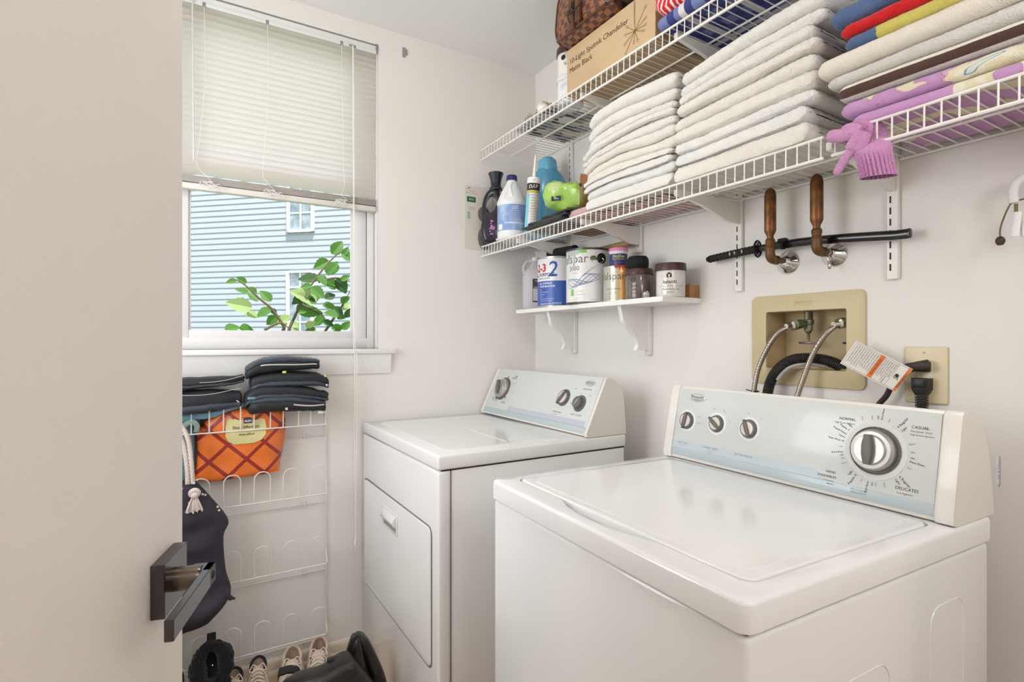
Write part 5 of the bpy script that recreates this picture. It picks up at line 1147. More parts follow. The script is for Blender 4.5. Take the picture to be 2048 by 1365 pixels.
# checked travel bag standing on the box
t = thing('checked_bag', 'brown checked leather travel bag standing on the cardboard box', 'bag', (1.2, 1.42, 2.206))
chk, n, L, bs = node_mat('brown_check', 0.4); tc = n.new('ShaderNodeTexCoord'); mp = n.new('ShaderNodeMapping'); mp.inputs['Rotation'].default_value = (R(0), R(0), R(0)); ck = n.new('ShaderNodeTexChecker'); ck.inputs['Scale'].default_value = 52
ck.inputs[1].default_value = rgba(146, 92, 60); ck.inputs[2].default_value = rgba(82, 58, 52); L.new(tc.outputs['Object'], mp.inputs[0]); L.new(mp.outputs[0], ck.inputs[0]); L.new(ck.outputs[0], bs.inputs[0])
brl = mat('brown_leather', (92, 54, 36), 0.35, coat=0.2)
b = MB()
def bagfn(i, j):      # soft rounded bag, fuller at the base, section in XZ, run along Y
    a = 2*PI*i/40; s = j/17; y = 1.515-0.27*s
    e = 1-0.10*abs(2*s-1)**6
    x = 1.172+math.copysign(abs(math.cos(a))**0.55, math.cos(a))*0.098*e; z = math.copysign(abs(math.sin(a))**0.5, math.sin(a))
    zz = 2.318+z*0.110*e; x += 0.10*(zz-2.208)*(1 if x < 1.2 else -0.3)
    return V(x, y, zz)
vs = b.grid(bagfn, 40, 18, cu=True); b.fan([vs[i][0] for i in range(40)]); b.fan([vs[i][17] for i in range(40)], True)
bag = part('body', b, chk, t, 50)
for s in (0, 17):
    b = MB(); b.tube([bagfn(i, s)+V(0, 0.002 if s == 0 else -0.002, 0) for i in range(40)], 0.0042, 8, closed=True); part('piping', b, brl, bag)
b = MB(); b.tube([V(1.085, 1.5-0.25*i/10, 2.222) for i in range(11)], 0.004, 8); b.box(1.072, 1.09, 1.395, 1.425, 2.215, 2.40, 0.004); b.box(1.068, 1.08, 1.36, 1.385, 2.225, 2.36, 0.004); part('strap', b, brl, bag)
b = MB(); b.tube(spline([(1.068, 1.40, 2.30), (1.05, 1.37, 2.25), (1.055, 1.33, 2.262), (1.07, 1.30, 2.30), (1.075, 1.28, 2.36)], 6), 0.0028, 8); b.tube(spline([(1.065, 1.41, 2.29), (1.052, 1.385, 2.262), (1.045, 1.39, 2.243), (1.06, 1.395, 2.227)], 5), 0.0022, 7); b.tube(arcpts((1.062, 1.395, 2.268), 0.013, 0, 6.28, 14, (0, 1, 0), (0.2, 0, 1)), 0.0022, 6); part('handle_loop', b, mat('dark_leather', (54, 36, 28), 0.4), bag)
b = MB(); folded(b, 1.085, 1.235, 1.075, 1.26, lambda x, y: 2.2065, lambda x, y: 2.33-0.9*abs(y-1.16)*0.4, 12, nu=26, nv=24, rim=0.05, amp=0.006, fuzz=0)
t2 = solo('dark_handbag', b, mat('dark_camouflage', (66, 56, 46), 0.3, coat=0.3, var=(38, (112, 104, 92), 0.5, 0.62)), 'small dark mottled handbag lying on the box behind the checked bag', 'bag', ang=60)
# two stacked jars left of the box
def jar(name, c, r, h, lidh, bodym, lidm, label, lidr=None, grp=None):
    t = thing(name, label, 'jar', c, group=grp)
    m = MB(); m.lathe([(r*0.92, 0), (r*0.97, 0.002), (r, 0.008), (r, h-0.004), (r*0.96, h), (r*0.9, h), (r*0.88, h-0.006), (r*0.0, h-0.006)], c, seg=44); bd = part('body', m, bodym, t)
    m = MB(); lr = lidr or r*1.06; m.lathe([(lr, h-lidh*0.45), (lr*1.005, h-lidh*0.3), (lr*0.985, h+lidh*0.45), (lr*0.96, h+lidh*0.55), (0, h+lidh*0.55)], c, seg=44); part('lid', m, lidm, t)
    return t, bd
lidb = mat('brown_lid', (74, 48, 44), 0.4); jarw = mat('cream_jar', (232, 228, 222), 0.3); jarc = mat('clear_jar', (232, 234, 236), 0.12, trans=0.55, ior=1.2)
c = V(1.190, 1.566, ZU); t, bd = jar('jar', c, 0.047, 0.093, 0.02, mat('cotton_filled_jar', (236, 236, 238), 0.25, var=(40, (190, 192, 196), 0.5, 0.75)), mat('white_lid', (226, 224, 222), 0.4), 'clear jar of white fluff at the left end of the cardboard box, lower of two')
c = V(1.190, 1.566, ZU+0.1042); t, bd = jar('jar', c, 0.047, 0.088, 0.026, jarw, lidb, 'cream ice cream jar with a brown lid stacked on another jar')
b = MB(); ph = facing(c); b.lathe([(0.009, 0), (0.0092, 0.0006)], oncyl(c, 0.0468, ph-0.55, c.z+0.058)(0, 0), (math.cos(ph-0.55), math.sin(ph-0.55), 0), seg=16); b.text('tL', 0.016, oncyl(c, 0.0476, ph-0.35, c.z+0.035)); part('lettering', b, ink_m, bd, None)
b = MB(); b.lathe([(0.03, 0), (0.031, 0.004), (0.031, 0.07), (0.029, 0.074)], (1.245, 1.665, ZU), seg=28); b.mi = 1; b.lathe([(0.0325, 0.07), (0.0325, 0.088), (0.03, 0.09), (0, 0.09)], (1.245, 1.665, ZU), seg=28); solo('small_jar', b, [jarw, lidb], 'small jar with a dark brown lid half hidden behind the white ornament', 'jar')
t = thing('ornament', 'white ribbed ball ornament lying on the upper wire shelf by the jars', 'ornament', (1.152, 1.682, ZU+0.006))
c = V(1.152, 1.684, ZU+0.031)
b = MB(); b.lathe([(0.0245*math.cos(R(-88+8*i)), 0.0245*math.sin(R(-88+8*i))) for i in range(23)], c, (0.7, -0.7, 0.2), seg=28); ob = part('ball', b, mat('pearl_white', (236, 230, 222), 0.25), t)
b = MB()
for k in range(9): a = PI*k/9; b.tube(arcpts(c, 0.0249, 0.5, 2.6, 10, V(0.7, -0.7, 0.2).normalized(), V(0.7*math.cos(a), 0.7*math.cos(a), math.sin(a)).normalized()), 0.0006, 4)
part('ribs', b, mat('bronze_line', (140, 112, 84), 0.4), ob)
b = MB(); b.lathe([(0.012, 0), (0.012, 0.012), (0.008, 0.014)], c+V(0.7, -0.7, 0.2).normalized()*0.022, (0.7, -0.7, 0.2), 16); part('cap', b, mat('tan_ornament_cap', (170, 140, 108), 0.4), t)
# printed canvas, little crate with a sprig
mag, n, L, bs = node_mat('grey_print', 0.5); tc = n.new('ShaderNodeTexCoord'); vo = n.new('ShaderNodeTexVoronoi'); vo.inputs['Scale'].default_value = 26; vo.distance = 'CHEBYCHEV'; L.new(tc.outputs['Object'], vo.inputs['Vector'])
rp = n.new('ShaderNodeValToRGB'); rp.color_ramp.interpolation = 'CONSTANT'; cr = rp.color_ramp; cr.elements[0].color = rgba(70, 74, 78); cr.elements[1].position = 0.72; cr.elements[1].color = rgba(214, 200, 180)
for p_, c_ in ((0.2, (140, 146, 152)), (0.36, (176, 182, 188)), (0.55, (104, 110, 116)), (0.6, (196, 202, 206))): e = cr.elements.new(p_); e.color = rgba(*c_)
sp = n.new('ShaderNodeSeparateColor'); L.new(vo.outputs['Color'], sp.inputs[0]); L.new(sp.outputs[0], rp.inputs[0]); L.new(rp.outputs[0], bs.inputs[0])
b = MB(); b.box(1.135, 1.385, 1.585, 1.86, ZU+0.0005, ZU+0.0055, 0.001, 1); solo('printed_canvas', b, mag, 'flat grey printed picture lying on the upper wire shelf near the corner', 'picture')
t = thing('decor_crate', 'small striped wooden crate with a green sprig on the upper wire shelf', 'crate', (1.19, 1.77, ZU+0.006))
b = MB(); b.box(1.15, 1.235, 1.725, 1.815, ZU+0.006, ZU+0.036, 0.001, 1); part('box', b, mat('striped_wood', (196, 176, 152), 0.6, var=(120, (130, 104, 84), 0.45, 0.6)), t)
b = MB(); random.seed(3)
for i in range(90):
    a = random.uniform(0, 6.28); p = V(1.20+random.uniform(-0.03, 0.03), 1.79+random.uniform(-0.035, 0.035), ZU+0.034); q = p+V(0.022*math.cos(a), 0.022*math.sin(a), random.uniform(0.0, 0.022)); b.tube([p, q], 0.0011, 4)
part('sprig', b, mat('pine_green', (74, 92, 74), 0.7), t)
# plaid blanket and red striped cloth
pl_, n, L, bs = node_mat('blue_plaid', 0.85); tc = n.new('ShaderNodeTexCoord'); sx = n.new('ShaderNodeSeparateXYZ'); L.new(tc.outputs['Object'], sx.inputs[0])
def band(src, scale, thr, off=0.0):
    a = n.new('ShaderNodeMath'); a.operation = 'MULTIPLY_ADD'; a.inputs[1].default_value = scale; a.inputs[2].default_value = off; L.new(src, a.inputs[0])
    f = n.new('ShaderNodeMath'); f.operation = 'FRACT'; L.new(a.outputs[0], f.inputs[0]); g = n.new('ShaderNodeMath'); g.operation = 'LESS_THAN'; g.inputs[1].default_value = thr; L.new(f.outputs[0], g.inputs[0]); return g.outputs[0]
def mixc(fac, c1, c2):
    m_ = n.new('ShaderNodeMix'); m_.data_type = 'RGBA'; L.new(fac, m_.inputs[0])
    for s_, c_ in ((6, c1), (7, c2)):
        if isinstance(c_, tuple): m_.inputs[s_].default_value = c_
        else: L.new(c_, m_.inputs[s_])
    return m_.outputs[2]
base = mixc(band(sx.outputs[1], 17, 0.42), rgba(112, 122, 172), rgba(52, 60, 118)); base = mixc(band(sx.outputs[0], 17, 0.42), base, rgba(66, 74, 134))
base = mixc(band(sx.outputs[1], 8.5, 0.16, 0.3), base, rgba(210, 206, 208)); base = mixc(band(sx.outputs[0], 8.5, 0.16, 0.62), base, rgba(198, 194, 200)); L.new(base, bs.inputs[0])
b = MB(); folded(b, -0.01, 1.068, 1.098, 1.39, lambda x, y: ZU+0.0012, lambda x, y: ZU+0.036+0.004*noise.noise(V(x*8, y*8, 1)), 5, nu=30, nv=70, rim=0.02, amp=0.0016, fuzz=0.0002)
solo('plaid_blanket', b, pl_, 'blue and white plaid blanket folded on the upper wire shelf', 'blanket', ang=70)
rs, n, L, bs = node_mat('red_stripe_knit', 0.9); tc = n.new('ShaderNodeTexCoord'); wv = n.new('ShaderNodeTexWave'); wv.inputs['Scale'].default_value = 34; wv.inputs['Distortion'].default_value = 1.6; wv.bands_direction = 'DIAGONAL'; L.new(tc.outputs['Object'], wv.inputs[0])
rp = n.new('ShaderNodeValToRGB'); rp.color_ramp.interpolation = 'CONSTANT'; rp.color_ramp.elements[0].color = rgba(208, 34, 52); rp.color_ramp.elements[1].position = 0.66; rp.color_ramp.elements[1].color = rgba(240, 214, 210); L.new(wv.outputs[0], rp.inputs[0]); L.new(rp.outputs[0], bs.inputs[0])
b = MB(); folded(b, 0.84, 1.078, 1.102, 1.36, lambda x, y: ZU+0.041, lambda x, y: ZU+0.115-0.02*clamp((1.0-y)/0.15, 0, 1), 6, nu=30, nv=36, rim=0.035, amp=0.004, fuzz=0.0003)
solo('striped_cloth', b, rs, 'red and white striped cloth bundled on the blue plaid blanket', 'cloth', ang=70)
# ---------------------------------------------------------------- paint cans and jars on the small board shelf
ZB = 1.3387
met = mat('can_tin', (196, 192, 184), 0.3, metal=0.85)
def can(c, r, h, label, bodym, rimm, handle=True):
    t = thing('paint_can', label, 'paint can', c)
    m = MB(); m.lathe([(r*0.985, 0.0), (r*1.01, 0.002), (r*1.01, 0.005), (r, 0.007), (r, h-0.007), (r*1.012, h-0.005), (r*1.012, h-0.001), (r*0.99, h), (r*0.93, h-0.004), (r*0.90, h-0.001), (r*0.84, h-0.001), (r*0.82, h-0.006), (0, h-0.006)], c, seg=64); bd = part('can', m, rimm, t)
    m = MB(); m.lathe([(r*1.003, 0.0075), (r*1.003, h-0.0085)], c, seg=64, cap=False); lbx = part('paper_label', m, bodym, bd)
    return t, bd, lbx
# primer can: white over blue
c = V(1.320, 1.825, ZB); ph = facing(c); rad_ = 0.0815
pm, n, L, bs = node_mat('primer_label', 0.35); tc = n.new('ShaderNodeTexCoord'); sx = n.new('ShaderNodeSeparateXYZ'); L.new(tc.outputs['Object'], sx.inputs[0]); cp = n.new('ShaderNodeMath'); cp.operation = 'GREATER_THAN'; cp.inputs[1].default_value = 0.106; L.new(sx.outputs[2], cp.inputs[0])
mx = n.new('ShaderNodeMix'); mx.data_type = 'RGBA'; mx.inputs[6].default_value = rgba(62, 96, 178); mx.inputs[7].default_value = rgba(240, 240, 242); L.new(cp.outputs[0], mx.inputs[0]); L.new(mx.outputs[2], bs.inputs[0])
t, bd, lbx = can(c, rad_, 0.205, 'white and blue primer paint can with a big blue 2, on the small shelf', pm, met)
b = MB(); rl = rad_*1.006; ph -= 0.28
def pt(s, sz, dx, z, mi, al='LEFT', bold=0.0, sh=0.0): b.text(s, sz, lambda x, y: oncyl(c, rl, ph, ZB+z)(x+dx, y), al, mi, bold=bold, shear=sh)
pt('1-2-3', 0.044, -0.118, 0.158, 1, 'LEFT', 0.03); pt('2', 0.088, -0.016, 0.150, 0, 'LEFT', 0.008, 0.15); pt('ALL PURPOSE', 0.0185, -0.100, 0.131, 3, 'LEFT', 0.02); pt('INTERIOR PRIMER', 0.0085, -0.074, 0.116, 3)
pt('ALL SURFACE', 0.0105, -0.063, 0.096, 2, 'LEFT', 0.02); pt('STAIN BLOCKER', 0.0105, -0.063, 0.084, 2, 'LEFT', 0.02)
for i, s in enumerate(('Seals', 'Sticks to all surfaces', 'Hides stains', 'Fast dry')): pt(s, 0.006, -0.063, 0.071-i*0.0095, 2)
pt('High hide water-base formula', 0.0055, -0.058, 0.034, 2); pt('for walls, trim and ceilings', 0.0055, -0.058, 0.026, 2); pt('1 GALLON (3.78 L)', 0.008, -0.062, 0.0135, 2, 'LEFT', 0.01); pt('INTERIOR', 0.008, 0.005, 0.015, 2, 'LEFT', 0.01)
part('lettering', b, [mat('royal_blue_ink', (58, 92, 180), 0.5), mat('red_label_ink', (206, 44, 48), 0.5), white_ink, ink_m], lbx, None)
b = MB(); b.tube(spline([c+V(rad_*1.03*math.cos(ph+a), rad_*1.03*math.sin(ph+a), z_) for a, z_ in ((1.75, 0.165), (2.2, 0.15), (2.8, 0.135), (3.4, 0.135), (4.0, 0.15), (4.5, 0.165))], 6), 0.0013, 6); part('wire_handle', b, met, bd)
# big white and grey gallon with waves
c = V(1.306, 1.609, ZB); ph = facing(c)
wl = mat('white_paint_label', (232, 230, 228), 0.32)
t, bd, lbx = can(c, rad_, 0.206, 'white gallon paint can with blue wave lines and a black handle boss', wl, mat('dark_rim', (90, 86, 84), 0.35, metal=0.7))
b = MB(); rl = rad_*1.006; ph -= 0.12
pt('Valspar', 0.047, -0.127, 0.165, 0); pt('2000', 0.024, -0.070, 0.13, 1); pt('wall paint', 0.006, -0.052, 0.113, 2)
for i in range(5):
    am = 0.010+0.003*i; P = []
    for k in range(29):
        s_ = k/28; x = -0.085+0.145*s_; z = 0.077+am*math.sin(6.6*s_+i*0.9)+0.016*s_; a = ph+x/rl; P.append(c+V((rl+0.0002)*math.cos(a), (rl+0.0002)*math.sin(a), z))
    wdt = 0.0012+0.0022*(i % 2)
    b.mi = 3+(i % 2)
    for k in range(28):
        q = b.bm.faces.new([b.bm.verts.new(P[k]+V(0, 0, -wdt*math.sin(PI*k/28))), b.bm.verts.new(P[k+1]+V(0, 0, -wdt*math.sin(PI*(k+1)/28))), b.bm.verts.new(P[k+1]+V(0, 0, wdt*math.sin(PI*(k+1)/28)+0.0004)), b.bm.verts.new(P[k]+V(0, 0, wdt*math.sin(PI*k/28)+0.0004))]); q.material_index = b.mi
def cyq(x0, x1, z0, z1, mi):
    b.mi = mi; b.lathe([(rl*1.0003, z0), (rl*1.0003, z1)], c, seg=6, cap=False, a0=ph+x0/rl, a1=ph+x1/rl)
cyq(-0.060, -0.046, 0.030, 0.054, 5); cyq(-0.025, 0.006, 0.186, 0.197, 5)
for i, s in enumerate(('interior eggshell', 'zero drip scrubbable', 'tint base')): pt(s, 0.0045, -0.035, 0.046-i*0.012, 2)
pt('e', 0.014, -0.0535, 0.0425, 6, 'CENTER', 0.02); pt('1 GALLON', 0.0045, -0.05, 0.0155, 2); pt('limited warranty', 0.0045, 0.02, 0.0155, 2)
for x0, x1, z0, z1 in ((0.018, 0.030, 0.160, 0.171), (0.022, 0.040, 0.164, 0.175), (0.028, 0.044, 0.159, 0.169), (0.036, 0.048, 0.163, 0.168), (0.024, 0.027, 0.153, 0.161)): cyq(x0, x1, z0, z1, 7)
part('lettering', b, [mat('olive_grey_ink', (106, 108, 98), 0.5), mat('slate_ink', (84, 92, 118), 0.5), mat('light_grey_ink', (150, 150, 150), 0.5), mat('wave_blue', (104, 122, 172), 0.5), mat('wave_grey', (160, 172, 190), 0.5), mat('label_green', (132, 196, 96), 0.5), white_ink, mat('leaf_print', (96, 112, 70), 0.5)], lbx, None)
b = MB(); a = ph+0.062/rl; q = c+V(rad_*math.cos(a), rad_*math.sin(a), 0.166); nn = V(math.cos(a), math.sin(a), 0); b.lathe([(0.019, 0), (0.019, 0.004), (0.015, 0.0065), (0.006, 0.007), (0.0, 0.006)], q, nn, 28); part('handle_boss', b, black_m, bd)
b = MB(); b.tube(spline([q+nn*0.007, q+nn*0.012+V(0, 0, -0.012), c+V(rl*1.06*math.cos(ph+0.3), rl*1.06*math.sin(ph+0.3), 0.13), c+V(rl*1.04*math.cos(ph-0.1), rl*1.04*math.sin(ph-0.1), 0.103)], 6), 0.0011, 6); part('wire_handle', b, met, bd)
b = MB(); a0_ = ph-0.062/rl; random.seed(9)
for k in range(5):
    x = -0.078+0.012*k; ln = random.uniform(0.015, 0.05); b.lathe([(rl*1.0012, 0.197-ln), (rl*1.0012, 0.198)], c, seg=2, cap=False, a0=ph+(x-0.005)/rl, a1=ph+(x+0.004)/rl)
part('paint_drips', b, mat('grey_paint', (186, 194, 196), 0.4), lbx)
# small gold can with red lid, tub on top
c = V(1.312, 1.444, ZB); ph = facing(c); r2 = 0.0535
gold, n, L, bs = node_mat('gold_label', 0.28); bs.inputs['Metallic'].default_value = 0.35; tc = n.new('ShaderNodeTexCoord'); sx = n.new('ShaderNodeSeparateXYZ'); L.new(tc.outputs['Object'], sx.inputs[0]); cp = n.new('ShaderNodeMath'); cp.operation = 'LESS_THAN'; cp.inputs[1].default_value = -0.004; dt_ = n.new('ShaderNodeVectorMath'); dt_.operation = 'DOT_PRODUCT'; dt_.inputs[1].default_value = (0.74, -0.672, 0); L.new(tc.outputs['Object'], dt_.inputs[0]); L.new(dt_.outputs['Value'], cp.inputs[0])
mx = n.new('ShaderNodeMix'); mx.data_type = 'RGBA'; mx.inputs[6].default_value = rgba(222, 178, 112); mx.inputs[7].default_value = rgba(190, 188, 176); L.new(cp.outputs[0], mx.inputs[0]); L.new(mx.outputs[2], bs.inputs[0])
t, bd, lbx = can(c, r2, 0.124, 'small silver and gold paint can with a red spattered rim', gold, met)
b = MB(); rl = r2*1.006
b.mi = 1; b.lathe([(r2*1.02, 0.117), (r2*1.025, 0.1205), (r2*1.0, 0.1248), (r2*0.88, 0.1245)], c, seg=30, cap=False, a0=ph-0.3, a1=ph+2.2)
for k in range(9): b.lathe([(r2*1.015, 0.114-0.003*(k % 3)), (r2*1.015, 0.119)], c, seg=2, cap=False, a0=ph-0.2+0.2*k, a1=ph-0.12+0.2*k)
rp_ = part('red_paint', b, [ink_m, mat('red_paint', (178, 52, 44), 0.35)], bd)
b = MB(); pt('Valspar', 0.036, -0.083, 0.087, 0); pt('RICH FINISH', 0.0095, -0.045, 0.043, 0); pt('spray smooth', 0.0055, -0.038, 0.031, 0)
for i in range(3): pt('interior enamel', 0.0045, -0.042, 0.025-i*0.007, 0)
part('lettering', b, [mat('taupe_ink', (104, 96, 78), 0.5)], lbx, None)
c = V(1.318, 1.452, ZB+0.1245); t = thing('tub', 'small blue and white plastic tub with a pink lid on the gold can', 'tub', c)
b = MB(); b.lathe([(0.0275, 0), (0.0285, 0.002), (0.0315, 0.05), (0.034, 0.052), (0.034, 0.058), (0.031, 0.06)], c, seg=36); bd = part('body', b, pw, t)
b = MB(); b.lathe([(0.0345, 0.055), (0.0335, 0.0665), (0.031, 0.068), (0, 0.068)], c, seg=36); part('lid', b, mat('pink_lid', (232, 138, 184), 0.4), t)
ph = facing(c); b = MB(); b.mi = 0; b.lathe([(0.0288, 0.004), (0.0316, 0.046)], c, seg=36, cap=False); rl = 0.0312; ZBs = ZB; 
b.text('DryDex', 0.0135, oncyl(c, 0.0318, ph, c.z+0.036), mi=1, bold=0.02); b.text('SPACKLING', 0.0085, oncyl(c, 0.0316, ph, c.z+0.026), mi=1); b.text('goes on pink', 0.006, oncyl(c, 0.0314, ph, c.z+0.014), mi=2); part('label', b, [mat('tub_blue', (52, 66, 128), 0.4), mat('tub_yellow', (226, 206, 84), 0.5), mat('tub_pink', (226, 120, 90), 0.5)], bd, None)
# brown jar with foam brush, talenti-type jar
c = V(1.310, 1.342, ZB); t, bd = jar('jar', c, 0.0445, 0.093, 0.02, mat('smoked_jar', (112, 98, 92), 0.15, coat=0.5, var=(9, (82, 70, 66), 0.4, 0.65)), lidb, 'dark smoky jar with a brown lid and black brush on top, on the small shelf')
ph = facing(c); b = MB(); q = oncyl(c, 0.0449, ph-0.45, c.z+0.066); b.lathe([(0.0085, 0), (0.0088, 0.0005), (0.0045, 0.0006)], q(0, 0), (math.cos(ph-0.45), math.sin(ph-0.45), 0), seg=18, cap=False)
for i in range(3): b.text(['talenti', 'gelato', 'dark chocolate'][i], 0.011-0.003*i, oncyl(c, 0.0449, ph-0.3, c.z+0.046-i*0.012))
part('lettering', b, mat('charcoal_ink', (60, 54, 52), 0.5), bd, None)
b = MB(); random.seed(4); q = V(1.312, 1.350, ZB+0.1042); b.lathe([(0.029, 0), (0.034, 0.006), (0.0365, 0.02), (0.0355, 0.036), (0.030, 0.044), (0.0, 0.046)], q, seg=40)
for v_ in b.bm.verts: v_.co += noise.noise_vector(v_.co*260)*0.0012
for i in range(420):
    a = random.uniform(0, 6.28); z = random.uniform(0.004, 0.044); rr_ = 0.035 if z < 0.036 else 0.03*random.random(); p = q+V(rr_*math.cos(a), rr_*math.sin(a), z if rr_ > 0.03 else 0.044); d = V(math.cos(a)*0.5, math.sin(a)*0.5, 0.9 if rr_ <= 0.03 else 0.25); b.tube([p, p+d*0.0018], 0.0006, 3, cap=False)
solo('scrub_brush', b, mat('black_bristle', (24, 24, 26), 0.8), 'round black bristle brush head sitting on the smoky jar', 'brush', ang=None)
c = V(1.312, 1.205, ZB); t, bd = jar('jar', c, 0.045, 0.093, 0.024, mat('pale_clear_jar', (222, 218, 212), 0.2, coat=0.4, var=(12, (206, 200, 194), 0.4, 0.7)), lidb, 'pale gelato jar with a brown lid at the right end of the small shelf')
ph = facing(c); b = MB(); nn = V(math.cos(ph-0.1), math.sin(ph-0.1), 0); q = oncyl(c, 0.0452, ph-0.1, c.z+0.065)
b.tube([oncyl(c, 0.0454, ph-0.1, c.z+0.066)(0.0058*math.cos(R(-60+i*300/14-0)+PI/2+R(-90)), 0.0068*math.sin(R(-60+i*300/14))) for i in range(15)], 0.0022, 6)
b.text('talenti.', 0.0165, oncyl(c, 0.0454, ph-0.02, c.z+0.046), bold=0.01); b.text('GELATO', 0.0048, oncyl(c, 0.0454, ph-0.02, c.z+0.0335)); b.text('Peanut Butter Cup', 0.007, oncyl(c, 0.0454, ph+0.02, c.z+0.0235)); b.text('ONE PINT', 0.005, oncyl(c, 0.0454, ph-0.02, c.z+0.0135))
b.lathe([(0.0453, 0.0332), (0.0453, 0.0338)], c, seg=10, cap=False, a0=ph+0.3, a1=ph+0.95); b.lathe([(0.0453, 0.0332), (0.0453, 0.0338)], c, seg=10, cap=False, a0=ph-0.9, a1=ph-0.32)
part('lettering', b, mat('near_black_ink', (42, 36, 36), 0.5), bd, None)
b = MB(); c = V(1.262, 1.262, ZB+0.0118); b.lathe([(0.0118*math.cos(R(-88+11*i)), 0.0118*math.sin(R(-88+11*i))) for i in range(17)], c, seg=20)
for k in range(5): b.tube(arcpts(c, 0.0119, 0, 2*PI, 16, (0, 1, 0), V(math.cos(k*0.6), 0, math.sin(k*0.6))), 0.0007, 4, closed=True)
solo('shiny_ball', b, mat('silver_ball', (200, 190, 184), 0.2, metal=0.8), 'tiny silver ball on the small shelf between the two gelato jars', 'ball')
b = MB(); b.box(1.362, 1.406, 1.172, 1.214, ZB, ZB+0.042, 0.001, 1); solo('wood_block', b, mat('orange_wood', (176, 128, 80), 0.6, var=(30, (160, 112, 66), 0.4, 0.6)), 'small brown wooden block at the right end of the small shelf', 'block')
b = MB(); b.lathe([(0.016, 0), (0.0165, 0.002), (0.018, 0.075), (0.0165, 0.075), (0.015, 0.004), (0, 0.004)], (1.385, 1.238, ZB), seg=24); solo('drinking_glass', b, mat('pale_aqua_glass', (206, 226, 222), 0.05, trans=0.7, ior=1.2), 'small pale clear glass behind the pale gelato jar and wooden block', 'glass')
# translucent jug, red bottle, roller and tube
c = V(1.308, 1.968, ZB); rr, nn = frame(c); t = thing('plastic_jug', 'translucent plastic jug with a dark label, leftmost on the small shelf', 'jug', c)
jm = mat('milky_plastic', (222, 218, 220), 0.3, trans=0.25, ior=1.1); b = MB(); bottle_mesh(b, c, [(0.05, 0.04, 0), (0.057, 0.046, 0.006), (0.058, 0.047, 0.07), (0.058, 0.047, 0.145), (0.05, 0.043, 0.165), (0.03, 0.035, 0.185), (0.018, 0.02, 0.205), (0.016, 0.016, 0.215)], 0, view_rot(c), 36, 3.0)
b.tube(spline([c-rr*0.05+V(0, 0, 0.155), c-rr*0.052+V(0, 0, 0.19), c-rr*0.035+V(0, 0, 0.212), c-rr*0.012+V(0, 0, 0.21)], 6), 0.0075, 10); bd = part('body', b, jm, t, 60)
b = MB(); b.lathe([(0.0185, 0.212), (0.0185, 0.226), (0.017, 0.228), (0, 0.228)], c, seg=24); part('cap', b, mat('white_jug_cap', (232, 228, 228), 0.4), t)
b = MB(); q = c+nn*0.0478; b.poly([q+rr*-0.014+V(0, 0, 0.03), q+rr*0.035+V(0, 0, 0.03), q+rr*0.035+V(0, 0, 0.13), q+rr*-0.014+V(0, 0, 0.13)], 0)
for i in range(4): b.text(['MULTI', 'CLEANER', 'caution', '32 oz'][i], 0.008, flat(q+nn*0.0005+rr*0.009+V(0, 0, 0.12-i*0.027), rr, V(0, 0, 1)), mi=1)
b.poly([q+nn*0.0003+rr*-0.012+V(0, 0, 0.036), q+nn*0.0003+rr*0.012+V(0, 0, 0.036), q+nn*0.0003+rr*0.012+V(0, 0, 0.088), q+nn*0.0003+rr*-0.012+V(0, 0, 0.088)], 2)
part('label', b, [mat('charcoal_label', (58, 54, 56), 0.5), white_ink, mat('pale_label_patch', (196, 190, 190), 0.5)], bd, None)
c = V(1.385, 1.875, ZB); b = MB(); b.lathe([(0.02, 0), (0.022, 0.004), (0.022, 0.11), (0.012, 0.125), (0.012, 0.14), (0, 0.14)], c, seg=24); solo('red_bottle', b, mat('red_plastic', (186, 60, 64), 0.35), 'small red bottle half hidden between plastic jug and primer can', 'bottle')
b = MB(); c0_ = V(1.318, 1.876, ZB+0.2285); c1_ = V(1.345, 1.732, ZB+0.2285); b.lathe([(0.018, 0), (0.0225, 0.001), (0.0225, (c1_-c0_).length-0.001), (0.018, (c1_-c0_).length)], c0_, (c1_-c0_), 28); solo('paint_roller', b, mat('black_foam', (34, 34, 38), 0.85), 'black foam roller sleeve lying on top of the primer can', 'roller')
b = MB(); c0_ = V(1.372, 1.452, ZB+0.218); c1_ = V(1.386, 1.71, ZB+0.218); L_ = (c1_-c0_).length; b.lathe([(0.0085, 0.0005), (0.0115, 0), (0.0115, L_), (0.0085, L_)], c0_, (c1_-c0_), 24); solo('cardboard_tube', b, mat('ochre_tube', (172, 142, 92), 0.5), 'thin tan cardboard tube lying across the top of the white gallon can', 'tube')
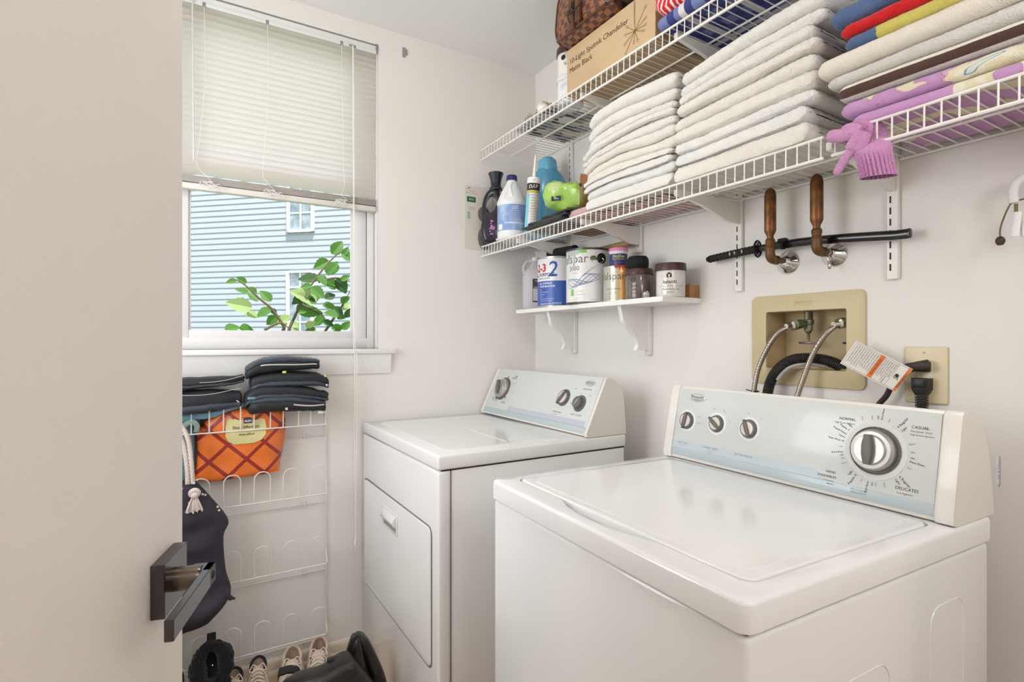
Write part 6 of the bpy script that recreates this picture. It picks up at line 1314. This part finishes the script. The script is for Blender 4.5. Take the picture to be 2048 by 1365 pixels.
# ---------------------------------------------------------------- wall-mounted wire shoe rack under the window
t = thing('shoe_rack', 'white wire shoe rack with four tiers of loops on the wall under the window', 'shoe rack', (0.22, 2.11, 0.08))
rk = mat('rack_white', (232, 228, 222), 0.35)
b = MB()
for x in (-0.018, 0.452): b.tube([(x, 2.118, 0.085), (x, 2.118, 0.925)], 0.0026, 8); b.tube([(x, 2.118, 0.925), (x+0.001, 2.112, 0.93)], 0.0026, 8)
part('post', b, rk, t)
for zf in (0.898, 0.645, 0.389, 0.132):
    b = MB()
    b.tube(spline([(-0.018, 2.116, zf+0.022), (-0.018, 2.10, zf+0.012), (-0.008, 2.052, zf), (0.01, 2.040, zf)], 4)+[V(0.425, 2.040, zf)]+spline([(0.425, 2.04, zf), (0.440, 2.043, zf+0.001), (0.447, 2.075, zf+0.010), (0.452, 2.116, zf+0.022)], 4)[1:], 0.0026, 7)
    b.tube([(-0.018, 2.1165, zf-0.05), (0.452, 2.1165, zf-0.05)], 0.0018, 6)
    for i in range(5):
        x0 = 0.014+i*0.0925; r = 0.0255
        b.tube([V(x0, 2.040, zf)]+[V(x0+r-r*math.cos(PI*k/10), 2.034-0.004*math.sin(PI*k/10), zf+0.082+r*math.sin(PI*k/10)) for k in range(11)]+[V(x0+2*r, 2.040, zf)], 0.0021, 6)
    part('tier', b, rk, t)
    b = MB()
    for x in (0.05, 0.375): b.lathe([(0.006, 0), (0.006, 0.004), (0.003, 0.008), (0, 0.009)], (x, 2.126, zf-0.045), (0, -1, 0), 12); b.box(x-0.003, x+0.003, 2.1165, 2.123, zf-0.06, zf-0.035, 0.001)
    b.box(0.449, 0.456, 2.112, 2.126, zf+0.018, zf+0.03, 0.001)
    part('wall_clip', b, rk, t)
# ---------------------------------------------------------------- black water shoes piled on top
neo = mat('black_neoprene', (40, 42, 46), 0.6, bump=(220, 0.25, 0.001)); rub = mat('slate_rubber', (62, 70, 80), 0.45, bump=(90, 0.5, 0.002)); wpipe = mat('white_piping', (214, 212, 208), 0.5); lime = mat('lime_tag', (196, 214, 120), 0.5); tealm = mat('teal_patch', (110, 150, 164), 0.5)
def wshoe(label, P, w, h, sole_up, stripe, extra=None):
    """soft squashed shoe: P = centre line toe..heel"""
    C_ = spline(P, 7); n_ = len(C_); t = thing('water_shoe', label, 'shoe', C_[n_//2]-V(0, 0, h/2), group='black water shoes')
    def prof(s): return (0.55+0.45*math.sin(PI*min(1, 0.18+s*0.95)))*(1-max(0, (0.06-s)/0.06)**2*0.6)*(1-max(0, (s-0.93)/0.07)**2*0.5)
    def sec(i, k, K, gw, gh, dz=0.0):
        s = i/(n_-1); a = 2*PI*k/K; c = C_[i]; q = prof(s)
        y = math.copysign(abs(math.cos(a))**0.75, math.cos(a))*w*gw*q; z = math.copysign(abs(math.sin(a))**0.8, math.sin(a))*h*0.5*gh*q+dz
        p = c+V(0, y, z); return p+V(0, 1, 1)*0.0025*noise.noise(p*55)+V(0, 0, 0.004*noise.noise(p*17))
    m = MB(); vs = m.grid(lambda k, i: sec(i, k, 28, 0.5, 1.0), 28, n_, cu=True); m.fan([vs[k][0] for k in range(28)], True); m.fan([vs[k][-1] for k in range(28)]); up = part('upper', m, neo, t, 70)
    m = MB(); sg = 1 if sole_up else -1
    vs = m.grid(lambda k, i: sec(i, k, 24, 0.53, 0.52, sg*h*0.30)+V(0, 0, 0.0012*(i % 2)*sg), 24, n_, cu=True); m.fan([vs[k][0] for k in range(24)], True); m.fan([vs[k][-1] for k in range(24)]); part('sole', m, rub, t, 70)
    if stripe:
        m = MB(); i0, i1 = int(n_*stripe[0]), int(n_*stripe[1])
        m.tube([C_[i]+V(0, -w*0.5*prof(i/(n_-1))-0.0045, stripe[2]*h+0.004*math.sin(i*0.3)) for i in range(i0, i1)], stripe[3], 6); part('piping', m, wpipe, up)
    for (s, dz, ln, mt) in (extra or []):
        m = MB(); i = int(n_*s); q = C_[i]+V(0, -w*0.5*prof(s)-0.004, dz*h); m.box(q.x-ln/2, q.x+ln/2, q.y-0.002, q.y+0.003, q.z-0.004, q.z+0.004, 0.001); part('tab', m, mt, up)
    return t
wshoe('topmost black water shoe in the right pile, sole up with white piping', [(0.172, 2.05, 1.088), (0.215, 2.05, 1.112), (0.29, 2.05, 1.121), (0.37, 2.05, 1.117), (0.415, 2.05, 1.110)], 0.09, 0.050, True, (0.25, 0.9, 0.05, 0.0022))
wshoe('second black water shoe in the right pile, with small lime tabs', [(0.185, 2.055, 1.058), (0.24, 2.055, 1.070), (0.33, 2.055, 1.070), (0.41, 2.055, 1.066), (0.448, 2.055, 1.052)], 0.092, 0.052, False, None, [(0.4, 0.45, 0.012, lime), (0.86, 0.3, 0.007, lime), (0.88, -0.3, 0.006, wpipe)])
wshoe('third black water shoe in the right pile, with a teal patch', [(0.168, 2.05, 1.000), (0.21, 2.05, 1.025), (0.29, 2.05, 1.026), (0.39, 2.05, 1.016), (0.446, 2.05, 1.005)], 0.094, 0.050, False, None, [(0.16, -0.1, 0.024, tealm)])
wshoe('lowest black water shoe in the right pile, white stitched and tilted down right', [(0.178, 2.045, 0.974), (0.25, 2.045, 0.985), (0.33, 2.045, 0.977), (0.40, 2.045, 0.967), (0.435, 2.045, 0.962)], 0.094, 0.054, True, (0.45, 0.92, 0.1, 0.0025), [(0.38, -0.25, 0.008, wpipe), (0.8, -0.35, 0.018, wpipe)])
wshoe('upper flat black shoe at the left end of the rack, beside the door', [(-0.14, 2.06, 1.060), (-0.05, 2.06, 1.064), (0.05, 2.06, 1.067), (0.13, 2.06, 1.072), (0.17, 2.06, 1.078)], 0.095, 0.036, False, (0.45, 0.97, 0.1, 0.0009))
wshoe('lower thick black shoe at the left end of the rack, beside the door', [(-0.16, 2.055, 1.000), (-0.06, 2.055, 1.002), (0.04, 2.055, 1.006), (0.12, 2.055, 1.012), (0.162, 2.055, 1.012)], 0.1, 0.072, False, (0.3, 0.97, 0.35, 0.0009))
# ---------------------------------------------------------------- pillow shapes for soft bags
def pillow(m, left, right, y, depth, nr=26, ncx=26, wr=0.004, sc=18, seed=0, back=0.6):
    """left/right: lists of (x,z) from top to bottom; a soft bag between them, bulging to -Y"""
    left = [(p.x, p.y) for p in spline([V(a[0], a[1], 0) for a in left], 5)]; right = [(p.x, p.y) for p in spline([V(a[0], a[1], 0) for a in right], 5)]
    def ip(L_, s):
        f = s*(len(L_)-1); i = min(int(f), len(L_)-2); q = f-i; return (L_[i][0]*(1-q)+L_[i+1][0]*q, L_[i][1]*(1-q)+L_[i+1][1]*q)
    def fn(sign):
        def g(i, j):
            s = i/(nr-1); p = j/(ncx-1); A = ip(left, s); B = ip(right, s)
            x = A[0]*(1-p)+B[0]*p; z = A[1]*(1-p)+B[1]*p
            e = (max(0, 1-(2*s-1)**4)*max(0, 1-(2*p-1)**4))**0.5
            yy = y-sign*depth*e*(1 if sign > 0 else back)
            yy -= sign*wr*noise.noise(V(x*sc, z*sc, seed+sign))*2*e
            return V(x, yy, z)
        return g
    m.grid(fn(1), nr, ncx); m.grid(fn(-1), nr, ncx)
    bmesh.ops.remove_doubles(m.bm, verts=m.bm.verts[:], dist=1e-5); bmesh.ops.recalc_face_normals(m.bm, faces=m.bm.faces[:])
# orange shopping bag
ob, n, L, bs = node_mat('orange_check_bag', 0.38); bs.inputs['Coat Weight'].default_value = 0.15
tc = n.new('ShaderNodeTexCoord'); sx = n.new('ShaderNodeSeparateXYZ'); L.new(tc.outputs['Object'], sx.inputs[0])
def diag(sgn, off):
    a = n.new('ShaderNodeMath'); a.operation = 'MULTIPLY_ADD'; L.new(sx.outputs[2], a.inputs[0]); a.inputs[1].default_value = sgn*1.05; L.new(sx.outputs[0], a.inputs[2])
    c_ = n.new('ShaderNodeMath'); c_.operation = 'MULTIPLY_ADD'; L.new(a.outputs[0], c_.inputs[0]); c_.inputs[1].default_value = 1/0.112; c_.inputs[2].default_value = off
    f = n.new('ShaderNodeMath'); f.operation = 'FRACT'; L.new(c_.outputs[0], f.inputs[0]); g = n.new('ShaderNodeMath'); g.operation = 'LESS_THAN'; g.inputs[1].default_value = 0.15; L.new(f.outputs[0], g.inputs[0]); return g.outputs[0]
mxn = n.new('ShaderNodeMath'); mxn.operation = 'MAXIMUM'; L.new(diag(1, 0.35), mxn.inputs[0]); L.new(diag(-1, 0.6), mxn.inputs[1])
mx = n.new('ShaderNodeMix'); mx.data_type = 'RGBA'; mx.inputs[6].default_value = rgba(232, 118, 46); mx.inputs[7].default_value = rgba(150, 44, 38); L.new(mxn.outputs[0], mx.inputs[0]); L.new(mx.outputs[2], bs.inputs[0])
t = thing('shopping_bag', 'orange reusable shopping bag with dark red check tucked behind the rack loops', 'bag', (0.165, 2.075, 0.733))
b = MB(); YB = 2.082
pillow(b, [(0.11, 0.972), (0.075, 0.955), (0.045, 0.925), (0.030, 0.88), (0.032, 0.83), (0.026, 0.785), (0.022, 0.75), (0.05, 0.732), (0.11, 0.735)], [(0.24, 0.972), (0.285, 0.962), (0.303, 0.94), (0.305, 0.90), (0.303, 0.86), (0.297, 0.82), (0.288, 0.775), (0.282, 0.745), (0.23, 0.742)], YB, 0.038, wr=0.004, seed=2, back=0.5)
body = part('body', b, ob, t, 70)
def bagy(x, z):
    p = clamp((x-0.03)/0.275, 0, 1); s = clamp((0.972-z)/0.235, 0, 1); e = (max(0, 1-(2*s-1)**4)*max(0, 1-(2*p-1)**4))**0.5
    return YB-0.038*e-0.004*noise.noise(V(x*18, z*18, 3))*2*e-0.0028
b = MB(); LP = [(0.130, 0.956), (0.118, 0.94), (0.112, 0.91), (0.113, 0.88), (0.122, 0.862), (0.14, 0.852), (0.20, 0.853), (0.222, 0.862), (0.236, 0.88), (0.238, 0.905), (0.233, 0.935), (0.22, 0.955), (0.20, 0.962), (0.188, 0.945), (0.180, 0.93), (0.172, 0.93), (0.165, 0.938), (0.150, 0.95)]
cx_ = sum(p[0] for p in LP)/len(LP); cz_ = sum(p[1] for p in LP)/len(LP)
rings = [[b.bm.verts.new(V(cx_+(p[0]-cx_)*f, bagy(cx_+(p[0]-cx_)*f, cz_+(p[1]-cz_)*f), cz_+(p[1]-cz_)*f)) for p in LP] for f in (1.0, 0.66, 0.33)]
cv = b.bm.verts.new(V(cx_, bagy(cx_, cz_), cz_)); k_ = len(LP)
for r_ in range(2):
    for i in range(k_): b.bm.faces.new((rings[r_][i], rings[r_][(i+1) % k_], rings[r_+1][(i+1) % k_], rings[r_+1][i]))
for i in range(k_): b.bm.faces.new((rings[2][i], rings[2][(i+1) % k_], cv))
lbx = part('label', b, mat('pale_green_patch', (214, 206, 148), 0.5), body, 70)
b = MB()
def ont(x0, z0): return lambda x, y: V(x0+x, bagy(x0+x, z0+y)-0.0012, z0+y)
b.text('Shop differentli.', 0.0135, ont(0.176, 0.9085), mi=0, bold=0.01); b.text('shop.aldi.us', 0.0105, ont(0.176, 0.885), mi=0, bold=0.01)
b.grid(lambda i, j: ont(0.168, 0.922)(0.024*i/4, 0.024*j/4), 5, 5)
for f in b.bm.faces[-16:]: f.material_index = 1
b.grid(lambda i, j: ont(0.1665, 0.9205)(0.027*i/4, 0.027*j/4)+V(0, 0.0006, 0), 5, 5)
for f in b.bm.faces[-16:]: f.material_index = 3
b.text('ALDI', 0.0095, lambda x, y: ont(0.180, 0.929)(x, y)+V(0, -0.0006, 0), mi=2, bold=0.02)
for k in range(3): b.tube([ont(0.174+k*0.004, 0.937)(0, 0)+V(0, -0.0006, 0), ont(0.176+k*0.004, 0.944)(0, 0)+V(0, -0.0006, 0)], 0.0008, 4)
part('lettering', b, [mat('olive_ink', (84, 74, 40), 0.5), mat('navy_logo', (40, 50, 86), 0.5), white_ink, mat('logo_orange', (206, 90, 50), 0.5)], lbx, None)
b = MB(); b.tube([V(0.024+0.26*i/12, bagy(0.024+0.26*i/12, 0.748)-0.001, 0.745-0.006*math.sin(PI*i/12)) for i in range(13)], 0.003, 6); part('bottom_seam', b, ob, body)
t = thing('teal_bag', 'teal and grey cloth bag bunched at the left end of the shoe rack', 'bag', (-0.04, 2.085, 0.70))
teal = mat('teal_cloth', (108, 148, 152), 0.65, var=(10, (84, 112, 140), 0.4, 0.65)); b = MB(); pillow(b, [(-0.12, 0.985), (-0.14, 0.93), (-0.14, 0.85), (-0.13, 0.77), (-0.10, 0.71)], [(0.02, 0.985), (0.05, 0.95), (0.029, 0.90), (0.026, 0.80), (0.01, 0.71)], 2.088, 0.034, wr=0.009, sc=22, seed=5); part('body', b, teal, t, 70)
b = MB(); b.tube(spline([(-0.03, 2.045, 0.95), (0.02, 2.048, 0.955), (0.07, 2.050, 0.955), (0.12, 2.05, 0.972), (0.17, 2.055, 0.985)], 5), [0.012]*6+[0.010]*6+[0.008]*9, 10, flat=(V(0, 1, 0), 0.3)); part('folded_edge', b, mat('sky_teal', (118, 164, 186), 0.6), t)
b = MB(); b.tube(spline([(-0.01, 2.045, 0.925), (0.015, 2.038, 0.94), (0.03, 2.04, 0.925), (0.028, 2.046, 0.905)], 5), 0.0085, 8, flat=(V(0, 1, 0), 0.4)); part('crumpled_handle', b, mat('grey_green_cloth', (150, 168, 160), 0.7), t)
# navy drawstring bag with white rope
t = thing('drawstring_bag', 'navy drawstring bag with a white rope hanging from the shoe rack beside the door', 'bag', (0.0, 1.985, 0.285))
navy = mat('navy_canvas', (48, 46, 58), 0.75, var=(7, (58, 54, 64), 0.4, 0.7)); b = MB()
pillow(b, [(-0.06, 0.765), (-0.13, 0.72), (-0.16, 0.62), (-0.16, 0.5), (-0.15, 0.40), (-0.12, 0.31), (-0.07, 0.272)], [(0.022, 0.762), (0.068, 0.70), (0.118, 0.618), (0.104, 0.565), (0.110, 0.46), (0.124, 0.375), (0.06, 0.292)], 1.992, 0.045, nr=60, ncx=50, wr=0.016, sc=13, seed=8)
body = part('body', b, navy, t, 70)
b = MB(); b.tube(spline([(0.108, 1.975, 0.40), (0.118, 1.965, 0.375), (0.135, 1.965, 0.366)], 5), [0.012]*4+[0.008]*4+[0.004]*3, 8); part('frayed_corner', b, navy, body)
rope, n, L, bs = node_mat('white_rope', 0.8); bs.inputs[0].default_value = rgba(222, 208, 200)
b = MB()
for k in range(3):
    for base in ([(-0.035, 1.985, 0.945), (-0.012, 1.972, 0.935), (0.006, 1.966, 0.89), (0.014, 1.964, 0.82), (0.018, 1.968, 0.755)], [(-0.05, 1.985, 0.935), (-0.028, 1.978, 0.925), (-0.008, 1.970, 0.88), (0.002, 1.966, 0.81), (0.004, 1.968, 0.755)]):
        P = spline(base, 14); b.tube([p+V(0.0032*math.cos(i*0.9+k*2.09), 0.0032*math.sin(i*0.9+k*2.09), 0) for i, p in enumerate(P)], 0.0042, 6)
part('rope', b, rope, t, 70)
b = MB(); q = V(0.022, 1.938, 0.725)
b.tube(arcpts(q+V(0, 0, 0.006), 0.010, 0, 2*PI, 16, (1, 0, 0), (0, -0.3, 1)), 0.0075, 8, closed=True); b.lathe([(0.002, -0.012), (0.011, -0.006), (0.012, 0.004), (0.004, 0.014)], q, seg=14)
random.seed(6)
for i in range(46): a = random.uniform(-1, 1); b.tube(spline([q+V(0.006*a, 0.004*random.uniform(-1, 1), -0.006), q+V(0.015*a, -0.006*random.random(), -0.025), q+V(0.024*a, -0.004*random.random(), -0.046-0.012*random.random()*(1-abs(a)*0.4))], 3), 0.0014, 5)
part('knot', b, mat('knot_cream', (226, 212, 206), 0.8), t, 70)
b = MB()
for x, z in ((-0.012, 0.747), (0.052, 0.715), (0.044, 0.722), (0.09, 0.66), (0.02, 0.76), (0.086, 0.672), (0.008, 0.70)):
    y = 1.992-0.045*0.9-0.012; pts = []
    for i in range(10): a = PI/2+i*PI/5; r = 0.0052 if i % 2 == 0 else 0.0021; pts.append(V(x+r*math.cos(a), y+(0.024 if x > 0.05 else 0.008), z+r*math.sin(a)))
    b.poly(pts)
part('star_print', b, white_ink, body, None)
# ---------------------------------------------------------------- things on the floor
fuz = mat('black_fur', (15, 13, 13), 0.95, bump=(180, 1.0, 0.004), sheen=0.15)
def fuzzy(label, c, s, tab):
    """fluffy slipper standing heel-up against the rack, its opening toward the room"""
    t = thing('fuzzy_slipper', label, 'slipper', (c[0], c[1], 0), group='black fuzzy slippers')
    d = V(0, 0.42, 0.91); e = V(1, 0, 0); f = V(0, -0.91, 0.42); o = V(c[0], c[1]+0.012, 0.165*s)
    def fz(p, n_, k_=1.0): return p+n_*(noise.noise(p*170)*0.004+noise.noise(p*42)*0.0045)*k_
    m = MB(); NA, NB = 64, 20
    def rim(i, j):
        a = 2*PI*i/NA; b_ = 2*PI*j/NB; r = e*math.cos(a)+d*math.sin(a)
        n_ = r*math.cos(b_)+f*math.sin(b_); tr = 0.0205*s*(1+0.25*math.sin(a*2+1))
        return fz(o+e*(0.040*s*math.cos(a))+d*(0.056*s*math.sin(a))+n_*tr, n_)
    m.grid(rim, NA, NB, cu=True, cv=True)
    def low(i, j):
        a = 2*PI*i/NA; q = j/15; z = 0.002+q*0.125*s; r = (0.047+0.010*math.sin(PI*q))*s
        n_ = V(math.cos(a), math.sin(a), 0); p = V(c[0]+r*math.cos(a), c[1]-0.004+0.018*q+r*0.72*math.sin(a), z); return fz(p, n_)
    vs = m.grid(low, NA, 16, cu=True); m.fan([vs[i][0] for i in range(NA)], True); m.fan([vs[i][15] for i in range(NA)])
    bd = part('fur', m, fuz, t, None)
    m = MB(); m.grid(lambda i, j: o-f*(0.030*(1-(j/6)**2))*s+e*(0.040*s*math.cos(2*PI*i/32)*j/6)+d*(0.056*s*math.sin(2*PI*i/32)*j/6), 32, 7, cu=True); part('lining', m, mat('black_lining', (16, 15, 15), 0.9) if 'black_lining' not in MATS else MATS['black_lining'], bd)
    if tab:
        q = o+d*0.078*s; m = MB(); m.box(q.x-0.013, q.x+0.013, q.y-0.004, q.y+0.004, q.z-0.012, q.z+0.018, 0.003); part('pull_tab', m, mat('black_webbing', (36, 34, 34), 0.8), bd)
        m = MB(); m.lathe([(0.002, -0.002), (0.003, 0), (0.002, 0.002)], o+f*0.004+e*0.002, f, seg=8); part('rivet', m, chrome_m, bd)
fuzzy('black fuzzy slipper boot with a pull tab standing in front of the shoe rack', (0.070, 1.962, 0), 1.0, True)
fuzzy('black fuzzy slipper half hidden by the door edge below the navy bag', (-0.068, 1.95, 0), 0.93, False)
def sneaker(name, label, c, rot, ln, wd, ht, m_up, m_in, m_lace, group, collar_m=None):
    """low shoe, heel at +y, toe toward -y in its own frame"""
    t = thing(name, label, 'shoe', (c[0], c[1], 0), rot, group)
    N, K = 26, 30
    def top(s): return ht*(0.42+0.58*(1/(1+math.exp((s-0.52)*11))))*(1-max(0, (s-0.86)/0.14)**2*0.55)   # s=0 heel .. 1 toe
    def wdt(s): return wd*0.5*(0.72+0.28*math.sin(PI*(0.15+s*0.62)))*math.sqrt(max(0.02, 1-max(0, (s-0.72)/0.29)**2.2))*math.sqrt(max(0.05, 1-max(0, (0.12-s)/0.125)**2.2))
    m = MB(); s0 = 0.018
    def fn(k, i):
        s = i/(N-1); a = PI*k/(K-1); w_ = wdt(s); h_ = top(s)
        return V(w_*math.cos(a)*(1 if abs(math.cos(a)) > 0.5 else 1), ln*(0.5-s), s0+(h_-s0)*math.sin(a)**0.8)
    op = lambda k, i: 1 if (1 < i < 12 and 8 < k < 21) else 0
    vs = [[m.bm.verts.new(fn(k, i)) for i in range(N)] for k in range(K)]
    for k in range(K-1):
        for i in range(N-1):
            if op(k, i): continue
            m.bm.faces.new((vs[k][i], vs[k+1][i], vs[k+1][i+1], vs[k][i+1]))
    upx = part('upper', m, m_up, t, 70, local=True)
    m = MB(); rim = [V(wdt(0.10+0.36*(0.5-0.5*math.cos(q)))*0.62*math.sin(q)*1.0, 0, 0) for q in [0]]
    cen = V(0, ln*(0.5-0.25), 0)
    P = []
    for k in range(26):
        a = 2*PI*k/26; yy = cen.y+ln*0.205*math.cos(a); s = 0.5-yy/ln; P.append(V(wdt(clamp(s, 0.06, 1))*0.66*math.sin(a), yy, top(s)*0.97-0.004+0.012*max(0, math.cos(a))))
    m.tube(P, wd*0.06, 8, closed=True); part('collar', m, collar_m or m_up, upx, 70, local=True)
    m = MB(); m.grid(lambda i, j: V(P[i].x*(0.97-0.12*j), cen.y+(P[i].y-cen.y)*(0.97-0.1*j), max(s0, P[i].z-0.018*j*ht/0.08)), 26, 4, cu=True); ring = [V(P[i].x*0.6, cen.y+(P[i].y-cen.y)*0.67, max(s0, P[i].z-0.054*ht/0.08)) for i in range(26)]; m.poly(ring); part('lining', m, m_in, upx, 70, local=True)
    m = MB(); m.grid(lambda i, j: V((-0.5+i/6)*wd*0.42, ln*(0.10-0.2*j/7), top(0.40+0.2*j/7)+0.010*(1-j/7)+0.004-0.006*((i-3)/3)**2), 7, 8); part('tongue', m, m_in if collar_m else m_up, upx, 70, local=True)
    m = MB()
    for j in range(4):
        y = ln*(0.06-0.05*j); z = top(0.44+0.05*j)+0.006
        m.tube(spline([(-wd*0.24, y, z-0.006), (0, y-ln*0.012, z+0.002), (wd*0.24, y-ln*0.02, z-0.006)], 4), 0.0022, 6); m.tube(spline([(wd*0.24, y, z-0.006), (0, y-ln*0.012, z+0.003), (-wd*0.24, y-ln*0.02, z-0.006)], 4), 0.0022, 6)
    for sg in (-1, 1):
        m.tube(spline([(0, ln*0.07, top(0.43)+0.010), (sg*wd*0.2, ln*0.12, top(0.4)+0.016), (sg*wd*0.34, ln*0.06, top(0.45)+0.004), (sg*wd*0.12, ln*0.05, top(0.45)+0.010)], 5), 0.002, 6); m.tube(spline([(0, ln*0.07, top(0.43)+0.010), (sg*wd*0.25, ln*0.02, top(0.48)+0.006), (sg*wd*0.42, -ln*0.04, top(0.55)*0.7)], 5), 0.002, 6)
    part('laces', m, m_lace, upx, 70, local=True)
    m = MB(); pts = [(wdt(i/(N-1))*1.06, ln*(0.5-i/(N-1))*1.02) for i in range(N)]; loop = pts+[(-x, y) for x, y in reversed(pts)]
    m.prism(loop, (0, 0, 0.0), (1, 0, 0), (0, 1, 0), (0, 0, 1), 0.022, 0.004); part('sole', m, mat('cream_sole', (222, 208, 192), 0.5) if 'cream_sole' not in MATS else MATS['cream_sole'], t, 40, local=True)
bei = mat('beige_mesh', (216, 194, 174), 0.8, bump=(260, 0.4, 0.001)); bel = mat('beige_lining', (186, 160, 138), 0.85); lac = mat('cream_laces', (228, 212, 196), 0.7); navs = mat('navy_suede', (36, 38, 52), 0.8)
sneaker('sneaker', 'left beige lace-up sneaker on the floor below the shoe rack', (0.310, 1.972), R(-10), 0.235, 0.088, 0.098, bei, bel, lac, 'beige sneakers')
sneaker('sneaker', 'right beige lace-up sneaker on the floor below the shoe rack, next to the black bag', (0.398, 1.982), R(-14), 0.235, 0.088, 0.10, bei, bel, lac, 'beige sneakers')
sneaker('child_shoe', 'small cream shoe with a navy collar beside the fuzzy slipper', (0.133, 1.965), R(-6), 0.135, 0.072, 0.105, bei, bel, lac, 'small cream shoes', navs)
sneaker('child_shoe', 'small cream shoe with a navy collar next to the beige sneakers', (0.205, 1.985), R(-8), 0.135, 0.074, 0.11, bei, bel, lac, 'small cream shoes', navs)
# black handbag in front of the dryer
t = thing('handbag', 'black leather handbag slumped on the floor against the dryer', 'bag', (0.46, 1.76, 0))
lea = mat('black_leather', (28, 27, 28), 0.38, coat=0.25, bump=(120, 0.25, 0.001))
def petal(L_, R_, Y_, dp, sd):
    m = MB(); q = lambda a: [(p.x, max(0.002, p.z)) for p in [ay(u, v, Y_) for u, v in a]]
    pillow(m, q(L_), q(R_), Y_, dp, nr=44, ncx=30, wr=0.006, sc=20, seed=sd, back=1.0)
    for v_ in m.bm.verts: v_.co.x = min(v_.co.x, 0.582)
    return m
body = part('body', petal([(695, 1310), (672, 1322), (640, 1340), (600, 1352), (560, 1372), (540, 1420), (535, 1480)], [(700, 1306), (716, 1322), (732, 1342), (746, 1362), (756, 1390), (760, 1430), (764, 1480)], 1.66, 0.05, 1), lea, t, 70)
part('side_panel', petal([(716, 1267), (711, 1276), (716, 1296), (726, 1326), (734, 1356), (738, 1400), (738, 1480)], [(720, 1266), (733, 1272), (745, 1292), (757, 1318), (768, 1346), (778, 1390), (784, 1480)], 1.72, 0.035, 4), lea, t, 70)
part('side_panel', petal([(712, 1270), (704, 1278), (697, 1296), (690, 1318), (684, 1345), (680, 1400), (678, 1480)], [(715, 1269), (719, 1280), (724, 1300), (729, 1322), (733, 1348), (735, 1400), (736, 1480)], 1.70, 0.03, 7), lea, t, 70)
b = MB(); b.tube(spline([ay(u, v, 1.685) for u, v in ((734, 1352), (727, 1318), (718, 1284), (712, 1272), (704, 1281), (697, 1300), (690, 1325))], 8), 0.0035, 6); part('piping', b, lea, body)
b = MB(); q = ay(672, 1324, 1.68); b.box(q.x-0.026, q.x+0.026, q.y-0.012, q.y+0.012, q.z-0.022, q.z+0.016, 0.006); part('strap_tab', b, lea, body)
t = thing('shoulder_strap', 'loop of black webbing strap lying on the floor between shoes and handbag', 'strap', (0.27, 1.82, 0))
b = MB(); P = spline([V(0.235, 1.78, 0.008), V(0.236, 1.785, 0.07)]+[ay(u, v, 1.80) for u, v in ((553, 1352), (566, 1339), (584, 1337), (599, 1347))]+[V(0.318, 1.775, 0.07), V(0.32, 1.77, 0.008)], 7)
b.grid(lambda i, j: P[i]+V(0.003*j, -0.028+0.02*j, 0.003*math.sin(j*1.5)), len(P), 3); b.grid(lambda i, j: P[i]+V(0.003*j, -0.028+0.02*j, 0.003*math.sin(j*1.5))-V(0, 0.001, 0.0035), len(P), 3)
part('webbing', b, mat('black_webbing_strap', (34, 33, 34), 0.7), t, 70)
b = MB(); b.lathe([(0.105, 0.001), (0.108, 0.03), (0.1, 0.075), (0.08, 0.118), (0.045, 0.142), (0.0, 0.149)], (0.085, 1.80, 0), seg=40, sx=1.15); b.mi = 1; b.lathe([(0.1085, 0.012), (0.1095, 0.03), (0.106, 0.045)], (0.085, 1.80, 0), seg=40, cap=False, sx=1.15); solo('dark_hat', b, [mat('charcoal_felt', (48, 48, 52), 0.7), mat('slate_band', (74, 78, 86), 0.5)], 'dark grey rounded hat on the floor at the foot of the door', 'hat')
